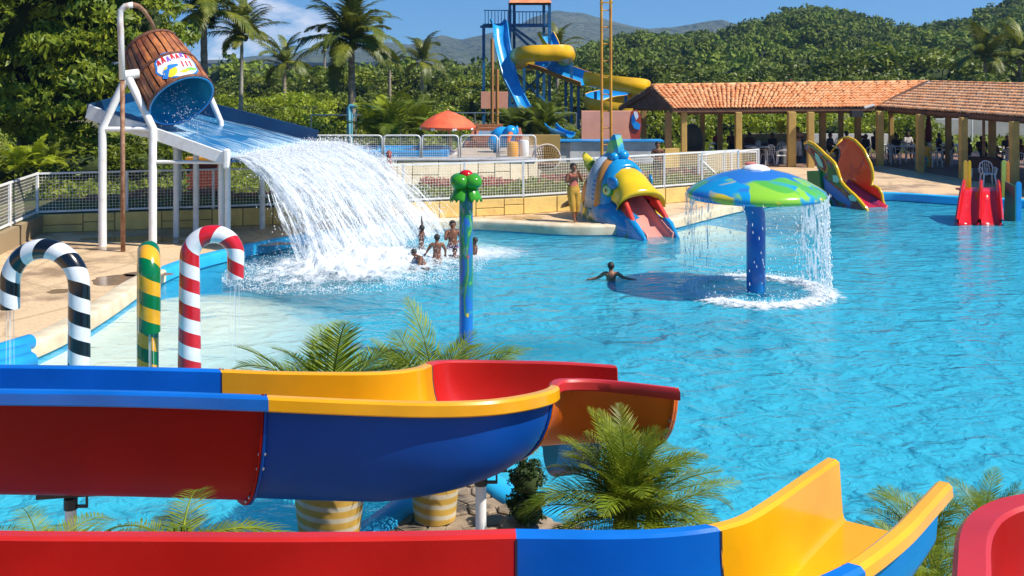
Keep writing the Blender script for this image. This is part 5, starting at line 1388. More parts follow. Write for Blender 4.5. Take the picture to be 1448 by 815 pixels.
m.tube([(cp.x, cp.y, WZ - .9), (cp.x, cp.y, zr_ - .75), (cp.x - .01, cp.y, zr_ - .5), (cp.x - .09, cp.y, zr_ - .28), (cp.x - .16, cp.y + .05, zr_ - .12)], [rt, rt, rt, rt * 1.03, rt * 1.08], 26); m.build('stem', PIPEB, mush, smooth=True, auto=40)
CURT = foam_mat('curtain_water', .60, .72, 1.0, (150, 4.5, 1), col=(.85, .92, .96), trans=.5)
def curt(u, v):
    a = 2 * PI * u; r = rc * (1.0 + .03 * v) + .02 * fnoise(u * 90, v * 5)
    return (cp.x + r * math.cos(a), cp.y + r * math.sin(a), zr_ - .08 + (WZ - zr_ + .08) * v)
def cdens(u, v):
    a = 2 * PI * u; c = math.cos(a); s = math.sin(a)
    return (.20 if (c > .8) else 0) + (.12 if c < -.75 else 0) - .01 - .08 * v + .05 * fnoise(u * 14, 0, 3) - (.05 if s < -.3 and abs(c) < .7 else 0)
sheet('water_curtain', curt, 260, 24, CURT, cdens, mush)
V = []; n = 3600
a = rs.uniform(0, 2 * PI, n); keep = (np.cos(a) > .72) | (rs.rand(n) < .09); a = a[keep]; n = len(a); t = rs.rand(n)
P = np.stack([cp.x + rc * (1.0 + .04 * t + rs.normal(0, .012, n)) * np.cos(a), cp.y + rc * (1 + .04 * t) * np.sin(a), zr_ - .05 + (WZ - zr_) * t], 1)
droplets('spray', P, rs.uniform(.006, .013, n), SPRAY, mush, rs, 4.0)
foam_patch('foam', mb.x, mb.y, 1.62, 1.62, .07, foam_mat('ring_foam', .44, .74, 6.0, (1, 1, 1), use='Object', trans=.1), nu=170, nv=170, seed=5, ring=.86, kind='stuff')
n = 5200; a = rs.uniform(0, 2 * PI, n); r_ = 1.40 + rs.normal(0, .12, n)
P = np.stack([mb.x + r_ * np.cos(a), mb.y + r_ * np.sin(a), WZ + rs.exponential(.045, n)], 1); droplets('spray', P, rs.uniform(.006, .016, n), SPRAY, None, rs)
# ================================================================== FISH SLIDE
fo = G(909, 331, WZ); ff = Vector((.42, -.907, 0)).normalized(); fr_ = Vector((-ff.y, ff.x, 0)) * -1   # forward, and right-hand side seen from the camera
if fr_.x < 0: fr_ = -fr_
fish = thing('fish_slide', 'big painted fish with yellow lips and a pink slide tongue ending in the pool', 'play slide', fo)
def FP(f, r, z): return fo + ff * f + fr_ * r + Vector((0, 0, z))
FB = fibre('fish_blue', (.01, .20, .50), .2); FBL = fibre('fish_mid_blue', (.015, .30, .62), .2)
def blotch(name, base, layers, rough=.25, coat=.4, band=None, soft=.015):
    m, nt, b = new_mat(name); l = nt.links.new; tcn = nd(nt, 'ShaderNodeTexCoord'); cur = None
    for col, seed, sc, th in layers:
        mpn = nd(nt, 'ShaderNodeMapping'); mpn.inputs['Location'].default_value = (seed * 3.1, seed * 1.7, seed); l(tcn.outputs['Object'], mpn.inputs[0])
        nz_ = nd(nt, 'ShaderNodeTexNoise'); nz_.inputs['Scale'].default_value = sc; nz_.inputs['Detail'].default_value = 1.5; nz_.inputs['Distortion'].default_value = .8; l(mpn.outputs[0], nz_.inputs['Vector'])
        mr = nd(nt, 'ShaderNodeMapRange'); mr.inputs[1].default_value = th; mr.inputs[2].default_value = th + soft; l(nz_.outputs['Fac'], mr.inputs[0])
        mxn = nd(nt, 'ShaderNodeMixRGB'); mxn.inputs[1].default_value = c4(base); mxn.inputs[2].default_value = c4(col); l(mr.outputs[0], mxn.inputs[0])
        if cur is not None: l(cur, mxn.inputs[1])
        cur = mxn.outputs[0]
    if band:   # plain colour inside this radius
        ln = nd(nt, 'ShaderNodeVectorMath'); ln.operation = 'LENGTH'; ml = nd(nt, 'ShaderNodeVectorMath'); ml.operation = 'MULTIPLY'; ml.inputs[1].default_value = (1, 1, 0)
        l(tcn.outputs['Object'], ml.inputs[0]); l(ml.outputs[0], ln.inputs[0])
        nz_ = nd(nt, 'ShaderNodeTexNoise'); nz_.inputs['Scale'].default_value = 1.3; l(tcn.outputs['Object'], nz_.inputs['Vector'])
        a = nd(nt, 'ShaderNodeMath'); a.operation = 'MULTIPLY_ADD'; a.inputs[1].default_value = .8; l(nz_.outputs['Fac'], a.inputs[0]); l(ln.outputs['Value'], a.inputs[2])
        mr = nd(nt, 'ShaderNodeMapRange'); mr.inputs[1].default_value = band[1] + .4; mr.inputs[2].default_value = band[1] + .45; l(a.outputs[0], mr.inputs[0])
        mxn = nd(nt, 'ShaderNodeMixRGB'); mxn.inputs[1].default_value = c4(band[0]); l(mr.outputs[0], mxn.inputs[0]); l(cur, mxn.inputs[2]); cur = mxn.outputs[0]
    l(cur, b.inputs['Base Color']); b.inputs['Roughness'].default_value = rough; b.inputs['Coat Weight'].default_value = coat
    return m
def fish_paint():
    return blotch('fish_painting', (.01, .20, .50), [((.02, .19, .05), 1, 1.3, .50), ((.09, .30, .04), 4, 1.9, .60), ((.82, .58, .03), 2, 2.0, .61), ((.70, .30, .04), 9, 2.2, .66)])
def fish_paint_old():
    m, nt, b = new_mat('fish_painting'); l = nt.links.new
    tcn = nd(nt, 'ShaderNodeTexCoord'); nz_ = nd(nt, 'ShaderNodeTexNoise'); nz_.inputs['Scale'].default_value = 1.7; nz_.inputs['Detail'].default_value = 1.2; nz_.inputs['Distortion'].default_value = 1.6
    l(tcn.outputs['Object'], nz_.inputs['Vector'])
    r = nd(nt, 'ShaderNodeValToRGB'); cr = r.color_ramp; cr.interpolation = 'CONSTANT'
    cr.elements[0].position = .0; cr.elements[0].color = (.01, .20, .50, 1); cr.elements[1].position = .47; cr.elements[1].color = (.02, .19, .05, 1)
    for p_, c_ in ((.56, (.08, .30, .04, 1)), (.59, (.72, .50, .03, 1)), (.62, (.02, .25, .5, 1)), (.7, (.6, .25, .04, 1))):
        e = cr.elements.new(p_); e.color = c_
    l(nz_.outputs['Fac'], r.inputs[0]); l(r.outputs[0], b.inputs['Base Color']); b.inputs['Roughness'].default_value = .25; b.inputs['Coat Weight'].default_value = .4
    return m
FPAINT = fish_paint()
CAP.data.materials[0] = blotch('cap_painting', (.01, .30, .62), [((.03, .20, .55), 3, 1.3, .56), ((.10, .42, .04), 12, 1.15, .52), ((.26, .55, .03), 6, 1.4, .56), ((.78, .58, .03), 8, 1.7, .66), ((.30, .50, .58), 11, 1.3, .66)], .18, .6, band=((.03, .17, .55), .86), soft=.05)
FGREY = fibre('fish_grey', (.42, .50, .58), .3); FORA = fibre('fish_orange', (.62, .26, .06), .3); FPINK = fibre('tongue_pink', (.82, .32, .26), .3); FYEL = fibre('fish_yellow', (.80, .52, .01), .14)
# body: arches along the spine; (f, halfwidth, height, zbase, lean)
SP = [(-3.1, .25, .6), (-2.75, .62, 1.15), (-2.3, .82, 1.62), (-1.85, .90, 1.98), (-1.45, .88, 2.08), (-1.1, .80, 1.99), (-.85, .72, 1.87), (-.62, .64, 1.74)]
def arch(f, w, h, n=22, zb=-.35, pw=.8, tilt=0.0, e=0):
    out = []
    for k in range(n + 1):
        a = PI * k / n; c, s = math.cos(a), math.sin(a)
        r = -(w + e) * (abs(c) ** pw) * (1 if c > 0 else -1); z = zb + (h + e - zb) * (s ** .75)
        out.append(FP(f + tilt * (z - 1.0), r, z))
    return out
def arches(rows, name, mt, e=0, tilt=-.12, **k):
    m = MB(); m.grid([arch(f, w, h, e=e, tilt=tilt) for f, w, h in rows]); return m.build(name, mt, fish, smooth=True, **k)
arches(SP[:5], 'back', FPAINT, solid=.03)
def band(f0, f1, name, mt, e):
    def at(f):
        for (a, b, c), (d, g, h) in zip(SP[:-1], SP[1:]):
            if f <= d: t = (f - a) / (d - a); return (f, b + (g - b) * t, c + (h - c) * t)
        return (f, SP[-1][1], SP[-1][2])
    fs_ = [f0 + (f1 - f0) * i / 4 for i in range(5)]
    m = MB(); rows = []
    rows.append(arch(*at(f0), e=-.02, tilt=-.12)); 
    for i, f in enumerate(fs_): rows.append(arch(*at(f), e=e * (1 if 0 < i < 4 else .6), tilt=-.12))
    rows.append(arch(*at(f1), e=-.02, tilt=-.12)); m.grid(rows); return m.build(name, mt, fish, smooth=True)
arches(SP[4:], 'head', FPAINT, solid=.03)
# coloured hoods over the top of the head only
def hood(f0, f1, k0, k1, e, name, mt):
    m = MB(); rows = []
    for i in range(7):
        f = f0 + (f1 - f0) * i / 6; 
        for (a, b, c), (d, g, h) in zip(SP[:-1], SP[1:]):
            if f <= d: t = (f - a) / (d - a); q = (f, b + (g - b) * t, c + (h - c) * t); break
        else: q = (f, SP[-1][1], SP[-1][2])
        bulge = e * (.35 + math.sin(PI * (i + .2) / 6.4))
        rows.append(arch(*q, e=bulge, tilt=-.12)[k0:k1 + 1])
    m.grid(rows); return m.build(name, mt, fish, smooth=True, solid=.05)
hood(-1.80, -1.28, 2, 20, .07, 'grey_hood', FGREY)
hood(-1.32, -1.04, 2, 20, .07, 'orange_hood', FORA)
hood(-1.08, -.70, 2, 20, .07, 'blue_brow', FBL)
# upper lip: a flared yellow arch
m = MB(); rows = []
for i, (f, w, h, e) in enumerate([(-.80, .66, 1.80, 0), (-.62, .65, 1.76, 0), (-.40, .64, 1.66, 0), (-.20, .67, 1.46, 0), (-.06, .77, 1.30, 0), (.0, .84, 1.20, 0), (-.04, .83, 1.12, 0), (-.14, .72, 1.07, 0), (-.25, .60, 1.08, 0)]):
    row = []
    for k in range(25):
        a = PI * (.06 + .88 * k / 24); c, s = math.cos(a), math.sin(a)
        row.append(FP(f - .02 + .16 * s * (1 if i > 3 else 0) - .10 * (1 - s), -w * abs(c) ** .8 * (1 if c > 0 else -1), .46 + (h - .46) * s ** .62 if h > 1.25 else .50 + (h - .50) * s ** .7))
    rows.append(row)
m.grid(rows); m.build('upper_lip', FYEL, fish, smooth=True, sub=1)
# mouth cavity
m = MB(); m.grid([[FP(f, -w * math.cos(a), .2 + (h - .2) * math.sin(a) ** .7) for a in [PI * k / 16 for k in range(17)]] for f, w, h in ((-.10, .62, 1.10), (-.6, .52, 1.25), (-1.3, .4, 1.35))]); m.build('mouth_lining', fibre('mouth_red', (.50, .02, .02), .4), fish, smooth=True)
# tongue slide: a trough from inside the mouth into the water
m = MB(); rows = []
for i in range(15):
    t = i / 14; f = -1.15 + 2.05 * t; z = 1.05 - 1.25 * t ** .9 + .05 * max(0, t - .85) * 6; w = .34 + .07 * t
    rows.append([FP(f, -w - .02, z + .30), FP(f, -w, z + .14), FP(f, -w + .08, z + .02), FP(f, -w * .4, z), FP(f, w * .4, z), FP(f, w - .08, z + .02), FP(f, w, z + .14), FP(f, w + .02, z + .30)])
m.grid(rows); m.build('tongue', FPINK, fish, smooth=True, solid=.03)
for s in (-1, 1):   # cheeks beside the tongue: red above, blue below
    m = MB(); rows = []
    for i in range(8):
        t = i / 7; f = -.30 + .82 * t; z = .78 - .72 * t; w = .43 + .07 * t
        rows.append([FP(f, s * w, z - .30), FP(f, s * (w - .01), z + .38 - .1 * t), FP(f, s * (w + .05), z + .43 - .1 * t), FP(f, s * (w + .14), z + .38 - .12 * t), FP(f, s * (w + .17), z - .30)])
    m.grid(rows); m.build('cheek', fibre('cheek_red', (.70, .04, .02), .3), fish, smooth=True)
    m = MB(); rows = []
    prof_f = [(-.45, .30, .9), (-.2, .50, .8), (0.0, .62, .62), (.3, .58, .36), (.6, .42, .16), (.85, .22, -.02), (.98, .08, -.2)]
    for f, h, z in prof_f:
        w = .47; th = .20 if f < .7 else .13
        zt = -.06 + h; rows.append([FP(f, s * w, -.45), FP(f, s * w, zt - .02), FP(f, s * (w + .04), zt + .03), FP(f, s * (w + th * .75), zt), FP(f, s * (w + th), zt - .12), FP(f, s * (w + th + .02), -.45)])
    m.grid(rows); m.add([v for v in rows[-1]], [tuple(range(6))]); m.build('fender', FBL, fish, smooth=True, auto=60)
# jaw bulk beside the near fender, low body skirt sweeping back
for s in (-1, 1):
    m = MB(); rows = []
    for i in range(12):
        t = i / 11; f = .35 - 3.5 * t; w = (.62 + .38 * math.sin(PI * min(1, t * 1.15)) ** .8) * (1 - .75 * t ** 3); h = .32 + .55 * math.sin(PI * min(1, t * .9 + .05)) * (1 - .3 * t)
        rows.append([FP(f, s * w * .5, h + .12), FP(f, s * (w * .8), h + .05), FP(f, s * w, h - .15), FP(f, s * (w + .04), h * .3), FP(f, s * w, -.4)])
    m.grid(rows); m.build('skirt', FPAINT if s > 0 else mat('skirt_blue', (.012, .22, .48), .25, (.02, .20, .06), scale=.9, detail=1, lo=.52, hi=.54, coat=.4), fish, smooth=True)
# eyes
for s in (-1, 1):
    c = FP(-.78, s * .72, 1.18); nrm = (fr_ * s * .93 + ff * .35).normalized()
    for nm, r_, d_, mt_ in (('eye_rim', .20, 0, GRN), ('eye_white', .15, .02, mat('eye_pale', (.55, .62, .35), .3)), ('iris', .09, .035, mat('eye_gold', (.6, .5, .1), .3)), ('pupil', .045, .05, DARK)):
        m = MB(); m.lathe(c + nrm * (d_ - .06), [(r_, 0), (r_, .04), (r_ * .7, .07), (.005, .08)], 20, axis=nrm); m.build(nm, mt_, fish, smooth=True)
    c = FP(-.60, s * .66, 1.40); m = MB(); m.lathe(c - nrm * .06, [(.19, 0), (.19, .05), (.12, .08), (.005, .09)], 18, axis=nrm); m.build('eyelid', FB, fish, smooth=True)
# side picture: orange creature panel and pale sheet with blue scribble
def side_patch(name, mt, pts_, e=.03, s=-1):
    """pts: (f, z) on the flank"""
    def on(f, z):
        for (a, b, c), (d, g, h) in zip(SP[:-1], SP[1:]):
            if f <= d: t = (f - a) / (d - a); w = b + (g - b) * t; hh = c + (h - c) * t; break
        else: w, hh = SP[-1][1:]
        sn = min(1, max(0, (z + .35) / (hh + .35))) ** (1 / .75); a_ = math.asin(sn); r = w * math.cos(a_) ** .8
        return FP(f - .12 * (z - 1.0), s * (r + e), z + e * .3)
    cxm = sum(p[0] for p in pts_) / len(pts_); czm = sum(p[1] for p in pts_) / len(pts_)
    m = MB(); R1 = [on(*p) for p in pts_]; R2 = [on(cxm + (p[0] - cxm) * .5, czm + (p[1] - czm) * .5) for p in pts_]
    m.grid([R1, R2], True); m.add(R2, [tuple(range(len(R2)))]); m.build(name, mt, fish, smooth=False)
side_patch('painted_oval', mat('maroon_paint', (.18, .04, .02), .4), [(-1.75 + .42 * math.cos(a), 1.02 + .42 * math.sin(a)) for a in [2 * PI * k / 16 for k in range(16)]], .05)
side_patch('painted_shape', mat('orange_paint', (.75, .28, .03), .4), [(-1.92 + .20 * math.cos(a), 1.0 + .3 * math.sin(a)) for a in [2 * PI * k / 12 for k in range(12)]], .065)
side_patch('painted_shape', mat('lime_paint', (.55, .6, .08), .4), [(-1.66 + .12 * math.cos(a), 1.1 + .28 * math.sin(a)) for a in [2 * PI * k / 12 for k in range(12)]], .065)
PALE = mat('pale_sheet_paint', (.45, .60, .66), .4)
side_patch('painted_sheet', PALE, [(-1.62, 1.62), (-1.42, 1.66), (-1.15, 1.15), (-1.12, .85), (-1.45, .72), (-1.52, 1.1)], .075)
for q in range(5): side_patch('painted_stroke', mat('stroke_blue', (.03, .2, .5), .4), [(-1.46 + .04 * (q % 2), 1.42 - q * .13), (-1.26 + .03 * q, 1.36 - q * .13), (-1.25 + .03 * q, 1.32 - q * .13), (-1.45 + .04 * (q % 2), 1.38 - q * .13)], .09)
side_patch('painted_leaf', mat('leafgreen_paint', (.03, .22, .03), .35), [(-1.05, .95), (-.85, .85), (-.78, .55), (-.95, .15), (-1.15, .1), (-1.2, .4)], .07)
# fins
def fin(name, mt, pts_, th=.12, r=0.0):
    m = MB(); n = len(pts_); L_ = [FP(f, r - th / 2, z) for f, z in pts_]; Rr = [FP(f, r + th / 2, z) for f, z in pts_]
    c = (sum(p[0] for p in pts_) / n, sum(p[1] for p in pts_) / n)
    La = [FP(c[0] + (f - c[0]) * .55, r - th * .95, c[1] + (z - c[1]) * .55) for f, z in pts_]; Ra = [FP(c[0] + (f - c[0]) * .55, r + th * .95, c[1] + (z - c[1]) * .55) for f, z in pts_]
    m.grid([La, L_, Rr, Ra], True); m.add(La, [tuple(range(n))]); m.add(Ra, [tuple(range(n))]); return m.build(name, mt, fish, smooth=True, auto=50)
def streaky(name, a, b_): return mat(name, a, .3, b_, scale=2.2, stretch=(1, 1, 1.5), lo=.45, hi=.52, coat=.4)
fin('dorsal_fin', streaky('fin_paint', (.02, .30, .50), (.12, .42, .12)), [(-2.0, 1.95), (-1.85, 2.2), (-1.68, 2.55), (-1.5, 2.72), (-1.36, 2.70), (-1.25, 2.45), (-1.15, 2.2), (-1.2, 2.0)], .2)
m = MB(); m.ball(FP(-1.2, .06, 2.12), .19, 14, (1, 1, .85)); m.ball(FP(-1.25, -.2, 2.06), .15, 12); m.build('fin_root', FBL, fish, smooth=True)
def fin_side(name, mt, pts_, f0, th=.10):
    """fin lying across the fish: pts (r,z)"""
    n = len(pts_); c = (sum(p[0] for p in pts_) / n, sum(p[1] for p in pts_) / n); m = MB()
    A_ = [FP(f0 - th / 2, r, z) for r, z in pts_]; B_ = [FP(f0 + th / 2, r, z) for r, z in pts_]
    Aa = [FP(f0 - th, c[0] + (r - c[0]) * .5, c[1] + (z - c[1]) * .5) for r, z in pts_]; Bb = [FP(f0 + th, c[0] + (r - c[0]) * .5, c[1] + (z - c[1]) * .5) for r, z in pts_]
    m.grid([Aa, A_, B_, Bb], True); m.add(Aa, [tuple(range(n))]); m.add(Bb, [tuple(range(n))]); m.build(name, mt, fish, smooth=True, auto=50)
fin_side('tail_fin', streaky('tail_paint', (.80, .58, .02), (.22, .34, .03)), [(-.50, 1.45), (-.68, 1.75), (-.78, 2.05), (-.72, 2.18), (-.52, 2.02), (-.28, 1.8), (-.2, 1.5)], -2.1)
fin_side('side_fin', FBL, [(-.75, .9), (-.95, 1.2), (-1.05, 1.45), (-.9, 1.35), (-.75, 1.3)], -2.5)
fin_side('side_fin', FORA, [(-.95, .75), (-1.25, .6), (-1.3, .5), (-1.0, .55)], -2.5)
# ================================================================== BUTTERFLY SLIDE
bd = Vector((-.39, .92, 0)).normalized()
butter = thing('butterfly_slide', 'butterfly shaped pool slide with two tall scalloped wings rimmed in yellow', 'play slide', G(1225, 303, WZ))
def wing(label, tip, outline, face_mats, rim_mt, inner, side):
    p0 = G(tip[0], tip[1], WZ - .15); pts = [PP(x, y, p0, bd) for x, y in outline]
    nrm = Vector((bd.y, -bd.x, 0)); nrm = nrm if nrm.x > 0 else -nrm
    m = MB(); m.prism([p - nrm * .04 for p in pts], nrm * .08); o = m.build('wing', face_mats, butter, label=label)
    return pts, nrm, p0
W1 = [(1227, 305), (1226, 297), (1217, 286), (1209, 277), (1202, 271), (1195, 264), (1190, 258), (1187, 250), (1184, 240), (1180, 231), (1174, 225), (1168, 220), (1160, 212), (1152, 205), (1144, 201), (1138, 203), (1139, 210), (1146, 218), (1150, 224), (1155, 234), (1160, 244), (1164, 253), (1166, 262), (1166, 272), (1168, 285), (1170, 296), (1180, 300), (1200, 305)]
W2 = [(1252, 300), (1251, 292), (1248, 284), (1247, 275), (1243, 267), (1236, 263), (1232, 263), (1234, 252), (1234, 243), (1231, 232), (1226, 222), (1222, 213), (1216, 206), (1209, 199), (1201, 195), (1194, 195), (1186, 200), (1186, 207), (1190, 213), (1190, 220), (1186, 230), (1183, 238), (1186, 250), (1190, 262), (1196, 272), (1204, 281), (1214, 290), (1224, 297), (1238, 301)]
def wing_paint(name, cols, seedv):
    m, nt, b = new_mat(name); l = nt.links.new
    tcn = nd(nt, 'ShaderNodeTexCoord'); mpn = nd(nt, 'ShaderNodeMapping'); mpn.inputs['Location'].default_value = (seedv, 0, 0); l(tcn.outputs['Object'], mpn.inputs[0])
    nz_ = nd(nt, 'ShaderNodeTexNoise'); nz_.inputs['Scale'].default_value = 1.25; nz_.inputs['Detail'].default_value = 1.0; nz_.inputs['Distortion'].default_value = 1.2; l(mpn.outputs[0], nz_.inputs['Vector'])
    r = nd(nt, 'ShaderNodeValToRGB'); cr = r.color_ramp; cr.interpolation = 'CONSTANT'
    cr.elements[0].position = 0; cr.elements[0].color = c4(cols[0]); cr.elements[1].position = .45; cr.elements[1].color = c4(cols[1])
    for i, c_ in enumerate(cols[2:]): e = cr.elements.new(.52 + .06 * i); e.color = c4(c_)
    l(nz_.outputs['Fac'], r.inputs[0]); l(r.outputs[0], b.inputs['Base Color']); b.inputs['Roughness'].default_value = .3; b.inputs['Coat Weight'].default_value = .3
    return m
WP1 = wing_paint('wing_outer_paint', [(.012, .13, .04), (.10, .02, .05), (.20, .05, .03), (.02, .12, .35), (.03, .2, .05)], 1.0)
WP2 = blotch('wing_inner_paint', (.80, .07, .012), [((.60, .03, .02), 3, 1.2, .60), ((.25, .02, .08), 6, 1.5, .68)])
WP2_ = wing_paint('wing_inner_paint', [(.62, .05, .012), (.50, .03, .015), (.55, .08, .01), (.30, .02, .06)], 3.0)
p1, wn_, q1 = wing('outer wing painted in dark green and maroon', (1226, 304), W1, WP1, None, False, 1)
p2, _, q2 = wing('inner wing painted orange red', (1251, 299), W2, WP2, None, False, 1)
RIMY = fibre('rim_yellow', (.82, .48, .01), .2)
m = MB(); m.tube(p1[0:16], .062, 9); m.build('rim', RIMY, butter, smooth=True)
m = MB(); m.tube(p2[0:17], .055, 9); m.build('rim', RIMY, butter, smooth=True)
m = MB(); m.tube([p2[15], p2[15] + wn_ * -.35 + Vector((0, 0, -.25)), p2[17] + wn_ * -.42 + Vector((0, 0, -.3)), p2[19] + wn_ * -.25], .03, 7); m.build('hand_rail', RIMY, butter, smooth=True)
def wing_patch(pt_px, cols, nm):
    for k, (sc, mt_) in enumerate(cols):
        c = (sum(p[0] for p in pt_px) / len(pt_px), sum(p[1] for p in pt_px) / len(pt_px))
        P_ = [PP(c[0] + (x - c[0]) * sc, c[1] + (y - c[1]) * sc, q1, bd) - wn_ * (.045 + .004 * k + (.014 if nm == 'painted_spot' else 0)) for x, y in pt_px]
        m = MB(); m.prism(P_, wn_ * .003); m.build(nm, mt_, butter)
MAR = mat('maroon_p', (.13, .02, .03), .35); AQ = mat('aqua_p', (.25, .62, .50), .35); ORP = mat('ochre_p', (.55, .25, .03), .35); DGR = mat('dgreen_p', (.01, .14, .04), .35); DBL = mat('dblue_p', (.01, .16, .45), .35)
wing_patch([(1143, 205), (1152, 210), (1160, 218), (1168, 226), (1172, 238), (1170, 246), (1163, 240), (1155, 226), (1146, 214)], [(1.0, ORP), (.86, MAR)], 'painted_panel')
wing_patch([(1154, 216), (1159, 219), (1165, 232), (1166, 238), (1160, 234), (1155, 225)], [(1.0, AQ)], 'painted_spot')
wing_patch([(1172, 236), (1180, 240), (1190, 258), (1192, 268), (1182, 262), (1172, 250)], [(1.0, DGR)], 'painted_panel')
wing_patch([(1179, 248), (1185, 248), (1189, 254), (1186, 259), (1180, 257)], [(1.0, AQ)], 'painted_spot')
wing_patch([(1196, 270), (1206, 275), (1216, 286), (1222, 296), (1210, 290), (1200, 282)], [(1.0, MAR)], 'painted_panel')
wing_patch([(1201, 277), (1208, 275), (1214, 282), (1212, 285), (1204, 284)], [(1.0, AQ)], 'painted_spot')
wing_patch([(1165, 250), (1172, 256), (1190, 272), (1206, 286), (1204, 292), (1186, 284), (1168, 268)], [(1.0, DBL)], 'painted_band')
wing_patch([(1170, 276), (1182, 284), (1184, 294), (1172, 290)], [(1.0, mat('blueg_p', (.02, .12, .3), .35)), (.5, DGR)], 'painted_panel')
# green block foot and letter at the back
fb = PP(1160, 285, q1, bd); m = MB(); m.bar(PP(1147, 262, q1, bd) + Vector((0, 0, 0)), PP(1165, 262, q1, bd), .3, 1.0); m.build('foot', mat('foot_green', (.02, .2, .05), .4), butter)
# chute between the wings
m = MB(); rows = []
top = PP(1166, 262, q1, bd) + wn_ * .10; bot = G(1222, 301, WZ - .1) + wn_ * .08
wd_ = (q2 - q1).dot(wn_) - .2
for i in range(9):
    t = i / 8; c = top.lerp(bot, t); c.z = top.z + (bot.z - top.z) * (t ** .85)
    rows.append([c + Vector((0, 0, .18)), c + wn_ * .08, c + wn_ * (wd_ / 2) + Vector((0, 0, -.05)), c + wn_ * (wd_ - .08), c + wn_ * wd_ + Vector((0, 0, .18))])
m.grid(rows); m.build('chute', mat('chute_magenta', (.48, .02, .05), .3, (.20, .03, .12), scale=1.2, lo=.5, hi=.6), butter, smooth=True, solid=.03)
# ladder block at the back
m = MB(); bk = top - bd * -.1; 
for s in (0, 1):
    m.bar(top + wn_ * (s * wd_) + bd * .1, top + wn_ * (s * wd_) + bd * .7 + Vector((0, 0, -top.z)), .06)
m.build('ladder_side', RIMY, butter)
for k in range(5):
    m = MB(); c = top + bd * (.1 + .6 * (k + 1) / 6) + Vector((0, 0, -top.z * (k + 1) / 6)); m.bar(c, c + wn_ * wd_, .05); m.build('rung', RIMY, butter)
# ================================================================== TWIN RED SLIDE
tb = G(1381, 318, WZ); TS = tb.y / F
twin = thing('twin_slide', 'small double red slide standing in the pool at the right', 'play slide', tb)
RG = fibre('twin_red', (.60, .012, .015), .12)
lw = .46
for q in range(3):   # the raised side walls between lanes
    x0_ = tb.x - .70 + q * .67 ; m = MB(); rows = []
    for i in range(9):
        t = i / 8; z = .80 - 1.0 * t ** 1.15; y = tb.y + 1.25 - 1.5 * t; xx = x0_ + .85 * (1 - t) - .14 * q * (1 - t)
        h = .12 + .06 * math.sin(PI * t)
        rows.append([(xx - .07, y, z - .25), (xx - .06, y, z + h), (xx, y, z + h + .06), (xx + .06, y, z + h), (xx + .07, y, z - .25)])
    m.grid(rows); m.add(rows[0], [(0, 1, 2, 3, 4)]); m.build('side_wall', RG, twin, smooth=True, auto=60)
for q in range(2):
    m = MB(); rows = []
    for i in range(9):
        t = i / 8; z = .70 - 1.0 * t ** 1.15; y = tb.y + 1.25 - 1.5 * t; x0_ = tb.x - .70 + q * .67 + .85 * (1 - t) - .14 * q * (1 - t); w = .66 - .12 * (1 - t)
        rows.append([(x0_, y, z + .12), (x0_ + .08, y, z), (x0_ + w / 2, y, z - .03), (x0_ + w - .08, y, z), (x0_ + w, y, z + .12)])
    m.grid(rows); m.build('lane', RG, twin, smooth=True, solid=.03)
def board(name, x, y, z0, z1, w, mt_, lean=.0, th=.05):
    m = MB(); n = 8; pts_ = [(-w / 2, z0), (w / 2, z0), (w / 2 + lean, z1 - .08)] + [(w / 2 * math.cos(a) + lean, z1 - .08 + .08 * math.sin(a)) for a in [PI * k / 6 for k in range(1, 6)]] + [(-w / 2 + lean, z1 - .08)]
    m.prism([Vector((x + a, y, b)) for a, b in pts_], (0, th, 0)); return m.build(name, mt_, twin, bevel=.01)
board('post_board', tb.x + .25, tb.y + 1.35, .2, 1.54, .13, fibre('amber', (.75, .38, .03), .3)); board('post_board', tb.x + .38, tb.y + 1.36, .2, 1.54, .10, RIMY)
board('post_board', tb.x + 1.38, tb.y + 1.2, .4, 1.56, .16, fibre('lime_board', (.35, .45, .08), .3)); board('post_board', tb.x + 1.49, tb.y + 1.2, .4, 1.52, .12, fibre('orange_board', (.72, .22, .03), .3))
m = MB(); m.prism([Vector((tb.x + 1.30, tb.y + 1.1, -.5)), Vector((tb.x + 1.48, tb.y + .7, -.5)), Vector((tb.x + 1.48, tb.y + .7, .82)), Vector((tb.x + 1.36, tb.y + 1.1, .92))], (.03, .02, 0)); m.build('side_panel', mat('green_panel', (.01, .14, .10), .4), twin)
board('post_board', tb.x + 1.62, tb.y + .75, -.4, .95, .17, LBLUE)
m = MB(); m.box((tb.x + .7, tb.y + 1.5, .62), (1.2, .5, .06)); m.build('platform', RG, twin)
for x in (.35, 1.25):
    m = MB(); m.bar((tb.x + x, tb.y + 1.6, .62), (tb.x + x, tb.y + 2.0, -.9), .06); m.build('leg', STEEL, twin)
# ================================================================== TOWER WITH SLIDES
TD = 62.0
def T_(px, py, D=TD): return PD(px, py, D)
TBL = mat('tower_blue', (.015, .16, .36), .45, (.02, .1, .22), scale=3)
tw = thing('slide_tower', 'tall blue steel tower with straight blue slide and twisting yellow flume', 'water slide tower', (T_(740, 190).x, TD, 0))
def tpart(name, fn, mt_, **k):
    m = MB(); fn(m); return m.build(name, mt_, tw, **k)
posts = [(684, 35, 61), (721, 2, 61), (727, 2, 63.5), (769, 2, 63.5), (777, 2, 61)]
for px, py, D in posts:
    p = T_(px, py, D); tpart('post', lambda m: m.bar((p.x, p.y, 0), p, .17), TBL)
def hb(x0, x1, py, D, w=.14): return lambda m: m.bar(T_(x0, py, D), T_(x1, py, D), w)
for x0, x1, py, D in ((679, 727, 38, 61), (721, 777, 37, 61), (727, 769, 37, 63.5), (721, 777, 95, 61), (721, 777, 150, 61), (727, 769, 95, 63.5), (684, 721, 150, 61)): tpart('beam', hb(x0, x1, py, D), TBL)
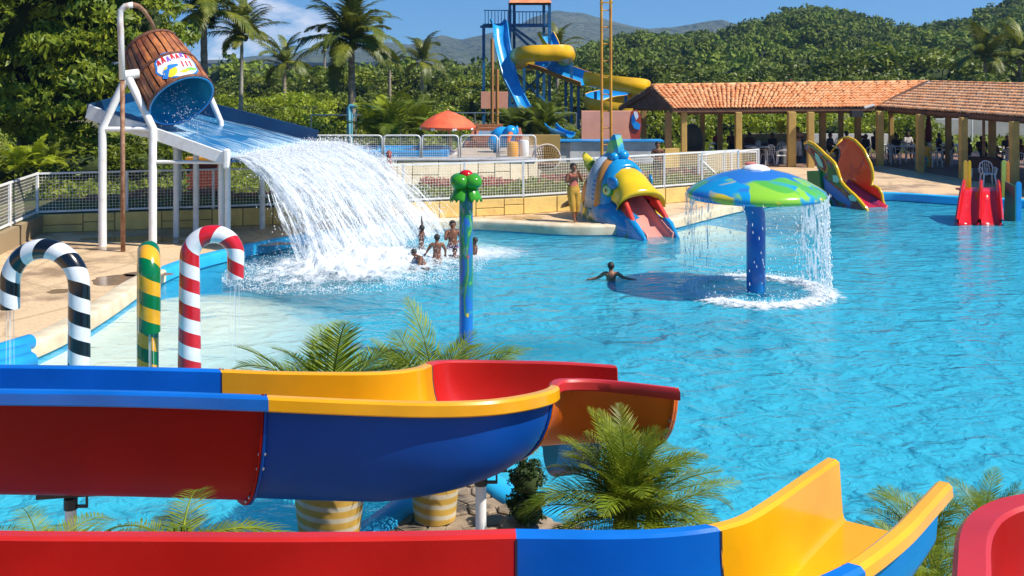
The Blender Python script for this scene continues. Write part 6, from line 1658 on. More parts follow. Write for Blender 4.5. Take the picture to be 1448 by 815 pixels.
tpart('deck', lambda m: m.box(((T_(684, 38).x + T_(777, 38).x) / 2, 62.2, T_(700, 36).z), (T_(777, 38).x - T_(684, 38).x, 2.6, .12)), TBL)
for a, b in (((727, 40), (769, 70)), ((721, 95), (777, 150)), ((777, 95), (721, 150)), ((721, 40), (777, 92)), ((738, 140), (775, 170))): tpart('brace', lambda m, a=a, b=b: m.bar(T_(*a, 61.1), T_(*b, 63.2), .12), TBL)
for k in range(9):
    px = 686 + k * 4.6
    if px < 722 or True: tpart('baluster', lambda m, px=px: m.bar(T_(px, 36, 60.8), T_(px, 16, 60.8), .045), TBL)
tpart('top_rail', hb(684, 724, 15, 60.8, .06), TBL); tpart('top_rail', hb(724, 777, 17, 60.8, .06), TBL)
for k in range(10): tpart('baluster', lambda m, k=k: m.bar(T_(729 + k * 5, 36, 60.8), T_(729 + k * 5, 18, 60.8), .04), DARK)
# roof of the tower (only its eave shows)
TILE = mat('roof_tile', (.52, .17, .06), .85, (.66, .27, .12), scale=2.5, bump=.3, objrand=.1, detail=8)
tpart('roof', lambda m: m.add([T_(719, 4, 60.4), T_(781, 4, 60.4), T_(781, 4, 64.4), T_(719, 4, 64.4), T_(735, -14, 62), T_(765, -14, 62)] + [T_(719, 1.5, 60.4), T_(781, 1.5, 60.4)], [(0, 1, 5, 4), (1, 2, 5), (2, 3, 4, 5), (3, 0, 4), (0, 3, 2, 1)]), TILE)
tpart('roof_beam', hb(721, 777, 5.5, 60.7, .16), mat('dark_wood', (.08, .03, .02), .7))
# straight slide
def flume(name_body, path, w, h, mt_in, mt_out, parent, bank=None, nseg=9, th=.05, label=None):
    """open half-round channel along path (world points); bank tilts it sideways"""
    pts_ = smooth_line([tuple(p) for p in path], 6); n = len(pts_); inner = []; outer = []
    for i, p in enumerate(pts_):
        t = (pts_[min(i + 1, n - 1)] - pts_[max(i - 1, 0)]).normalized(); s = t.cross(Vector((0, 0, 1))).normalized(); u = s.cross(t)
        b_ = bank(i / (n - 1)) if bank else 0
        s2 = s * math.cos(b_) + u * math.sin(b_); u2 = u * math.cos(b_) - s * math.sin(b_)
        ri = []; ro = []
        for k in range(nseg):
            a = PI * k / (nseg - 1); x = -math.cos(a); z = 1 - math.sin(a) ** .9
            ri.append(p + s2 * (x * w / 2) + u2 * (z * h)); ro.append(p + s2 * (x * (w / 2 + th)) + u2 * (z * h - (th if 0 < k < nseg - 1 else 0)))
        inner.append(ri); outer.append(ro)
    m = MB(); m.grid(inner); a = m.build(name_body, mt_in, parent, smooth=True)
    m = MB(); m.grid(outer); m.grid([[r[0] for r in inner], [r[0] for r in outer]]); m.grid([[r[-1] for r in inner], [r[-1] for r in outer]]); m.grid([inner[0], outer[0]]); m.grid([inner[-1], outer[-1]])
    b = m.build(name_body + '_shell', mt_out, parent, smooth=True, auto=50)
    return a, b
SLB = fibre('slide_sky_blue', (.02, .33, .72), .3); SLY = fibre('slide_yellow', (.95, .52, .01), .3)
flume('straight_slide', [T_(702, 34, 61), T_(706, 40, 60.6), T_(709, 66, 60), T_(714, 92, 59.4), T_(722, 122, 58.8), T_(735, 150, 58.2), T_(746, 168, 57.6), T_(754, 178, 57)], .82, .32, SLB, SLB, tw)
for px, D, py in ((703, 59.5, 150), (741, 58.2, 165)):
    p = T_(px, py, D); tpart('support', lambda m: m.bar((p.x, p.y, 0), p, .13), TBL)
# twisting flume
P1 = [T_(768, 52, 62), T_(775, 66, 61.6), T_(779, 78, 61.5)]
flume('flume_top', P1, 1.0, .45, SLB, SLY, tw)
loop = [T_(779, 82, 61.6), T_(797, 92, 61.2), T_(806, 89, 60), T_(800, 84, 58.6), T_(775, 84, 58.2), T_(750, 85, 58.2), T_(733, 88, 58.8), T_(728, 92, 60), T_(736, 98, 61.2), T_(752, 98, 61.6)]
flume('flume_loop', loop, .9, .62, SLB, SLY, tw, bank=lambda t: -.6 * math.sin(PI * t))
P3 = [T_(752, 94, 61.6), T_(775, 100, 61.2), T_(800, 110, 60.6), T_(828, 120, 60)]
flume('flume_run', P3, 1.2, .5, SLB, mat('flume_brown', (.42, .20, .03), .4, (.3, .13, .02), scale=1), tw, bank=lambda t: -.45)
P4 = [T_(828, 120, 60), T_(850, 124, 59.4), T_(880, 128, 59), T_(905, 131, 59.4), T_(913, 135, 61), T_(905, 139, 62.6), T_(885, 142, 63), T_(862, 144, 62.6), T_(843, 148, 61.8), T_(834, 152, 60.6), T_(838, 157, 59.4), T_(855, 162, 58.8), T_(880, 166, 58.6), T_(905, 170, 58.6)]
flume('flume_lower', P4, 1.0, .6, SLB, SLY, tw, bank=lambda t: .4)
for px, py, D in ((800, 112, 60.8), (818, 120, 60.3), (842, 130, 60), (885, 135, 60), (760, 98, 61), (741, 96, 60.5), (808, 82, 60)):
    p = T_(px, py, D); tpart('support', lambda m: m.bar((p.x, p.y, 0), p, .16), TBL)
# rusty poles in front of the tower
for px, py, lab in ((696, 55, 'left one of the two rust orange poles in front of the tower'), (703, 98, 'shorter right one of the two rust orange poles by the salmon board')):
    p = T_(px, py, 56); m = MB(); m.tube([(p.x, 56, TZ), p], .09, 8); m.build('orange_pole', mat('orange_rust', (.38, .15, .04), .7, (.5, .25, .08), scale=2, stretch=(1, 1, .3)), label=lab, cat='pole', group='rust orange poles')
SALM = mat('salmon_paint', (.90, .42, .28), .8, (.80, .36, .24), scale=1.5, bump=.1)
def panel(name, x0, y0, x1, y1, D, th, mt_, label, cat):
    a, b = PD(x0, y1, D), PD(x1, y0, D); m = MB(); m.box(((a.x + b.x) / 2, D, (a.z + b.z) / 2), (b.x - a.x, th, b.z - a.z)); return m.build(name, mt_, label=label, cat=cat, bevel=.01)
panel('salmon_board', 680, 130, 718, 154, 56.5, .15, SALM, 'small salmon coloured board behind the two orange poles', 'board')
panel('salmon_wall', 822, 157, 894, 202, 46, .25, SALM, 'salmon painted wall behind the yellow ladder mast', 'wall')
# yellow ladder mast
LY = mat('mast_yellow', (.72, .36, .02), .45, (.5, .2, .03), scale=2)
mast = thing('ladder_mast', 'very tall thin yellow ladder mast rising out of the picture beside the fish', 'ladder', (PD(857, 215, 41).x, 41, GZ))
for px in (851, 864):
    a = PD(px, 218, 41); m = MB(); m.tube([Vector((a.x, 41, GZ)), Vector((a.x - .03, 41, 12.2))], .055, 8); m.build('rail', LY, mast)
for k in range(18):
    z = GZ + .3 + k * .65; a, b = PD(851, 0, 41).x, PD(864, 0, 41).x; m = MB(); m.tube([(a, 41, z), (b, 41, z)], .022, 5); m.build('rung', LY, mast)
m = MB(); 
for z in (6.9, 11.9): m.box((PD(857.5, 0, 41).x, 41, z), (.5, .1, .05))
m.build('spreader', LY, mast)
# white kiosk, yellow wall piece, small blue slide behind
ks = thing('kiosk_counter', 'white masonry counter with thin blue top by the yellow ladder', 'counter', G(820, 228, GZ))
KW = mat('kiosk_white', (.82, .82, .80), .7, (.5, .5, .48), scale=1.2); KS = mat('kiosk_shade', (.30, .28, .26), .7, (.24, .22, .2), scale=1)
a, b = PD(806, 228, 43.6), PD(932, 228, 43.6); zt = EYE - (201 - CY) * 43.6 / F
m = MB(); m.box(((a.x + b.x) / 2, 44.0, (GZ + zt) / 2), (b.x - a.x, .8, zt - GZ)); m.build('wall', KW, ks)
m = MB(); m.box((a.x - .5, 44.3, (GZ + zt) / 2 - .02), (1.1, 1.3, zt - GZ - .04)); m.build('side_wall', KW, ks)
m = MB(); m.box(((a.x + b.x) / 2 - .4, 44.0, zt + .03), (b.x - a.x + 1.2, 1.0, .06)); m.build('counter_top', LBLUE, ks)
m = MB(); a, b = PD(748, 230, 43), PD(792, 230, 43); m.box(((a.x + b.x) / 2, 43, 1.0), (b.x - a.x, .25, 1.3)); m.build('ochre_wall', mat('ochre_paint', (.42, .28, .08), .8, (.5, .33, .1), scale=1.4), label='short ochre wall between wicker chair and white counter', cat='wall')
r = thing('small_slide', 'small curved blue slide behind the ochre wall', 'play slide', (PD(790, 200, 47).x, 47, TZ - .5))
flume('chute', [PD(778, 180, 48), PD(784, 186, 47.5), PD(794, 191, 47), PD(806, 194, 46.5)], .5, .2, LBLUE, LBLUE, r)
m = MB(); m.tube([PD(780, 200, 48), PD(780, 178, 48), PD(786, 182, 48)], .04); m.build('rail', LBLUE, r)
m = MB(); m.bar(PD(800, 193, 47), Vector((PD(800, 193, 47).x, 47, .4)), .1); m.build('leg', LBLUE, r)
# ================================================================== PAVILIONS
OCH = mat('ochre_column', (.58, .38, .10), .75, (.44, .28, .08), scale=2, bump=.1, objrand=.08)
OCHD = mat('ochre_column_dark', (.42, .28, .10), .8, (.3, .2, .08), scale=2, bump=.1)  # darker ochre tone for some columns and a half wall
WOODD = mat('dark_timber', (.10, .045, .025), .7, (.16, .08, .04), scale=4)
def tiled_slope(name, E0, E1, R0, R1, ncol, nrow, parent, tmt=None):
    """clay pan tiles: every tile its own little arch, rows overlapping"""
    V = []; Fq = []; rs_ = np.random.RandomState(ncol)
    E0, E1, R0, R1 = map(Vector, (E0, E1, R0, R1)); nrm = (E1 - E0).cross(R0 - E0).normalized(); nrm = nrm if nrm.z > 0 else -nrm
    K = 5
    for i in range(ncol):
        jx = rs_.normal() * .0
        for j in range(nrow):
            v0, v1 = j / nrow, (j + 1.22) / nrow; v1 = min(v1, 1.02); o = len(V); jj = rs_.normal() * .008
            du = rs_.normal() * .06 / ncol
            for q, v in enumerate((v0 - .01, v1)):
                for k in range(K):
                    a = PI * k / (K - 1); u = (i + .5 - .5 * math.cos(a) * (1.0 if q == 0 else .86)) / ncol + du
                    p = E0.lerp(E1, u).lerp(R0.lerp(R1, u), v); V.append(tuple(p + nrm * (.075 * math.sin(a) + (.045 + jj if q == 0 else .0))))
            for k in range(K - 1): Fq.append((o + k, o + k + 1, o + K + k + 1, o + K + k))
            # front edge thickness
            o2 = len(V)
            for k in range(K): p = Vector(V[o + k]) - nrm * .035; V.append(tuple(p))
            for k in range(K - 1): Fq.append((o2 + k, o2 + k + 1, o + k + 1, o + k))
    me = raw_mesh(name, V, Fq, tmt or TILE2); o = link(name, me, parent); o['kind'] = 'stuff'; o.location = -origin_of(parent)
    m = MB(); m.add([E0 - nrm * .03, E1 - nrm * .03, R1 - nrm * .03, R0 - nrm * .03, E0 - nrm * .08, E1 - nrm * .08, R1 - nrm * .08, R0 - nrm * .08], [(0, 1, 2, 3), (7, 6, 5, 4), (0, 4, 5, 1), (3, 2, 6, 7), (0, 3, 7, 4), (1, 5, 6, 2)])
    m.build('roof_board', WOODD, parent)
def tile_mat(name='clay_tile', ca=(.70, .25, .085), cb=(.82, .42, .20)):
    m = mat(name, ca, .85, cb, scale=3.2, detail=9, bump=.25, bscale=20, lo=.38, hi=.62)
    nt = m.node_tree; b = nt.nodes['Principled BSDF']; src = b.inputs['Base Color'].links[0].from_socket
    n = nd(nt, 'ShaderNodeTexNoise'); n.inputs['Scale'].default_value = 1.1; n.inputs['Detail'].default_value = 10; n.inputs['Roughness'].default_value = .8
    tcn = nd(nt, 'ShaderNodeTexCoord'); nt.links.new(tcn.outputs['Object'], n.inputs['Vector'])
    mr = nd(nt, 'ShaderNodeMapRange'); mr.inputs[1].default_value = .58; mr.inputs[2].default_value = .72; mr.inputs[3].default_value = 0; mr.inputs[4].default_value = .4; nt.links.new(n.outputs['Fac'], mr.inputs[0])
    mx_ = nd(nt, 'ShaderNodeMixRGB'); mx_.inputs[2].default_value = (.13, .06, .04, 1); nt.links.new(mr.outputs[0], mx_.inputs[0]); nt.links.new(src, mx_.inputs[1]); nt.links.new(mx_.outputs[0], b.inputs['Base Color'])
    return m
TILE2 = tile_mat()
TILE3 = tile_mat('sun_lifted_clay_tile', (.86, .36, .14), (.92, .52, .28))  # tile colour lightened to make up for weaker sun on the right roof
LE0, LE1 = Vector((6.95, 45.8, 2.57)), Vector((16.25, 47.5, 2.57)); LR0, LR1 = Vector((6.2, 47.3, 3.50)), Vector((19.6, 50.0, 3.62)); LB0, LB1 = Vector((4.97, 49.2, 2.52)), Vector((19.5, 53.0, 2.52))
pavL = thing('pavilion', 'long open pavilion with orange tiled roof seen broadside, left of the two', 'pavilion', (11, 47.5, 0))
tiled_slope('roof_tiles', LE0, LE1, LR0, LR1, 58, 9, pavL)
tiled_slope('roof_tiles', LB1, LB0, LR1, LR0, 58, 8, pavL)
RE0, RE1 = Vector((16.45, 47.7, 2.57)), Vector((19.6, 35.2, 2.57)); RR0, RR1 = Vector((19.4, 49.2, 3.62)), Vector((23.4, 36.0, 3.62)); RB0, RB1 = Vector((22.6, 50.0, 2.6)), Vector((27.2, 37.0, 2.6))
pavR = thing('pavilion', 'open pavilion whose orange tiled roof runs towards the viewer, right of the two', 'pavilion', (20, 43, 0))
tiled_slope('roof_tiles', RE0, RE1, RR0, RR1, 74, 10, pavR, TILE3)
tiled_slope('roof_tiles', RB1, RB0, RR1, RR0, 60, 8, pavR)
for par, a, b in ((pavL, LR0, LR1), (pavR, RR0, RR1)):
    n = 24
    for i in range(n):
        m = MB(); p, q = a.lerp(b, i / n), a.lerp(b, (i + 1.08) / n); m.tube([p + Vector((0, 0, .03)), q + Vector((0, 0, .05))], [.10, .085], 8); m.build('ridge_tile', TILE2, par, smooth=True)
m = MB(); m.bar(RE0 + Vector((-.05, 0, .02)), RR0 + Vector((-.05, .1, .06)), .16, .14); m.build('verge', WOODD, pavR)
GUT = mat('gutter_grey', (.45, .45, .45), .5)
m = MB(); m.tube([PD(1222, 153, 46.9), PD(1236, 149, 47.0)], .07, 8); m.build('gutter', GUT, pavL); m = MB(); m.tube([PD(1308, 121, 49), PD(1319, 116.5, 49.2)], .1, 8); m.build('gutter', GUT, pavL)
def fascia(par, pts_, h=.13):
    for a, b in zip(pts_[:-1], pts_[1:]):
        m = MB(); m.bar(a + Vector((0, 0.02, -h * .6)), b + Vector((0, 0.02, -h * .6)), .05, h); m.build('fascia', WOODD, par)
fascia(pavL, [LE0, LE1]); fascia(pavR, [RE0, RE1]); fascia(pavL, [LE0 + Vector((-.02, -.02, 0)), LR0 + Vector((-.03, 0, -.02))], .2); fascia(pavL, [LR0, LB0], .2)
m = MB(); m.add([LE0 + Vector((0.05, .1, -.05)), LR0 + Vector((.05, .1, -.05)), LB0 + Vector((.05, .1, -.05))], [(0, 1, 2)]); m.build('gable', WOODD, pavL)
# timbers
def lerp3(a, b, t): return a.lerp(b, t)
for i in range(11):
    t = (i + .5) / 11
    m = MB(); a = LE0.lerp(LE1, t) + Vector((0, .1, -.12)); b = LR0.lerp(LR1, t) + Vector((0, 0, -.14)); m.bar(a, b, .08, .12); m.build('rafter', WOODD, pavL)
for i in range(13):
    t = (i + .5) / 13; m = MB(); a = RE0.lerp(RE1, t) + Vector((.1, 0, -.12)); b = RR0.lerp(RR1, t) + Vector((0, 0, -.14)); m.bar(a, b, .08, .12); m.build('rafter', WOODD, pavR)
m = MB(); m.bar(LE0 + Vector((.3, .55, -.16)), LE1 + Vector((0, .5, -.16)), .14, .2); m.build('beam', WOODD, pavL)
m = MB(); m.bar(RE0 + Vector((.55, .1, -.16)), RE1 + Vector((.55, 0, -.16)), .14, .2); m.build('beam', WOODD, pavR)
m = MB(); m.bar(LB0 + Vector((.6, -.6, -.05)), LB1 + Vector((0, -.6, -.05)), .14, .2); m.build('beam', WOODD, pavL)
def column(par, px, D, w=.27, mt=None, top=2.42, wide=1.0):
    x = (px - CX) * D / F; m = MB(); m.box((x, D, top / 2), (w, w, top)); o = m.build('column', mt or OCH, par, bevel=.02)
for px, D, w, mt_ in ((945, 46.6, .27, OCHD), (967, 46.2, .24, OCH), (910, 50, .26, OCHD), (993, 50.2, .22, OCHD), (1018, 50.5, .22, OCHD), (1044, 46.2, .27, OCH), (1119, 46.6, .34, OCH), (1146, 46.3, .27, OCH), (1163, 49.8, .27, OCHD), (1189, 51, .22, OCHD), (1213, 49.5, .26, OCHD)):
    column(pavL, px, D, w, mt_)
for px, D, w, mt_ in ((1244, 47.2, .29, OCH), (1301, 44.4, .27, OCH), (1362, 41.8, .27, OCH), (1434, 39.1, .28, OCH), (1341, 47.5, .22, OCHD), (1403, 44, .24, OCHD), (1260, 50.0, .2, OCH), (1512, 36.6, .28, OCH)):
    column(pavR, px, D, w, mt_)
m = MB(); p = PD(1391, 200, 43); m.tube([(p.x, 43, 0), (p.x, 43, 2.5)], .06, 8); m.build('thin_post', RUST, pavR)
# floor of the pavilions
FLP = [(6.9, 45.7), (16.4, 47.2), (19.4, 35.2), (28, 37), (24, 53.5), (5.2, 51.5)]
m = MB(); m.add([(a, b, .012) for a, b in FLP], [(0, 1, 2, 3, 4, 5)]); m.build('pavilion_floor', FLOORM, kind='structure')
# dark box lamp under the eave
m = MB(); m.box(PD(1211, 161, 47), (.5, .35, .28)); m.build('speaker_box', DARK, label='black box hanging under the eave where the two roofs meet', cat='box')
# low white wall and railing behind
def low_wall(label, x0, x1, D0, D1, h, mt_, th=.2, base=0):
    a = Vector(((x0 - CX) * D0 / F, D0, base + h / 2)); b = Vector(((x1 - CX) * D1 / F, D1, base + h / 2)); m = MB(); m.bar(a, b, th, h); return m.build('low_wall', mt_, label=label, cat='wall')
low_wall('low white wall behind the left pavilion', 1060, 1255, 54, 54, .95, WHITE)
low_wall('low ochre wall inside the left end of the left pavilion', 1046, 1150, 51.5, 52.5, 1.1, mat('ochre_wall_b', (.45, .32, .14), .8))
low_wall('ochre half wall with openings beside the gate fence', 948, 1040, 43.0, 43.6, .95, OCHD, .18)
low_wall('short cream wall stub left of the gate fence', 938, 958, 41.5, 42, 1.0, OCH, .2, .2)
mesh_fence('back_fence', 'white railing far behind the right pavilion', [PD(1262, 200, 58).xy.to_3d(), PD(1600, 200, 58).xy.to_3d()], 0.02, 1.5, bay=2.2, skip_mesh=True)
low_wall('long pale wall far behind the right pavilion', 1290, 1600, 62, 62, 1.3, mat('pale_wall', (.5, .47, .42), .8, (.38, .36, .32), scale=1))
hs_ = thing('pool_house', 'grey building with white framed windows behind the right pavilion', 'building', (PD(1380, 190, 66).x, 66, 0))
a, b = PD(1305, 190, 66), PD(1600, 190, 66); m = MB(); m.box(((a.x + b.x) / 2, 67, 1.25), (b.x - a.x, 2, 2.5)); m.build('wall', mat('house_grey', (.22, .22, .22), .8, (.3, .29, .28), scale=1), hs_)
m = MB(); m.box(((a.x + b.x) / 2, 66.9, 2.6), (b.x - a.x + .4, 2.6, .14)); m.build('roof', mat('house_roof', (.45, .43, .4), .7), hs_)
for k in range(9):
    x = a.x + .8 + k * 1.35; f = MB(); 
    for c, s in (((x - .5, 65.96, 1.5), (.06, .05, 1.3)), ((x + .5, 65.96, 1.5), (.06, .05, 1.3)), ((x, 65.96, 2.15), (1.06, .05, .06)), ((x, 65.96, .85), (1.06, .05, .06))): f.box(c, s)
    w = f.build('window', WHITE, hs_); p_ = MB(); p_.box((x, 65.99, 1.5), (.95, .03, 1.25)); p_.build('pane', mat('dark_glass', (.03, .035, .04), .1), w)
for i, (px, py, D, w, h) in enumerate([(1095, 165, 57, 2.8, 2.2), (1130, 160, 58, 3, 2.4), (1180, 162, 57, 2.8, 2.3), (1225, 160, 58, 3, 2.4), (1275, 160, 58, 3, 2.4), (1300, 168, 56, 2.4, 2.0), (985, 160, 58, 3, 2.4), (1030, 160, 58, 3, 2.4), (940, 162, 58, 3, 2.3), (1440, 170, 72, 3, 2.4)]):
    bush(px, py, D, w, h, 'bright green bush seen through the pavilion posts', bushL, 'bushes behind the pavilions', k=i)
# red roof peak
m = MB(); c = PD(1122, 113, 90); m.lathe(c + Vector((0, 0, -.5)), [(1.3, -.5), (1.2, 0), (.6, .45), (.02, .6)], 6); m.build('far_hut_roof', mat('dark_red_roof', (.20, .04, .04), .8), label='little dark red roof peak just above the left tiled roof', cat='roof')
# ---- white plastic furniture ------------------------------------------
def chair_proto():
    r = thing('plastic_chair', 'x', 'chair', (0, 0, 0), 0, 'white plastic chairs under the pavilions')
    m = MB(); m.box((0, 0, .43), (.44, .44, .03)); m.build('seat', WHITEP, r, bevel=.01)
    for x in (-.19, .19):
        for y in (-.19, .19):
            m = MB(); m.tube([(x * 1.2, y * 1.25, 0), (x, y, .42)], [.022, .03], 6); m.build('leg', WHITEP, r)
    pts_ = [(-.22, -.2, .42), (-.24, -.24, .62), (-.2, -.27, .78), (-.1, -.29, .86), (0, -.3, .88), (.1, -.29, .86), (.2, -.27, .78), (.24, -.24, .62), (.22, -.2, .42)]
    m = MB(); m.tube(pts_, .022, 6); m.build('back_frame', WHITEP, r, smooth=True)
    m = MB(); 
    for x in (-.12, -.04, .04, .12): m.bar((x, -.21, .43), (x * .9, -.285, .82), .045, .012)
    m.build('backrest', WHITEP, r)
    for s in (-1, 1):
        m = MB(); m.tube([(s * .235, -.24, .64), (s * .27, 0, .66), (s * .26, .2, .64), (s * .23, .22, .43)], .02, 6); m.build('armrest', WHITEP, r, smooth=True)
    return r
cp0 = chair_proto()
CH = [(1065, 226, 1.9, 'white chair behind the grey table at the far left end'), (1125, 222, .4, 'white chair in deep shade right behind the thick column'), (1180, 220, 2.0, 'white chair far back behind the butterfly slide'), (1196, 228, 5.0, 'white chair close behind the orange wing'), (1248, 224, 1.4, 'white chair touching the first right pavilion column'), (1306, 228, 1.0, 'white chair behind the aqua bin'), (1372, 244, 1.9, 'white chair right of the tall ochre column'), (1412, 228, 4.2, 'white chair far back near the right edge'), (1085, 232, .3, 'first white chair from the left end of the pavilion'), (1100, 228, 2.2, 'white chair tucked behind the two left columns'), (1106, 234, 1.2, 'white chair close to the paired columns'), (1205, 226, 1.0, 'white chair behind the orange butterfly wing'), (1220, 228, 2.5, 'white chair just left of the first right pavilion column'), (1228, 222, 4.0, 'white chair in the gap between the pavilions'),
      (1263, 232, 3.3, 'white chair at the near side of the long white table'), (1272, 226, .2, 'white chair at the far side of the long white table'), (1288, 230, 2.9, 'white chair right of the long white table'), (1322, 236, 3.2, 'white chair next to the yellow bin'), (1332, 229, .5, 'white chair with a person leaning behind it'), (1353, 235, 2.6, 'white chair left of the tall ochre column'), (1397, 262, 3.0, 'nearest white chair, right behind the twin red slide'), (1421, 240, 1.6, 'white chair by the rightmost column'), (1445, 248, 2.9, 'white chair cut by the right edge'), (1010, 222, 1.2, 'white chair behind the ochre half wall'), (985, 220, 2.4, 'white chair under the left gable'), (1160, 224, .8, 'white chair behind the fourth column')]
for i, (px, py, a, lab) in enumerate(CH):
    o = cp0 if i == 0 else copy_tree(cp0); o.location = G(px, py, .012) ; o.rotation_euler = (0, 0, a); o['label'] = lab
def table(px, py, w, d, h, label, mt_=None, rz=0, cloth=None):
    p = G(px, py, .012); r = thing('table', label, 'table', p, rz, 'tables under the pavilions'); mt_ = mt_ or WHITEP
    m = MB(); m.box((0, 0, h), (w, d, .04)); m.build('tabletop', mt_, r, local=True, bevel=.01)
    for x in (-1, 1):
        for y in (-1, 1): m = MB(); m.tube([(x * (w / 2 - .08), y * (d / 2 - .08), 0), (x * (w / 2 - .12), y * (d / 2 - .12), h)], .028, 6); m.build('leg', mt_, r, local=True)
    if cloth:
        m = MB(); m.grid([[(x * (w / 2 + .03) * f, y * (d / 2 + .03) * f, z) for x, y in ((-1, -1), (0, -1), (1, -1), (1, 0), (1, 1), (0, 1), (-1, 1), (-1, 0))] for f, z in ((.02, h + .03), (1, h + .03), (1.04, h - .35))], True); m.build('cover', cloth, r, local=True)
    return r
DARKW = mat('dark_cloth', (.14, .045, .025), .8, (.09, .03, .02), scale=3)
table(1275, 229, 1.5, .8, .72, 'long white table between the first two right pavilion columns'); table(1385, 250, 1.1, .9, .74, 'table with dark brown cover behind the twin red slide', None, 0, DARKW)
table(1340, 226, .9, .9, .72, 'white table where the dark clothed people sit'); table(1440, 236, 1.0, .9, .72, 'white table at the right end of the pavilion'); table(1075, 224, 1.2, .8, .72, 'dark brown covered table at the left end of the pavilion', None, 0, DARKW); table(1208, 218, 1.0, .8, .72, 'white table in the depth between the pavilions')
table(1070, 233, 1.0, .7, .8, 'grey table with a pink cloth heap beside the leftmost pavilion column', mat('grey_top', (.2, .22, .24), .6))
m = MB(); p = G(1061, 233, .85); m.ball(p + Vector((0, 0, .03)), .14, 12, (1.6, .8, .5)); m.build('cloth_heap', mat('pink_cloth', (.55, .15, .15), .9), smooth=True, label='pink folded cloth lying on the grey table', cat='cloth')
# bins and the like
p = G(1302, 241); r = thing('litter_bin', 'aqua litter bin shaped like a small figure at the foot of a column', 'bin', p); AQM = fibre('aqua_gelcoat', (.08, .42, .40), .3)
m = MB(); m.lathe(p, [(.22, 0), (.24, .1), (.19, .45), (.20, .55), (.14, .62), (.13, .75), (.17, .82), (.14, .95), (.03, 1.0)], 14); m.build('body', AQM, r, smooth=True)
for s in (-1, 1): m = MB(); m.tube([p + Vector((s * .17, -.05, .6)), p + Vector((s * .26, -.1, .4)), p + Vector((s * .2, -.16, .28))], .05, 7); m.build('arm', AQM, r, smooth=True)
m = MB(); m.ball(p + Vector((0, -.14, .42)), .1, 10); m.build('opening', DARK, r)
p = G(1312, 236); m = MB(); m.lathe(p, [(.17, 0), (.2, .85), (.2, .9), (.05, .92)], 14); m.build('yellow_bin', fibre('ochre_bin', (.65, .36, .03), .4), smooth=True, auto=40, label='ochre cylindrical bin right of the aqua bin', cat='bin')
p = G(1313, 230); r = thing('closed_parasol', 'folded maroon parasol standing behind the ochre bin', 'parasol', p); m = MB(); m.lathe(p, [(.05, 0.9), (.16, 1.0), (.14, 1.5), (.08, 2.1), (.02, 2.2)], 10); m.build('cloth', mat('maroon_cloth', (.12, .01, .02), .9), r, smooth=True); m = MB(); m.tube([p, p + Vector((0, 0, 2.3))], .02); m.build('pole', STEEL, r)
p = G(1109, 233); m = MB(); m.box(p + Vector((0, 0, .45)), (.22, .3, .9)); m.build('water_cooler', mat('cooler_grey', (.25, .28, .28), .5), bevel=.05, label='grey upright cooler left of the paired columns', cat='cooler')
p = G(978, 226, .0); r = thing('covered_grill', 'dark grey draped dome shaped thing between columns at the left end', 'grill', p); m = MB(); m.lathe(p + Vector((0, 0, .6)), [(.5, 0), (.52, .5), (.42, .85), (.2, 1.05), (.02, 1.1)], 14); m.build('cover', mat('grey_sheet', (.08, .10, .09), .8), r, smooth=True); m = MB(); m.box(p + Vector((0, 0, .3)), (.8, .6, .6)); m.build('base', DARK, r)
# parrot-like painted board at the left gable
r = thing('painted_board', 'painted board in red, white and blue leaning at the left pavilion gable', 'sign', (PD(897, 185, 45).x, 45, GZ))
def pflat(nm, mt_, pp_, D, par): m = MB(); m.prism([PD(x, y, D) for x, y in pp_], (0, .04, 0)); m.build(nm, mt_, par)
pflat('back_shape', mat('sign_red', (.45, .05, .02), .5), [(892, 158), (900, 155), (906, 162), (907, 180), (904, 200), (893, 200), (889, 180)], 45.05, r); pflat('blue_shape', LBLUE, [(893, 164), (897, 160), (899, 172), (906, 176), (904, 184), (897, 182), (893, 174)], 45.0, r); pflat('white_shape', WHITEP, [(896, 158), (901, 158), (903, 165), (900, 170), (897, 164)], 44.95, r)
m = MB(); m.bar((PD(893, 0, 45.2).x, 45.2, GZ), PD(893, 165, 45.2), .06); m.bar((PD(904, 0, 45.2).x, 45.2, GZ), PD(904, 165, 45.2), .06); m.build('post', WOODD, r)
# dark potted plants in the left part of the pavilion
for px, py, D, lab in ((1105, 190, 48, 'potted fern hanging by the paired columns'), (1250, 190, 52, 'green fern in the gap between the pavilions')): fern(px, py, D, .5, lab, bright, 12, 'ferns in the pavilion', px, cat='fern')
# brick pillar behind the fence on the left
r = thing('brick_pillar', 'little red brick barbecue with yellow top behind the bucket frame', 'barbecue', (PD(290, 270, 33).x, 33, GZ)); x0 = PD(290, 270, 33).x
for j in range(11):
    for k in range(4):
        m = MB(); m.box((x0 - .42 + k * .24 + (.12 if j % 2 else 0), 33, GZ + .06 + j * .095), (.22, .3, .08)); m.build('brick', mat('brick_red', (.36, .07, .04), .85, (.28, .05, .03), scale=5) if (j == 0 and k == 0) else bpy.data.materials['brick_red'], r)
m = MB(); m.box((x0, 33, GZ + .52), (.9, .2, 1.02)); m.build('mortar_core', mat('mortar2', (.2, .12, .08), .9), r); m = MB(); m.box((x0, 33, GZ + 1.14), (1.1, .45, .1)); m.build('top', YEL, r)
m = MB(); x0 = PD(550, 235, 33.5).x; m.lathe((x0, 33.5, GZ), [(.25, 0), (.22, .3), (.14, .6), (.17, .75), (.09, .9), (.07, 1.15), (.1, 1.3), (.02, 1.36)], 14); m.build('garden_ornament', mat('red_clay', (.28, .05, .03), .6), smooth=True, label='dark red garden ornament standing in the bed just right of the falls', cat='ornament')
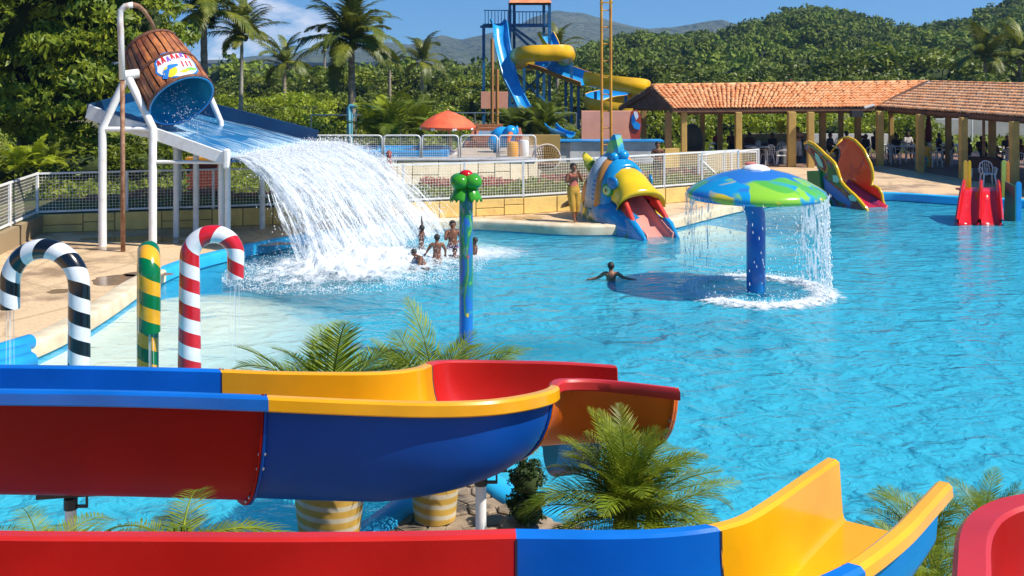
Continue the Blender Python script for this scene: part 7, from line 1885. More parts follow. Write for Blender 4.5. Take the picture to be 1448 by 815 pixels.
# ================================================================== PEOPLE
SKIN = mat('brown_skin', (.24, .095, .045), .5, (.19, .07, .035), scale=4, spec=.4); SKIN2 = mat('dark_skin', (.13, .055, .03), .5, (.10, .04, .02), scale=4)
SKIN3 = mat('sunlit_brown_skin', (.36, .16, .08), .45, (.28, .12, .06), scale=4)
HAIR = mat('black_hair', (.012, .01, .009), .6, (.03, .02, .015), scale=20, bump=.4)
BONES = [('pelvis', 'spine'), ('spine', 'chest'), ('chest', 'neck'), ('neck', 'head'), ('head', 'crown'), ('chest', 'shl'), ('shl', 'ell'), ('ell', 'wrl'), ('chest', 'shr'), ('shr', 'elr'), ('elr', 'wrr'), ('pelvis', 'hil'), ('hil', 'knl'), ('knl', 'anl'), ('anl', 'tol'), ('pelvis', 'hir'), ('hir', 'knr'), ('knr', 'anr'), ('anr', 'tor')]
STAND = dict(pelvis=(0, 0, .52), spine=(0, .0, .61), chest=(0, 0, .73), neck=(0, 0, .83), head=(0, .008, .885), crown=(0, .0, .945), shl=(.10, 0, .795), ell=(.125, -.01, .64), wrl=(.13, .03, .50), shr=(-.10, 0, .795), elr=(-.125, -.01, .64), wrr=(-.13, .03, .50),
             hil=(.05, 0, .49), knl=(.055, .01, .28), anl=(.055, -.01, .045), tol=(.06, .08, .02), hir=(-.05, 0, .49), knr=(-.055, .01, .28), anr=(-.055, -.01, .045), tor=(-.06, .08, .02))
RAD = dict(pelvis=.074, spine=.064, chest=.080, neck=.030, head=.050, crown=.046, shl=.040, ell=.026, wrl=.017, shr=.040, elr=.026, wrr=.017, hil=.062, knl=.038, anl=.021, tol=.016, hir=.062, knr=.038, anr=.021, tor=.016)
def person(label, loc, heading, H, pose=None, skin=None, hair=True, clothes=(), group=None, fat=1.0, hair_len=0.0):
    J = dict(STAND); J.update(pose or {}); J = {k: Vector(v) for k, v in J.items()}
    skin = skin or SKIN; root = thing('person', label, 'person', loc, heading, group)
    names = list(J); vs = [J[n] * H for n in names]; es = [(names.index(a), names.index(b)) for a, b in BONES]; rad = [RAD[n] * H * (fat if n not in ('head', 'crown', 'neck') else 1) for n in names]
    for s, sg in (('l', 1), ('r', -1)):   # palm, four fingers, thumb
        w = J['wr' + s]; e = J['el' + s]; d = (w - e).normalized(); side = d.cross(Vector((0, 1, .2))).normalized(); nn = d.cross(side)
        wi = names.index('wr' + s); pi = len(vs); vs.append((w + d * .030) * H); rad.append(.017 * H); es.append((wi, pi))
        for q, (o_, ln) in enumerate(((-.015, .038), (-.005, .043), (.005, .040), (.014, .032))):
            a = len(vs); vs.append((w + d * .05 + side * o_) * H); vs.append((w + d * (.05 + ln * .5) + side * o_ * 1.15 + nn * .004) * H); vs.append((w + d * (.05 + ln * .9) + side * o_ * 1.2 + nn * .016) * H)
            rad += [.0062 * H, .0055 * H, .0045 * H]; es += [(pi, a), (a, a + 1), (a + 1, a + 2)]
        a = len(vs); vs.append((w + d * .028 - side * .022) * H); vs.append((w + d * .046 - side * .032 + nn * .008) * H); rad += [.007 * H, .0055 * H]; es += [(pi, a), (a, a + 1)]
    me = bpy.data.meshes.new('body'); me.from_pydata([tuple(v) for v in vs], es, [])
    o = bpy.data.objects.new('body', me); COL.objects.link(o)
    o.modifiers.new('skin', 'SKIN'); sk = me.skin_vertices
    if not sk: 
        bm = bmesh.new(); bm.from_mesh(me); bm.verts.layers.skin.verify(); bm.to_mesh(me); bm.free(); sk = me.skin_vertices
    for i, r_ in enumerate(rad):
        f = (1.0, .72) if names[i:i + 1] and names[i] in ('chest', 'spine', 'pelvis') else (1, 1)
        sk[0].data[i].radius = (r_ * f[0] * (1.12 if f[1] < 1 else 1), r_ * (f[1] if f[1] < 1 else 1) * 1.05); sk[0].data[i].use_root = (i == 0)
    sd = o.modifiers.new('sub', 'SUBSURF'); sd.levels = 2; sd.render_levels = 2
    dg = bpy.context.evaluated_depsgraph_get(); dg.update(); nm = bpy.data.meshes.new_from_object(o.evaluated_get(dg)); bpy.data.objects.remove(o)
    nm.name = 'body'; hd = J['head'] * H; cr = J['crown'] * H; up = (cr - hd).normalized(); fw = Vector((0, 1, 0)); fw = (fw - up * up.dot(fw)).normalized()
    # face relief: brow, nose, chin
    hc_ = hd.lerp(cr, .35)
    for v in nm.vertices:
        r = v.co - hc_
        if r.length < .075 * H and r.dot(fw) > .01 * H:
            h = r.dot(up) / H; x = r.dot(up.cross(fw)) / H
            v.co += fw * H * (.016 * math.exp(-((h + .006) / .012) ** 2 - (x / .009) ** 2) + .006 * math.exp(-((h + .05) / .012) ** 2 - (x / .018) ** 2) - .004 * math.exp(-((h - .006) / .008) ** 2 - ((abs(x) - .018) / .008) ** 2))
    nm.materials.clear(); nm.materials.append(skin)
    for p in nm.polygons: p.use_smooth = True; p.material_index = 0
    link('body', nm, root)
    for s in (-1, 1):
        m = MB(); m.ball(hc_ + fw * .047 * H + up * .008 * H + up.cross(fw) * s * .018 * H, .0075 * H, 8); m.build('eye', DARK, root, local=True)
        m = MB(); m.ball(hc_ - up * .002 * H + up.cross(fw) * s * .053 * H, .012 * H, 8, (.5, .8, 1.2)); m.build('ear', skin, root, local=True)
    if hair:
        m = MB(); vv, ff_ = ICO2; q = []
        for a in vv:
            k = Vector(a); r = .060 * H; p = hc_ + up * .014 * H + up.cross(fw) * k.x * r + fw * (k.y * r * 1.08 - .008 * H) + up * k.z * r * 1.05
            if k.y > .3 and k.z < .35: p -= fw * .035 * H
            if k.z < -.2 and k.y < .3: p -= up * hair_len * H * (-k.z)
            q.append(p + Vector((fnoise(*a, 3), fnoise(*a, 2.5), fnoise(*a, 3.3))) * .006 * H)
        m.add(q, [tuple(f) for f in ff_]); m.build('hair', HAIR, root, smooth=True, local=True)
    segs = {(a, b): (J[a] * H, J[b] * H) for a, b in BONES}
    def nearest(p):
        best = None; bd_ = 1e9
        for k, (a, b) in segs.items():
            ab = b - a; t = max(0, min(1, (p - a).dot(ab) / max(1e-9, ab.length_squared))); d = (p - a - ab * t).length
            if d < bd_: bd_ = d; best = (k, t)
        return best
    if clothes:
        near = [nearest(p.center) for p in nm.polygons]
        for cname, cmat, test, off in clothes:
            keep = [i for i, p in enumerate(nm.polygons) if test(near[i][0], near[i][1], p.center / H)]
            if not keep: continue
            used = sorted({v for i in keep for v in nm.polygons[i].vertices}); mp_ = {v: k for k, v in enumerate(used)}
            m = MB(); m.add([nm.vertices[v].co + nm.vertices[v].normal * off * H for v in used], [tuple(mp_[v] for v in nm.polygons[i].vertices) for i in keep]); m.build(cname, cmat, root, smooth=True, local=True)
    return root
def cl(name, c, c2=None): return mat(name, c, .85, c2 or dirty(c), scale=6)
TORSO = {('spine', 'chest'), ('chest', 'neck'), ('chest', 'shl'), ('chest', 'shr'), ('pelvis', 'spine')}
HIPS = {('pelvis', 'hil'), ('pelvis', 'hir'), ('pelvis', 'spine')}; THIGH = {('hil', 'knl'), ('hir', 'knr')}; SHIN = {('knl', 'anl'), ('knr', 'anr')}; UARM = {('shl', 'ell'), ('shr', 'elr')}
top_ = lambda k, t, c: (k in TORSO and c.z < .79 and c.z > .58)
shirt_ = lambda k, t, c: (k in TORSO and c.z < .82) or (k in UARM and t < .6)
shorts_ = lambda k, t, c: (k in HIPS and c.z < .56) or (k in THIGH and t < .55)
trous_ = lambda k, t, c: (k in HIPS and c.z < .60) or k in THIGH or (k in SHIN and t < .45)
# girl on the deck in ochre trousers, arms up at her chest
GOLD = cl('ochre_cloth', (.42, .22, .02), (.55, .30, .04)); PINKT = cl('coral_top', (.70, .18, .12)); 
girl = G(811, 314)
person('girl in coral top and ochre trousers standing on the deck left of the fish', girl, R(200), 1.74, dict(ell=(.14, .03, .66), wrl=(.05, .11, .72), elr=(-.15, .02, .66), wrr=(-.06, .10, .80), knl=(.03, .03, .28), anl=(.01, .06, .045), tol=(.01, .13, .02), anr=(-.05, -.06, .05), tor=(-.055, .01, .02)), SKIN, True, [('top', PINKT, top_, .006), ('trousers', GOLD, trous_, .016)], None, 1.0, .02)
person('bare chested boy in dark shorts behind the fence, right of the fish', G(930, 262, GZ), R(175), 1.50, dict(ell=(.13, .02, .65), wrl=(.06, .09, .60), elr=(-.14, -.02, .66), wrr=(-.10, .06, .55)), SKIN, True, [('shorts', cl('dark_shorts', (.04, .025, .02)), shorts_, .014)], None, .98, 0)
# children in the water by the falls
def inwater(px, py, depth_frac, H): p = G(px, py, WZ); return Vector((p.x, p.y, WZ - depth_frac * H))
kg = 'children playing at the foot of the falls'
person('child with round dark hair seen from behind, right of the bending child', inwater(618, 373, .42, 1.28), R(10), 1.28, dict(ell=(.16, .03, .67), wrl=(.17, .10, .58), elr=(-.17, .02, .68), wrr=(-.20, .10, .60)), SKIN, True, [], kg)
person('child bending forward at the edge of the foam, leftmost of the group', inwater(602, 381, .48, 1.25), R(120), 1.25, dict(spine=(0, .05, .60), chest=(0, .13, .68), neck=(0, .20, .75), head=(0, .235, .79), crown=(0, .27, .84), shl=(.10, .15, .72), shr=(-.10, .15, .72), ell=(.13, .22, .60), wrl=(.10, .28, .50), elr=(-.14, .20, .60), wrr=(-.12, .28, .52)), SKIN, True, [], kg)
person('tallest bather, standing with hands at the mouth left of the spray pole', inwater(640, 352, .50, 1.55), R(190), 1.55, dict(ell=(.13, .08, .66), wrl=(.03, .10, .80), elr=(-.14, .06, .66), wrr=(-.06, .10, .62)), SKIN, True, [('shorts', cl('violet_shorts', (.14, .07, .16)), shorts_, .012)], kg)
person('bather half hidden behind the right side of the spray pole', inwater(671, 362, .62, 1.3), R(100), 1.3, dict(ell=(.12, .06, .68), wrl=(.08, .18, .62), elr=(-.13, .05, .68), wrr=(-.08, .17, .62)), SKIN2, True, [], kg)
person('small child sunk to the chest in the foam left of the spray pole', inwater(643, 366, .74, 1.15), R(160), 1.15, dict(ell=(.16, .06, .74), wrl=(.22, .10, .78), elr=(-.16, .06, .73), wrr=(-.2, .12, .72)), SKIN, True, [], kg)
person('child in the thick of the falling water with one arm raised', inwater(596, 352, .50, 1.3), R(80), 1.3, dict(ell=(.14, .02, .92), wrl=(.13, .03, 1.06)), SKIN2, True, [], kg)
person('swimmer wading with arms spread wide in the middle of the pool', inwater(864, 397, .67, 1.35), R(-8), 1.35, dict(ell=(.20, .06, .715), wrl=(.34, .12, .675), elr=(-.20, .03, .715), wrr=(-.34, .02, .675)), SKIN3, True, [], None)
# visitors under the pavilions
SIT = dict(pelvis=(0, 0, .30), spine=(0, 0, .39), chest=(0, .01, .51), neck=(0, .02, .61), head=(0, .03, .665), crown=(0, .03, .725), shl=(.10, .01, .575), ell=(.13, .05, .44), wrl=(.08, .17, .43), shr=(-.10, .01, .575), elr=(-.13, .05, .44), wrr=(-.08, .17, .43), hil=(.05, .01, .28), knl=(.06, .23, .27), anl=(.06, .24, .045), tol=(.06, .32, .02), hir=(-.05, .01, .28), knr=(-.06, .23, .27), anr=(-.06, .24, .045), tor=(-.06, .32, .02))
sshirt = lambda k, t, c: (k in TORSO and c.z < .60) or (k in UARM and t < .7)
strous = lambda k, t, c: k in HIPS or k in THIGH
BLK = cl('black_cloth', (.012, .012, .016)); MARO = cl('wine_cloth', (.10, .03, .02)); NAVY = cl('navy_cloth', (.02, .03, .07)); WHT = cl('white_cloth', (.6, .58, .55)); REDC = cl('red_cloth', (.42, .03, .02))
vg = 'visitors sitting under the pavilions'
for px, py, hd_, c, c2, lab in ((1268, 228, 2.0, BLK, BLK, 'person in black bent over the long white table'), (1346, 231, 1.2, MARO, BLK, 'long haired person in brown top sitting left of the tall ochre column'), (1371, 236, 1.4, BLK, BLK, 'person in black sitting right of the tall ochre column'), (1405, 240, 3.6, MARO, NAVY, 'person in wine coloured top at the brown covered table'), (1444, 238, 1.5, MARO, BLK, 'person in dark red top at the right edge of the picture'), (1225, 228, .6, BLK, NAVY, 'person in black near the first right pavilion column'),
                             (1173, 226, 4.0, NAVY, BLK, 'person in navy behind the butterfly slide'), (1093, 226, 2.2, BLK, MARO, 'person in black at the left end table'), (1015, 222, 3.0, REDC, BLK, 'person in red top sitting behind the ochre half wall'), (1035, 222, 2.8, MARO, BLK, 'dark haired person behind the ochre half wall near the column')):
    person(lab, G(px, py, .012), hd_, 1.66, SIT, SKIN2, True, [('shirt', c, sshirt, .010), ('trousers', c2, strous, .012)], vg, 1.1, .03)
for px, py, hd_, c, c2, lab in ((1060, 224, 2.6, MARO, BLK, 'person in brown at the leftmost table of the pavilion'), (1132, 224, 1.0, BLK, BLK, 'person in black in the deep shade behind the paired columns'), (1196, 222, 4.4, BLK, NAVY, 'dark figure behind the top of the orange wing'), (1215, 221, 2.9, MARO, BLK, 'dark figure facing the viewer left of the gap between the pavilions'),
                             (1237, 223, 5.2, NAVY, BLK, 'person in navy beside the first right pavilion column'), (1283, 224, 3.4, WHT, BLK, 'person in white top behind the long white table'), (1327, 226, 4.6, NAVY, BLK, 'person in navy behind the ochre bin'), (1388, 232, 3.0, BLK, BLK, 'person in black behind the brown covered table'), (1425, 230, 2.4, NAVY, BLK, 'person in navy left of the rightmost column'), (975, 219, 2.2, BLK, BLK, 'person in black under the left gable')):
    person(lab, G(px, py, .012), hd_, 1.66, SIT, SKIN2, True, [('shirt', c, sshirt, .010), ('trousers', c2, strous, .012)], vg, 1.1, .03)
person('person standing between the paired columns in pale clothes', G(1128, 229, .012), R(170), 1.65, dict(ell=(.13, .05, .66), wrl=(.05, .14, .68), elr=(-.13, .05, .66), wrr=(-.05, .14, .68)), SKIN2, True, [('shirt', cl('tan_cloth', (.4, .25, .15)), shirt_, .012), ('trousers', WHT, trous_, .014)], None)
# ================================================================== FOREGROUND FLUMES
def resample(path, n):
    P_ = smooth_line([tuple(p) for p in path], 10); L_ = [0]
    for a, b in zip(P_[:-1], P_[1:]): L_.append(L_[-1] + (b - a).length)
    out = []; j = 0
    for i in range(n):
        s = L_[-1] * i / (n - 1)
        while j < len(L_) - 2 and L_[j + 1] < s: j += 1
        t = (s - L_[j]) / max(1e-9, L_[j + 1] - L_[j]); out.append(P_[j].lerp(P_[j + 1], min(1, t)))
    return out
def trough(par, Fp, Bp, depth, n, mt_in, mt_out, p=2.3, fw=.10, lip=.085, ns=20, th=.02, label=None, name='section', ends=(False, False), flat=None, dfun=None, rim_mt=None, box=False):
    """open channel between two rims; Fp near rim, Bp far rim; flanged edges, inner skin and outer skin"""
    Fr, Br = resample(Fp, n), resample(Bp, n)
    inn, out = [], []; fF, fB = [], []
    for i in range(n):
        a = Fr[i]; b = Br[i]; d = b - a; w = d.length; d.normalize(); dh = Vector((d.x, d.y, 0)).normalized(); dep = dfun(i / (n - 1)) if dfun else depth
        ri, ro = [], []
        for k in range(ns + 1):
            if box:
                kk = min(k, ns - k); sg = 1 if k <= ns / 2 else -1
                bx = [(0, 0), (.012, -.3), (.024, -.6), (.036, -.86), (.05, -.96), (.075, -1.0), (.16, -1.0), (.25, -1.0), (.33, -1.0), (.42, -1.0), (.5, -1.0)][min(10, round(kk * 10 / (ns / 2)))]
                x = bx[0] if k <= ns / 2 else 1 - bx[0]; z = dep * bx[1]
                ri.append(a + d * (w * x) + Vector((0, 0, z))); xo = x + (x - .5) * 2 * th / w; ro.append(a + d * (w * xo) + Vector((0, 0, z - th * min(1, -bx[1] * 1.2) - (.006 if kk == 0 else 0)))); continue
            ang = PI * k / ns; x = .5 - .5 * math.copysign(abs(math.cos(ang)) ** (2 / p), math.cos(ang)); z = -dep * math.sin(ang) ** (2 / p)
            ri.append(a + d * (w * x) + Vector((0, 0, z)))
            xo = x + (x - .5) * 2 * th / w; ro.append(a + d * (w * xo) + Vector((0, 0, z - th * (math.sin(ang) ** .5) - (.006 if k in (0, ns) else 0))))
        inn.append(ri); out.append(ro)
        r_ = .018
        fF.append([a + Vector((0, 0, 0)), a - dh * r_ + Vector((0, 0, .012)), a - dh * (fw - r_) + Vector((0, 0, .012)), a - dh * fw + Vector((0, 0, -.006)), a - dh * (fw + .004) + Vector((0, 0, -lip + .01)), a - dh * (fw - .004) + Vector((0, 0, -lip)), a - dh * (fw - .02) + Vector((0, 0, -lip + .01)), a - dh * (fw - .02) + Vector((0, 0, -.012)), a - dh * .0 + Vector((0, 0, -.012))])
        fB.append([b + Vector((0, 0, 0)), b + dh * r_ + Vector((0, 0, .012)), b + dh * (fw - r_) + Vector((0, 0, .012)), b + dh * fw + Vector((0, 0, -.006)), b + dh * (fw + .004) + Vector((0, 0, -lip + .01)), b + dh * (fw - .004) + Vector((0, 0, -lip)), b + dh * (fw - .02) + Vector((0, 0, -lip + .01)), b + dh * (fw - .02) + Vector((0, 0, -.012)), b + Vector((0, 0, -.012))])
    sec = MB(); sec.grid(inn); s_ = sec.build(name, mt_in, par, smooth=True, label=label, auto=(38 if box else None))
    for nm, rows in (('rim', fF), ('rim', fB)):
        m = MB(); m.grid(rows); m.add(rows[0], [tuple(range(9))]); m.add(rows[-1], [tuple(range(9))]); o = m.build(nm, rim_mt or mt_in, s_, smooth=True, auto=28)
    m = MB(); m.grid(out)
    m.grid([inn[0], out[0]]); m.grid([inn[-1], out[-1]]); m.build('outer_shell', mt_out, s_, smooth=True, auto=50)
    return s_, inn, out
def joint(par, ring_in, ring_out, tdir, mt_a, mt_b, bolts=(2, 5, 6, 9), w=.05, out=.035):
    """bolted flange where two sections meet"""
    c = sum((v for v in ring_out), Vector()) / len(ring_out)
    for sgn, mt_ in ((-1, mt_a), (1, mt_b)):
        m = MB(); r0_ = []; r1_ = []
        for v in ring_out:
            o = (v - c); o = (o - tdir * o.dot(tdir)).normalized(); r0_.append(v + o * out + tdir * sgn * .003); r1_.append(v - o * .005 + tdir * sgn * .003)
        r2 = [v + tdir * sgn * .016 for v in r0_]; r3 = [v + tdir * sgn * .016 for v in r1_]
        m.grid([r1_, r0_, r2, r3]); m.build('joint_flange', mt_, par, smooth=False)
        r4 = []
        for k in bolts:
            v = ring_out[k]; o = (v - c); o = (o - tdir * o.dot(tdir)).normalized(); b_ = MB(); q = v + o * (out * .35) + tdir * sgn * .018
            b_.lathe(q, [(.012, 0), (.012, .008), (.005, .012)], 6, axis=tdir * sgn); b_.build('bolt', STEEL, par)
    return
SEAM = mat('seam_sealant', (.03, .03, .035), .6)
def seam(par, ring, t, w=.005):
    c = sum(ring, Vector()) / len(ring); m = MB()
    m.grid([[v + t * s_ * w + (c + Vector((0, 0, .2)) - v).normalized() * .003 for v in ring] for s_ in (-1, 1)]); return m.build('seam', SEAM, par, smooth=True)
up = thing('s_bend_slide', 'colourful S shaped water slide crossing the foreground, blue, yellow and red sections', 'water slide', (-2, 8, 0))
F1 = [PD(-420, 551, 7.6), PD(-200, 550, 7.5), PD(0, 551, 7.42), PD(200, 554, 7.4), PD(373, 560, 7.4)]
F2 = [PD(373, 560, 7.4), PD(500, 566, 7.42), PD(600, 569, 7.45), PD(680, 567, 7.55), PD(735, 560, 7.75), PD(768, 552, 7.98), PD(777, 546, 8.15)]
F3 = [PD(777, 546, 8.15), PD(778, 541, 8.32), PD(790, 537, 8.45), PD(830, 537, 8.5), PD(880, 541, 8.45), PD(952, 549, 8.3)]
B1 = [PD(-420, 519, 8.3), PD(-200, 520, 8.2), PD(0, 521, 8.15), PD(150, 523, 8.15), PD(313, 527, 8.15)]
B2 = [PD(313, 527, 8.15), PD(400, 530, 8.15), PD(500, 531, 8.17), PD(560, 529, 8.25), PD(595, 524, 8.4), PD(606, 520, 8.6), PD(611, 518, 8.75)]
B3 = [PD(611, 518, 8.75), PD(618, 515, 8.95), PD(645, 513, 9.1), PD(720, 514, 9.15), PD(800, 516, 9.1), PD(872, 521, 9.0)]
BLUEF = fibre('blue_section', (.006, .15, .60), .22); YELF = fibre('yellow_section', (.88, .40, .008), .25); REDS = fibre('red_section', (.52, .015, .012), .3); REDO = mat('shade_darkened_red', (.34, .002, .001), .5, (.28, .002, .001), scale=1.3, detail=8, spec=.15, bump=.04, bscale=18); BLUO = mat('shade_darkened_blue', (.001, .07, .38), .45, (.001, .055, .30), scale=1.3, detail=8, spec=.2, bump=.04, bscale=18)  # outside red and blue are darkened in colour to carry the fronts' shade
s1, i1, o1 = trough(up, F1, B1, .82, 26, BLUEF, REDO, 2.2, .09, .09, label='blue inside, red outside darkened for shade, at the left')
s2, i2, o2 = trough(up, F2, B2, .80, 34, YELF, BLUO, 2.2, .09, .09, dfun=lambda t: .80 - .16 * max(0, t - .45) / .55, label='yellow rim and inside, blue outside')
s3, i3, o3 = trough(up, F3, B3, .60, 30, REDS, ORANGE, 2.2, .09, .075, dfun=lambda t: .66 - .16 * t, rim_mt=REDF, label='red inside, orange outside, open end over the pool')
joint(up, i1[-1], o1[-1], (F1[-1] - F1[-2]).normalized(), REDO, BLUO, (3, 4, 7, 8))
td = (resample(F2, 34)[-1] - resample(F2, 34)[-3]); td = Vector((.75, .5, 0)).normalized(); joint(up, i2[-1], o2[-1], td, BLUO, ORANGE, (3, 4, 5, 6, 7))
joint(up, i3[-1], o3[-1], Vector((.9, .42, 0)).normalized(), ORANGE, ORANGE, (3, 4, 5), out=.03)
seam(up, i1[-1], Vector((1, 0, 0))); seam(up, i2[-1], Vector((.75, .6, 0)).normalized())
# navy lower piece turning away under the end section
NAVYF = fibre('navy_section', (.01, .025, .08), .3)
trough(up, [PD(768, 622, 9.0), PD(790, 618, 9.2), PD(812, 616, 9.4)], [PD(812, 612, 10.0), PD(830, 612, 10.1), PD(850, 612, 10.2)], .34, 10, NAVYF, NAVYF, 2.4, .05, .05, name='lower_section')
# support post with bracket
for px, py, D in ((680, 682, 8.1), (100, 716, 7.9), (-300, 716, 8.0)):
    p = PD(px, py, D); m = MB(); m.tube([Vector((p.x, D, 0)), p], .042, 14); m.build('support_post', WHITE, up, smooth=True, auto=40)
    m = MB(); m.tube([p + Vector((0, 0, -.02)), p + Vector((0, 0, .06))], .05, 12); m.bar(p + Vector((0, 0, .0)), p + Vector((.12, 0, 0)), .02); m.bar(p + Vector((.12, 0, -.01)), p + Vector((.12, 0, .16)), .015); m.bar(p + Vector((-.25, 0, .07)), p + Vector((.2, 0, .1)), .05, .03); m.build('bracket', DARK, up)
# ---- nearest slide
lo_ = thing('open_end_slide', 'nearest slide along the bottom edge, red then blue then yellow with open end', 'water slide', (-.5, 4.3, 0))
ZR = 2.63
def Z(x, y, z=ZR): return Vector((x, y, z))
def at_z(px, py, z=ZR): return G(px, py, z)
Bl1 = [Z(-4.2, 4.42), Z(-2.6, 4.40), at_z(0, 765), at_z(200, 766), at_z(400, 767), at_z(600, 765), at_z(730, 762)]
Bl2 = [at_z(730, 762), at_z(850, 763), at_z(930, 761), at_z(985, 756), at_z(1019, 751)]
Bl3 = [at_z(1019, 751), at_z(1060, 739), at_z(1100, 715), at_z(1145, 683), at_z(1187, 654)]
Fl1 = [Z(-4.2, 3.82), Z(-2.6, 3.80), Z(-1.2, 3.78), Z(.05, 3.78)]
Fl2 = [Z(.05, 3.78), Z(.5, 3.80), Z(.9, 3.93), Z(1.15, 4.05), Z(1.30, 4.16)]
Fl3 = [Z(1.30, 4.16), Z(1.44, 4.30), Z(1.62, 4.50), Z(1.80, 4.73), Z(1.985, 4.97)]
REDN = fibre('near_red', (.62, .022, .014), .28); BLUN = fibre('near_blue', (.006, .16, .60), .25); YELN = fibre('near_yellow', (.90, .42, .006), .22)
n1_ = trough(lo_, Fl1, Bl1, .50, 30, REDN, BLUE, 3.2, .085, .07, label='bright red section')
n2_ = trough(lo_, Fl2, Bl2, .48, 26, BLUN, REDN, 3.2, .085, .07, dfun=lambda t: .50 - .12 * t, label='bright blue section')
n3_ = trough(lo_, Fl3, Bl3, .36, 26, YELN, BLUN, 7.0, .075, .06, dfun=lambda t: .38 - .10 * t, box=True, label='yellow open end section')
seam(lo_, n1_[1][-1], Vector((1, 0, 0))); seam(lo_, n2_[1][-1], Vector((.9, .3, 0)).normalized())
for x, y in ((1.5, 4.6), (-.8, 4.15), (-3, 4.15)):
    m = MB(); m.tube([(x, y, 0), (x, y, 2.2)], .05, 12); m.build('support_post', WHITE, lo_, smooth=True)
# ---- red bend at the lower right
rb = thing('bend_slide', 'red curved slide bend cut off by the lower right corner', 'water slide', (2.4, 4.1, 0))
zb_ = 2.75
Ao = [Vector((1.655, 3.66, zb_)), Vector((1.74, 3.85, zb_)), Vector((1.82, 4.03, zb_)), Vector((1.90, 4.17, zb_)), Vector((2.02, 4.31, zb_)), Vector((2.22, 4.42, zb_)), Vector((2.6, 4.48, zb_)), Vector((3.4, 4.4, zb_))]
Bo = [Vector((2.36, 3.36, zb_)), Vector((2.42, 3.48, zb_)), Vector((2.48, 3.58, zb_)), Vector((2.55, 3.68, zb_)), Vector((2.62, 3.72, zb_)), Vector((2.75, 3.75, zb_)), Vector((2.95, 3.76, zb_)), Vector((3.5, 3.72, zb_))]
trough(rb, Ao, Bo, .55, 30, fibre('bend_red', (.40, .004, .003), .5), fibre('bend_shell', (.42, .05, .02), .3), 2.6, .13, .06, rim_mt=REDF)
Ay = [Vector((1.42, 3.0, zb_)), Vector((1.55, 3.38, zb_)), Vector((1.655, 3.66, zb_))]; By = [Vector((2.15, 2.75, zb_)), Vector((2.27, 3.1, zb_)), Vector((2.36, 3.36, zb_))]
trough(rb, Ay, By, .55, 10, YELN, YELN, 2.6, .15, .06, label='yellow entry section')
for x, y in ((2.2, 4.0), (3, 4.1)):
    m = MB(); m.tube([(x, y, 0), (x, y, 2.25)], .05, 12); m.build('support_post', WHITE, rb, smooth=True)
# ================================================================== POTS AND PLANTS IN FRONT
def pot_mat():
    m, nt, b = new_mat('striped_pot'); l = nt.links.new; tcn = nd(nt, 'ShaderNodeTexCoord'); sp_ = nd(nt, 'ShaderNodeSeparateXYZ'); l(tcn.outputs['Object'], sp_.inputs[0])
    w = nd(nt, 'ShaderNodeMath'); w.operation = 'MULTIPLY_ADD'; w.inputs[1].default_value = .10; l(sp_.outputs[0], w.inputs[0]); l(sp_.outputs[2], w.inputs[2])
    a = nd(nt, 'ShaderNodeMath'); a.operation = 'MULTIPLY'; a.inputs[1].default_value = 9.3; l(w.outputs[0], a.inputs[0]); f = nd(nt, 'ShaderNodeMath'); f.operation = 'FRACT'; l(a.outputs[0], f.inputs[0])
    g = nd(nt, 'ShaderNodeMapRange'); g.inputs[1].default_value = .55; g.inputs[2].default_value = .60; l(f.outputs[0], g.inputs[0])
    n = nd(nt, 'ShaderNodeTexNoise'); n.inputs['Scale'].default_value = 6; n.inputs['Detail'].default_value = 8; l(tcn.outputs['Object'], n.inputs['Vector'])
    c = nd(nt, 'ShaderNodeMixRGB'); c.inputs[1].default_value = (.60, .36, .06, 1); c.inputs[2].default_value = (.62, .54, .38, 1); l(g.outputs[0], c.inputs[0])
    d = nd(nt, 'ShaderNodeMixRGB'); d.blend_type = 'MULTIPLY'; d.inputs[0].default_value = .6; l(c.outputs[0], d.inputs[1]); r = nd(nt, 'ShaderNodeMapRange'); r.inputs[1].default_value = .3; r.inputs[2].default_value = .7; r.inputs[3].default_value = .55; r.inputs[4].default_value = 1.1; l(n.outputs['Fac'], r.inputs[0]); l(r.outputs[0], d.inputs[2]); l(d.outputs[0], b.inputs['Base Color']); b.inputs['Roughness'].default_value = .7
    return m
POTM = pot_mat()
def potted(px, py, r, h, label, n, sc, seed, emin=.25, emax=1.35):
    p = G(px, py, .03); root = thing('potted_palm', label, 'potted plant', p)
    m = MB(); m.lathe(p, [(.02, 0), (r * .80, 0), (r * .86, h * .25), (r * .95, h * .6), (r, h * .92), (r * 1.06, h * .93), (r * 1.06, h), (r * .9, h), (r * .88, h - .06), (.02, h - .06)], 40, cap=False)
    # ribs
    m.build('pot', POTM, root, smooth=True, auto=40)
    s = MB()
    for k in range(9):
        a = k * .7; s.tube([p + Vector((r * .4 * math.cos(a), r * .4 * math.sin(a), h - .06)), p + Vector((r * .2 * math.cos(a), r * .2 * math.sin(a), h + .35))], [.016, .010], 5)
    s.build('stem', LM_ARECA, root)
    put_fronds(root, (0, 0, h + .2), areca, n, emin, emax, sc, seed)
    return root
potted(466, 779, .33, .72, 'palm in a big yellow and cream striped pot under the blue slide', 34, 1.2, 3)
potted(615, 732, .26, .62, 'taller palm in a smaller striped pot further back under the slide', 38, 1.12, 11)
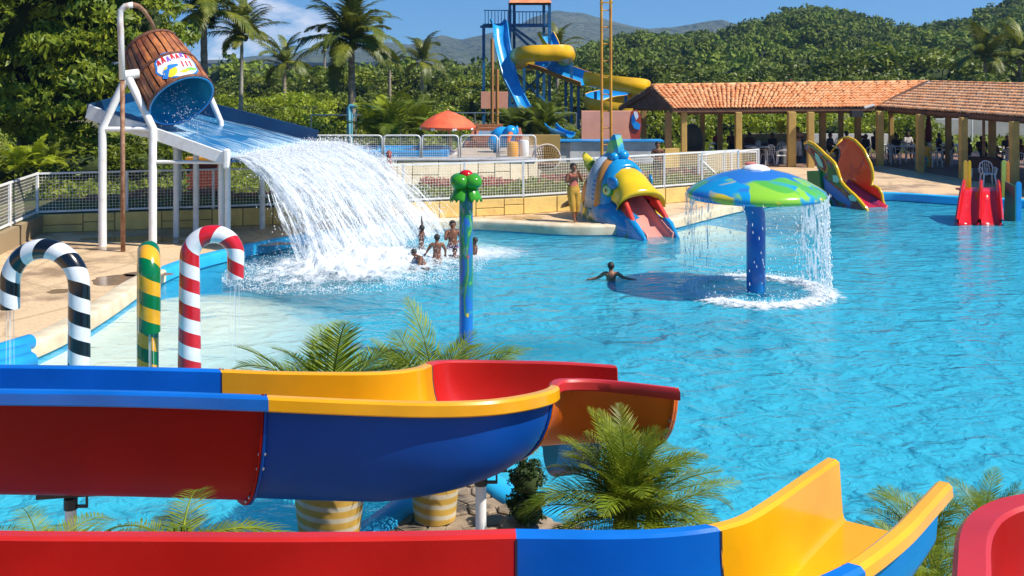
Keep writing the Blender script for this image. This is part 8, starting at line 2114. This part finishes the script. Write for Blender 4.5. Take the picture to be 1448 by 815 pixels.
def clump(px, py, D, sc, n, label, seed, zbase=0.0, emin=.1, emax=1.35, meshes=None, origin_drop=0.0, name='areca_palm'):
    p = PD(px, py, D); root = thing(name, label, 'palm', (p.x, p.y, zbase))
    s = MB()
    for k in range(8):
        a = k * .8; s.tube([Vector((p.x + .12 * math.cos(a), p.y + .12 * math.sin(a), zbase)), Vector((p.x + .05 * math.cos(a), p.y + .05 * math.sin(a), p.z + .1))], [.025, .012], 6)
    s.build('stem', LM_ARECA, root); put_fronds(root, (0, 0, p.z - zbase), meshes or areca, n, emin, emax, sc, seed); return root
clump(880, 745, 7.9, .70, 12, 'tall upright fronds standing out of the bushy palm below the orange slide', 25, 0, .95, 1.5)
clump(888, 735, 7.85, .70, 44, 'full bushy palm on the paved ground below the orange slide end', 21, 0, -.25, 1.35)
clump(925, 738, 8.0, .60, 16, 'smaller palm leaning right beside the bushy one', 22, 0, -.1, .9)
clump(255, 775, 5.9, .58, 24, 'palm crown rising between the two front slides on the left', 31, 0, -.25, .3)
clump(60, 780, 6.1, .55, 16, 'palm with long arching leaf at the far left between the slides', 34, 0, -.25, .3)
clump(1312, 790, 6.2, .42, 26, 'dark palm between the yellow slide end and the red bend', 41, 0, .0, 1.35)
clump(1310, 850, 5.6, .42, 18, 'low palm under the yellow slide end', 43, 0, .0, 1.1)
clump(1392, 770, 7.2, .42, 18, 'palm peeping over the red bend', 45, 0, .2, 1.35)
# clipped topiary
tp = G(745, 744, .03); r = thing('topiary', 'dark clipped topiary of two stacked balls on the stone ground', 'shrub', tp)
TOP = crown_mesh('ball', leaf_mat('box_leaf', (.012, .028, .006), (.05, .09, .012), .15, 6), .16, .17, 60, 46, .028, 5, cl=.30, core=.85, aspect=.6, core_mat=CORE)
link('ball', TOP, r, (0, 0, .46)); link('ball', TOP, r, (0, 0, .16), (0, 0, 2), (1.1, 1.1, 1.05)); m = MB(); m.tube([tp, tp + Vector((0, 0, .5))], .02); m.build('stem', BARK, r)
m = MB(); m.lathe(tp, [(.26, -.02), (.27, .03), (.2, .05), (.02, .05)], 16); m.build('stone_ring', STONE, r)
# blue foam tubes lying at the pool's left edge
for i, (a, b, c) in enumerate((((-60, 515), (0, 497), (42, 484)), ((-70, 530), (0, 508), (36, 499)), ((-60, 540), (10, 520), (44, 510)))):
    m = MB(); m.tube([G(*a, .06), G(*b, .08), G(*c, .05)], .13, 14); m.build('edge_tube', LBLUE, smooth=True, auto=40, label=('thick blue tube on the pool edge at the left, ' + ('farthest', 'middle', 'nearest')[i] + ' of three'), cat='tube', group='blue tubes at the left pool edge')
# ================================================================== AIR
hz = MB(); hz.box((0, 1200, 73.5), (6000, 2900, 153)); 
hm = bpy.data.materials.new('haze'); hm.use_nodes = True; nt = hm.node_tree
for n in list(nt.nodes): nt.nodes.remove(n)
o_ = nd(nt, 'ShaderNodeOutputMaterial'); pv = nd(nt, 'ShaderNodeVolumePrincipled'); pv.inputs['Color'].default_value = (.36, .62, 1, 1); pv.inputs['Density'].default_value = .00026; pv.inputs['Anisotropy'].default_value = .2
nt.links.new(pv.outputs[0], o_.inputs['Volume'])
hz.build('haze', hm, kind='stuff')

# ---- labels that would otherwise repeat are told apart by their place in the row
ORD = ['leftmost', 'second from left', 'third from left', 'fourth from left', 'fifth from left', 'sixth from left', 'seventh from left', 'eighth from left', 'ninth from left', 'tenth from left']
dup_ = {}
for o in list(scene.objects):
    if o.parent is None and o.get('label') and o.get('category'): dup_.setdefault(o['label'], []).append(o)
for lab, os_ in dup_.items():
    if len(os_) < 2: continue
    os_.sort(key=lambda o: o.location.x / max(1, o.location.y))
    for i, o in enumerate(os_): o['label'] = ' '.join(((ORD[i] if i < len(os_) - 1 else 'rightmost') + ' ' + lab).split()[:16])
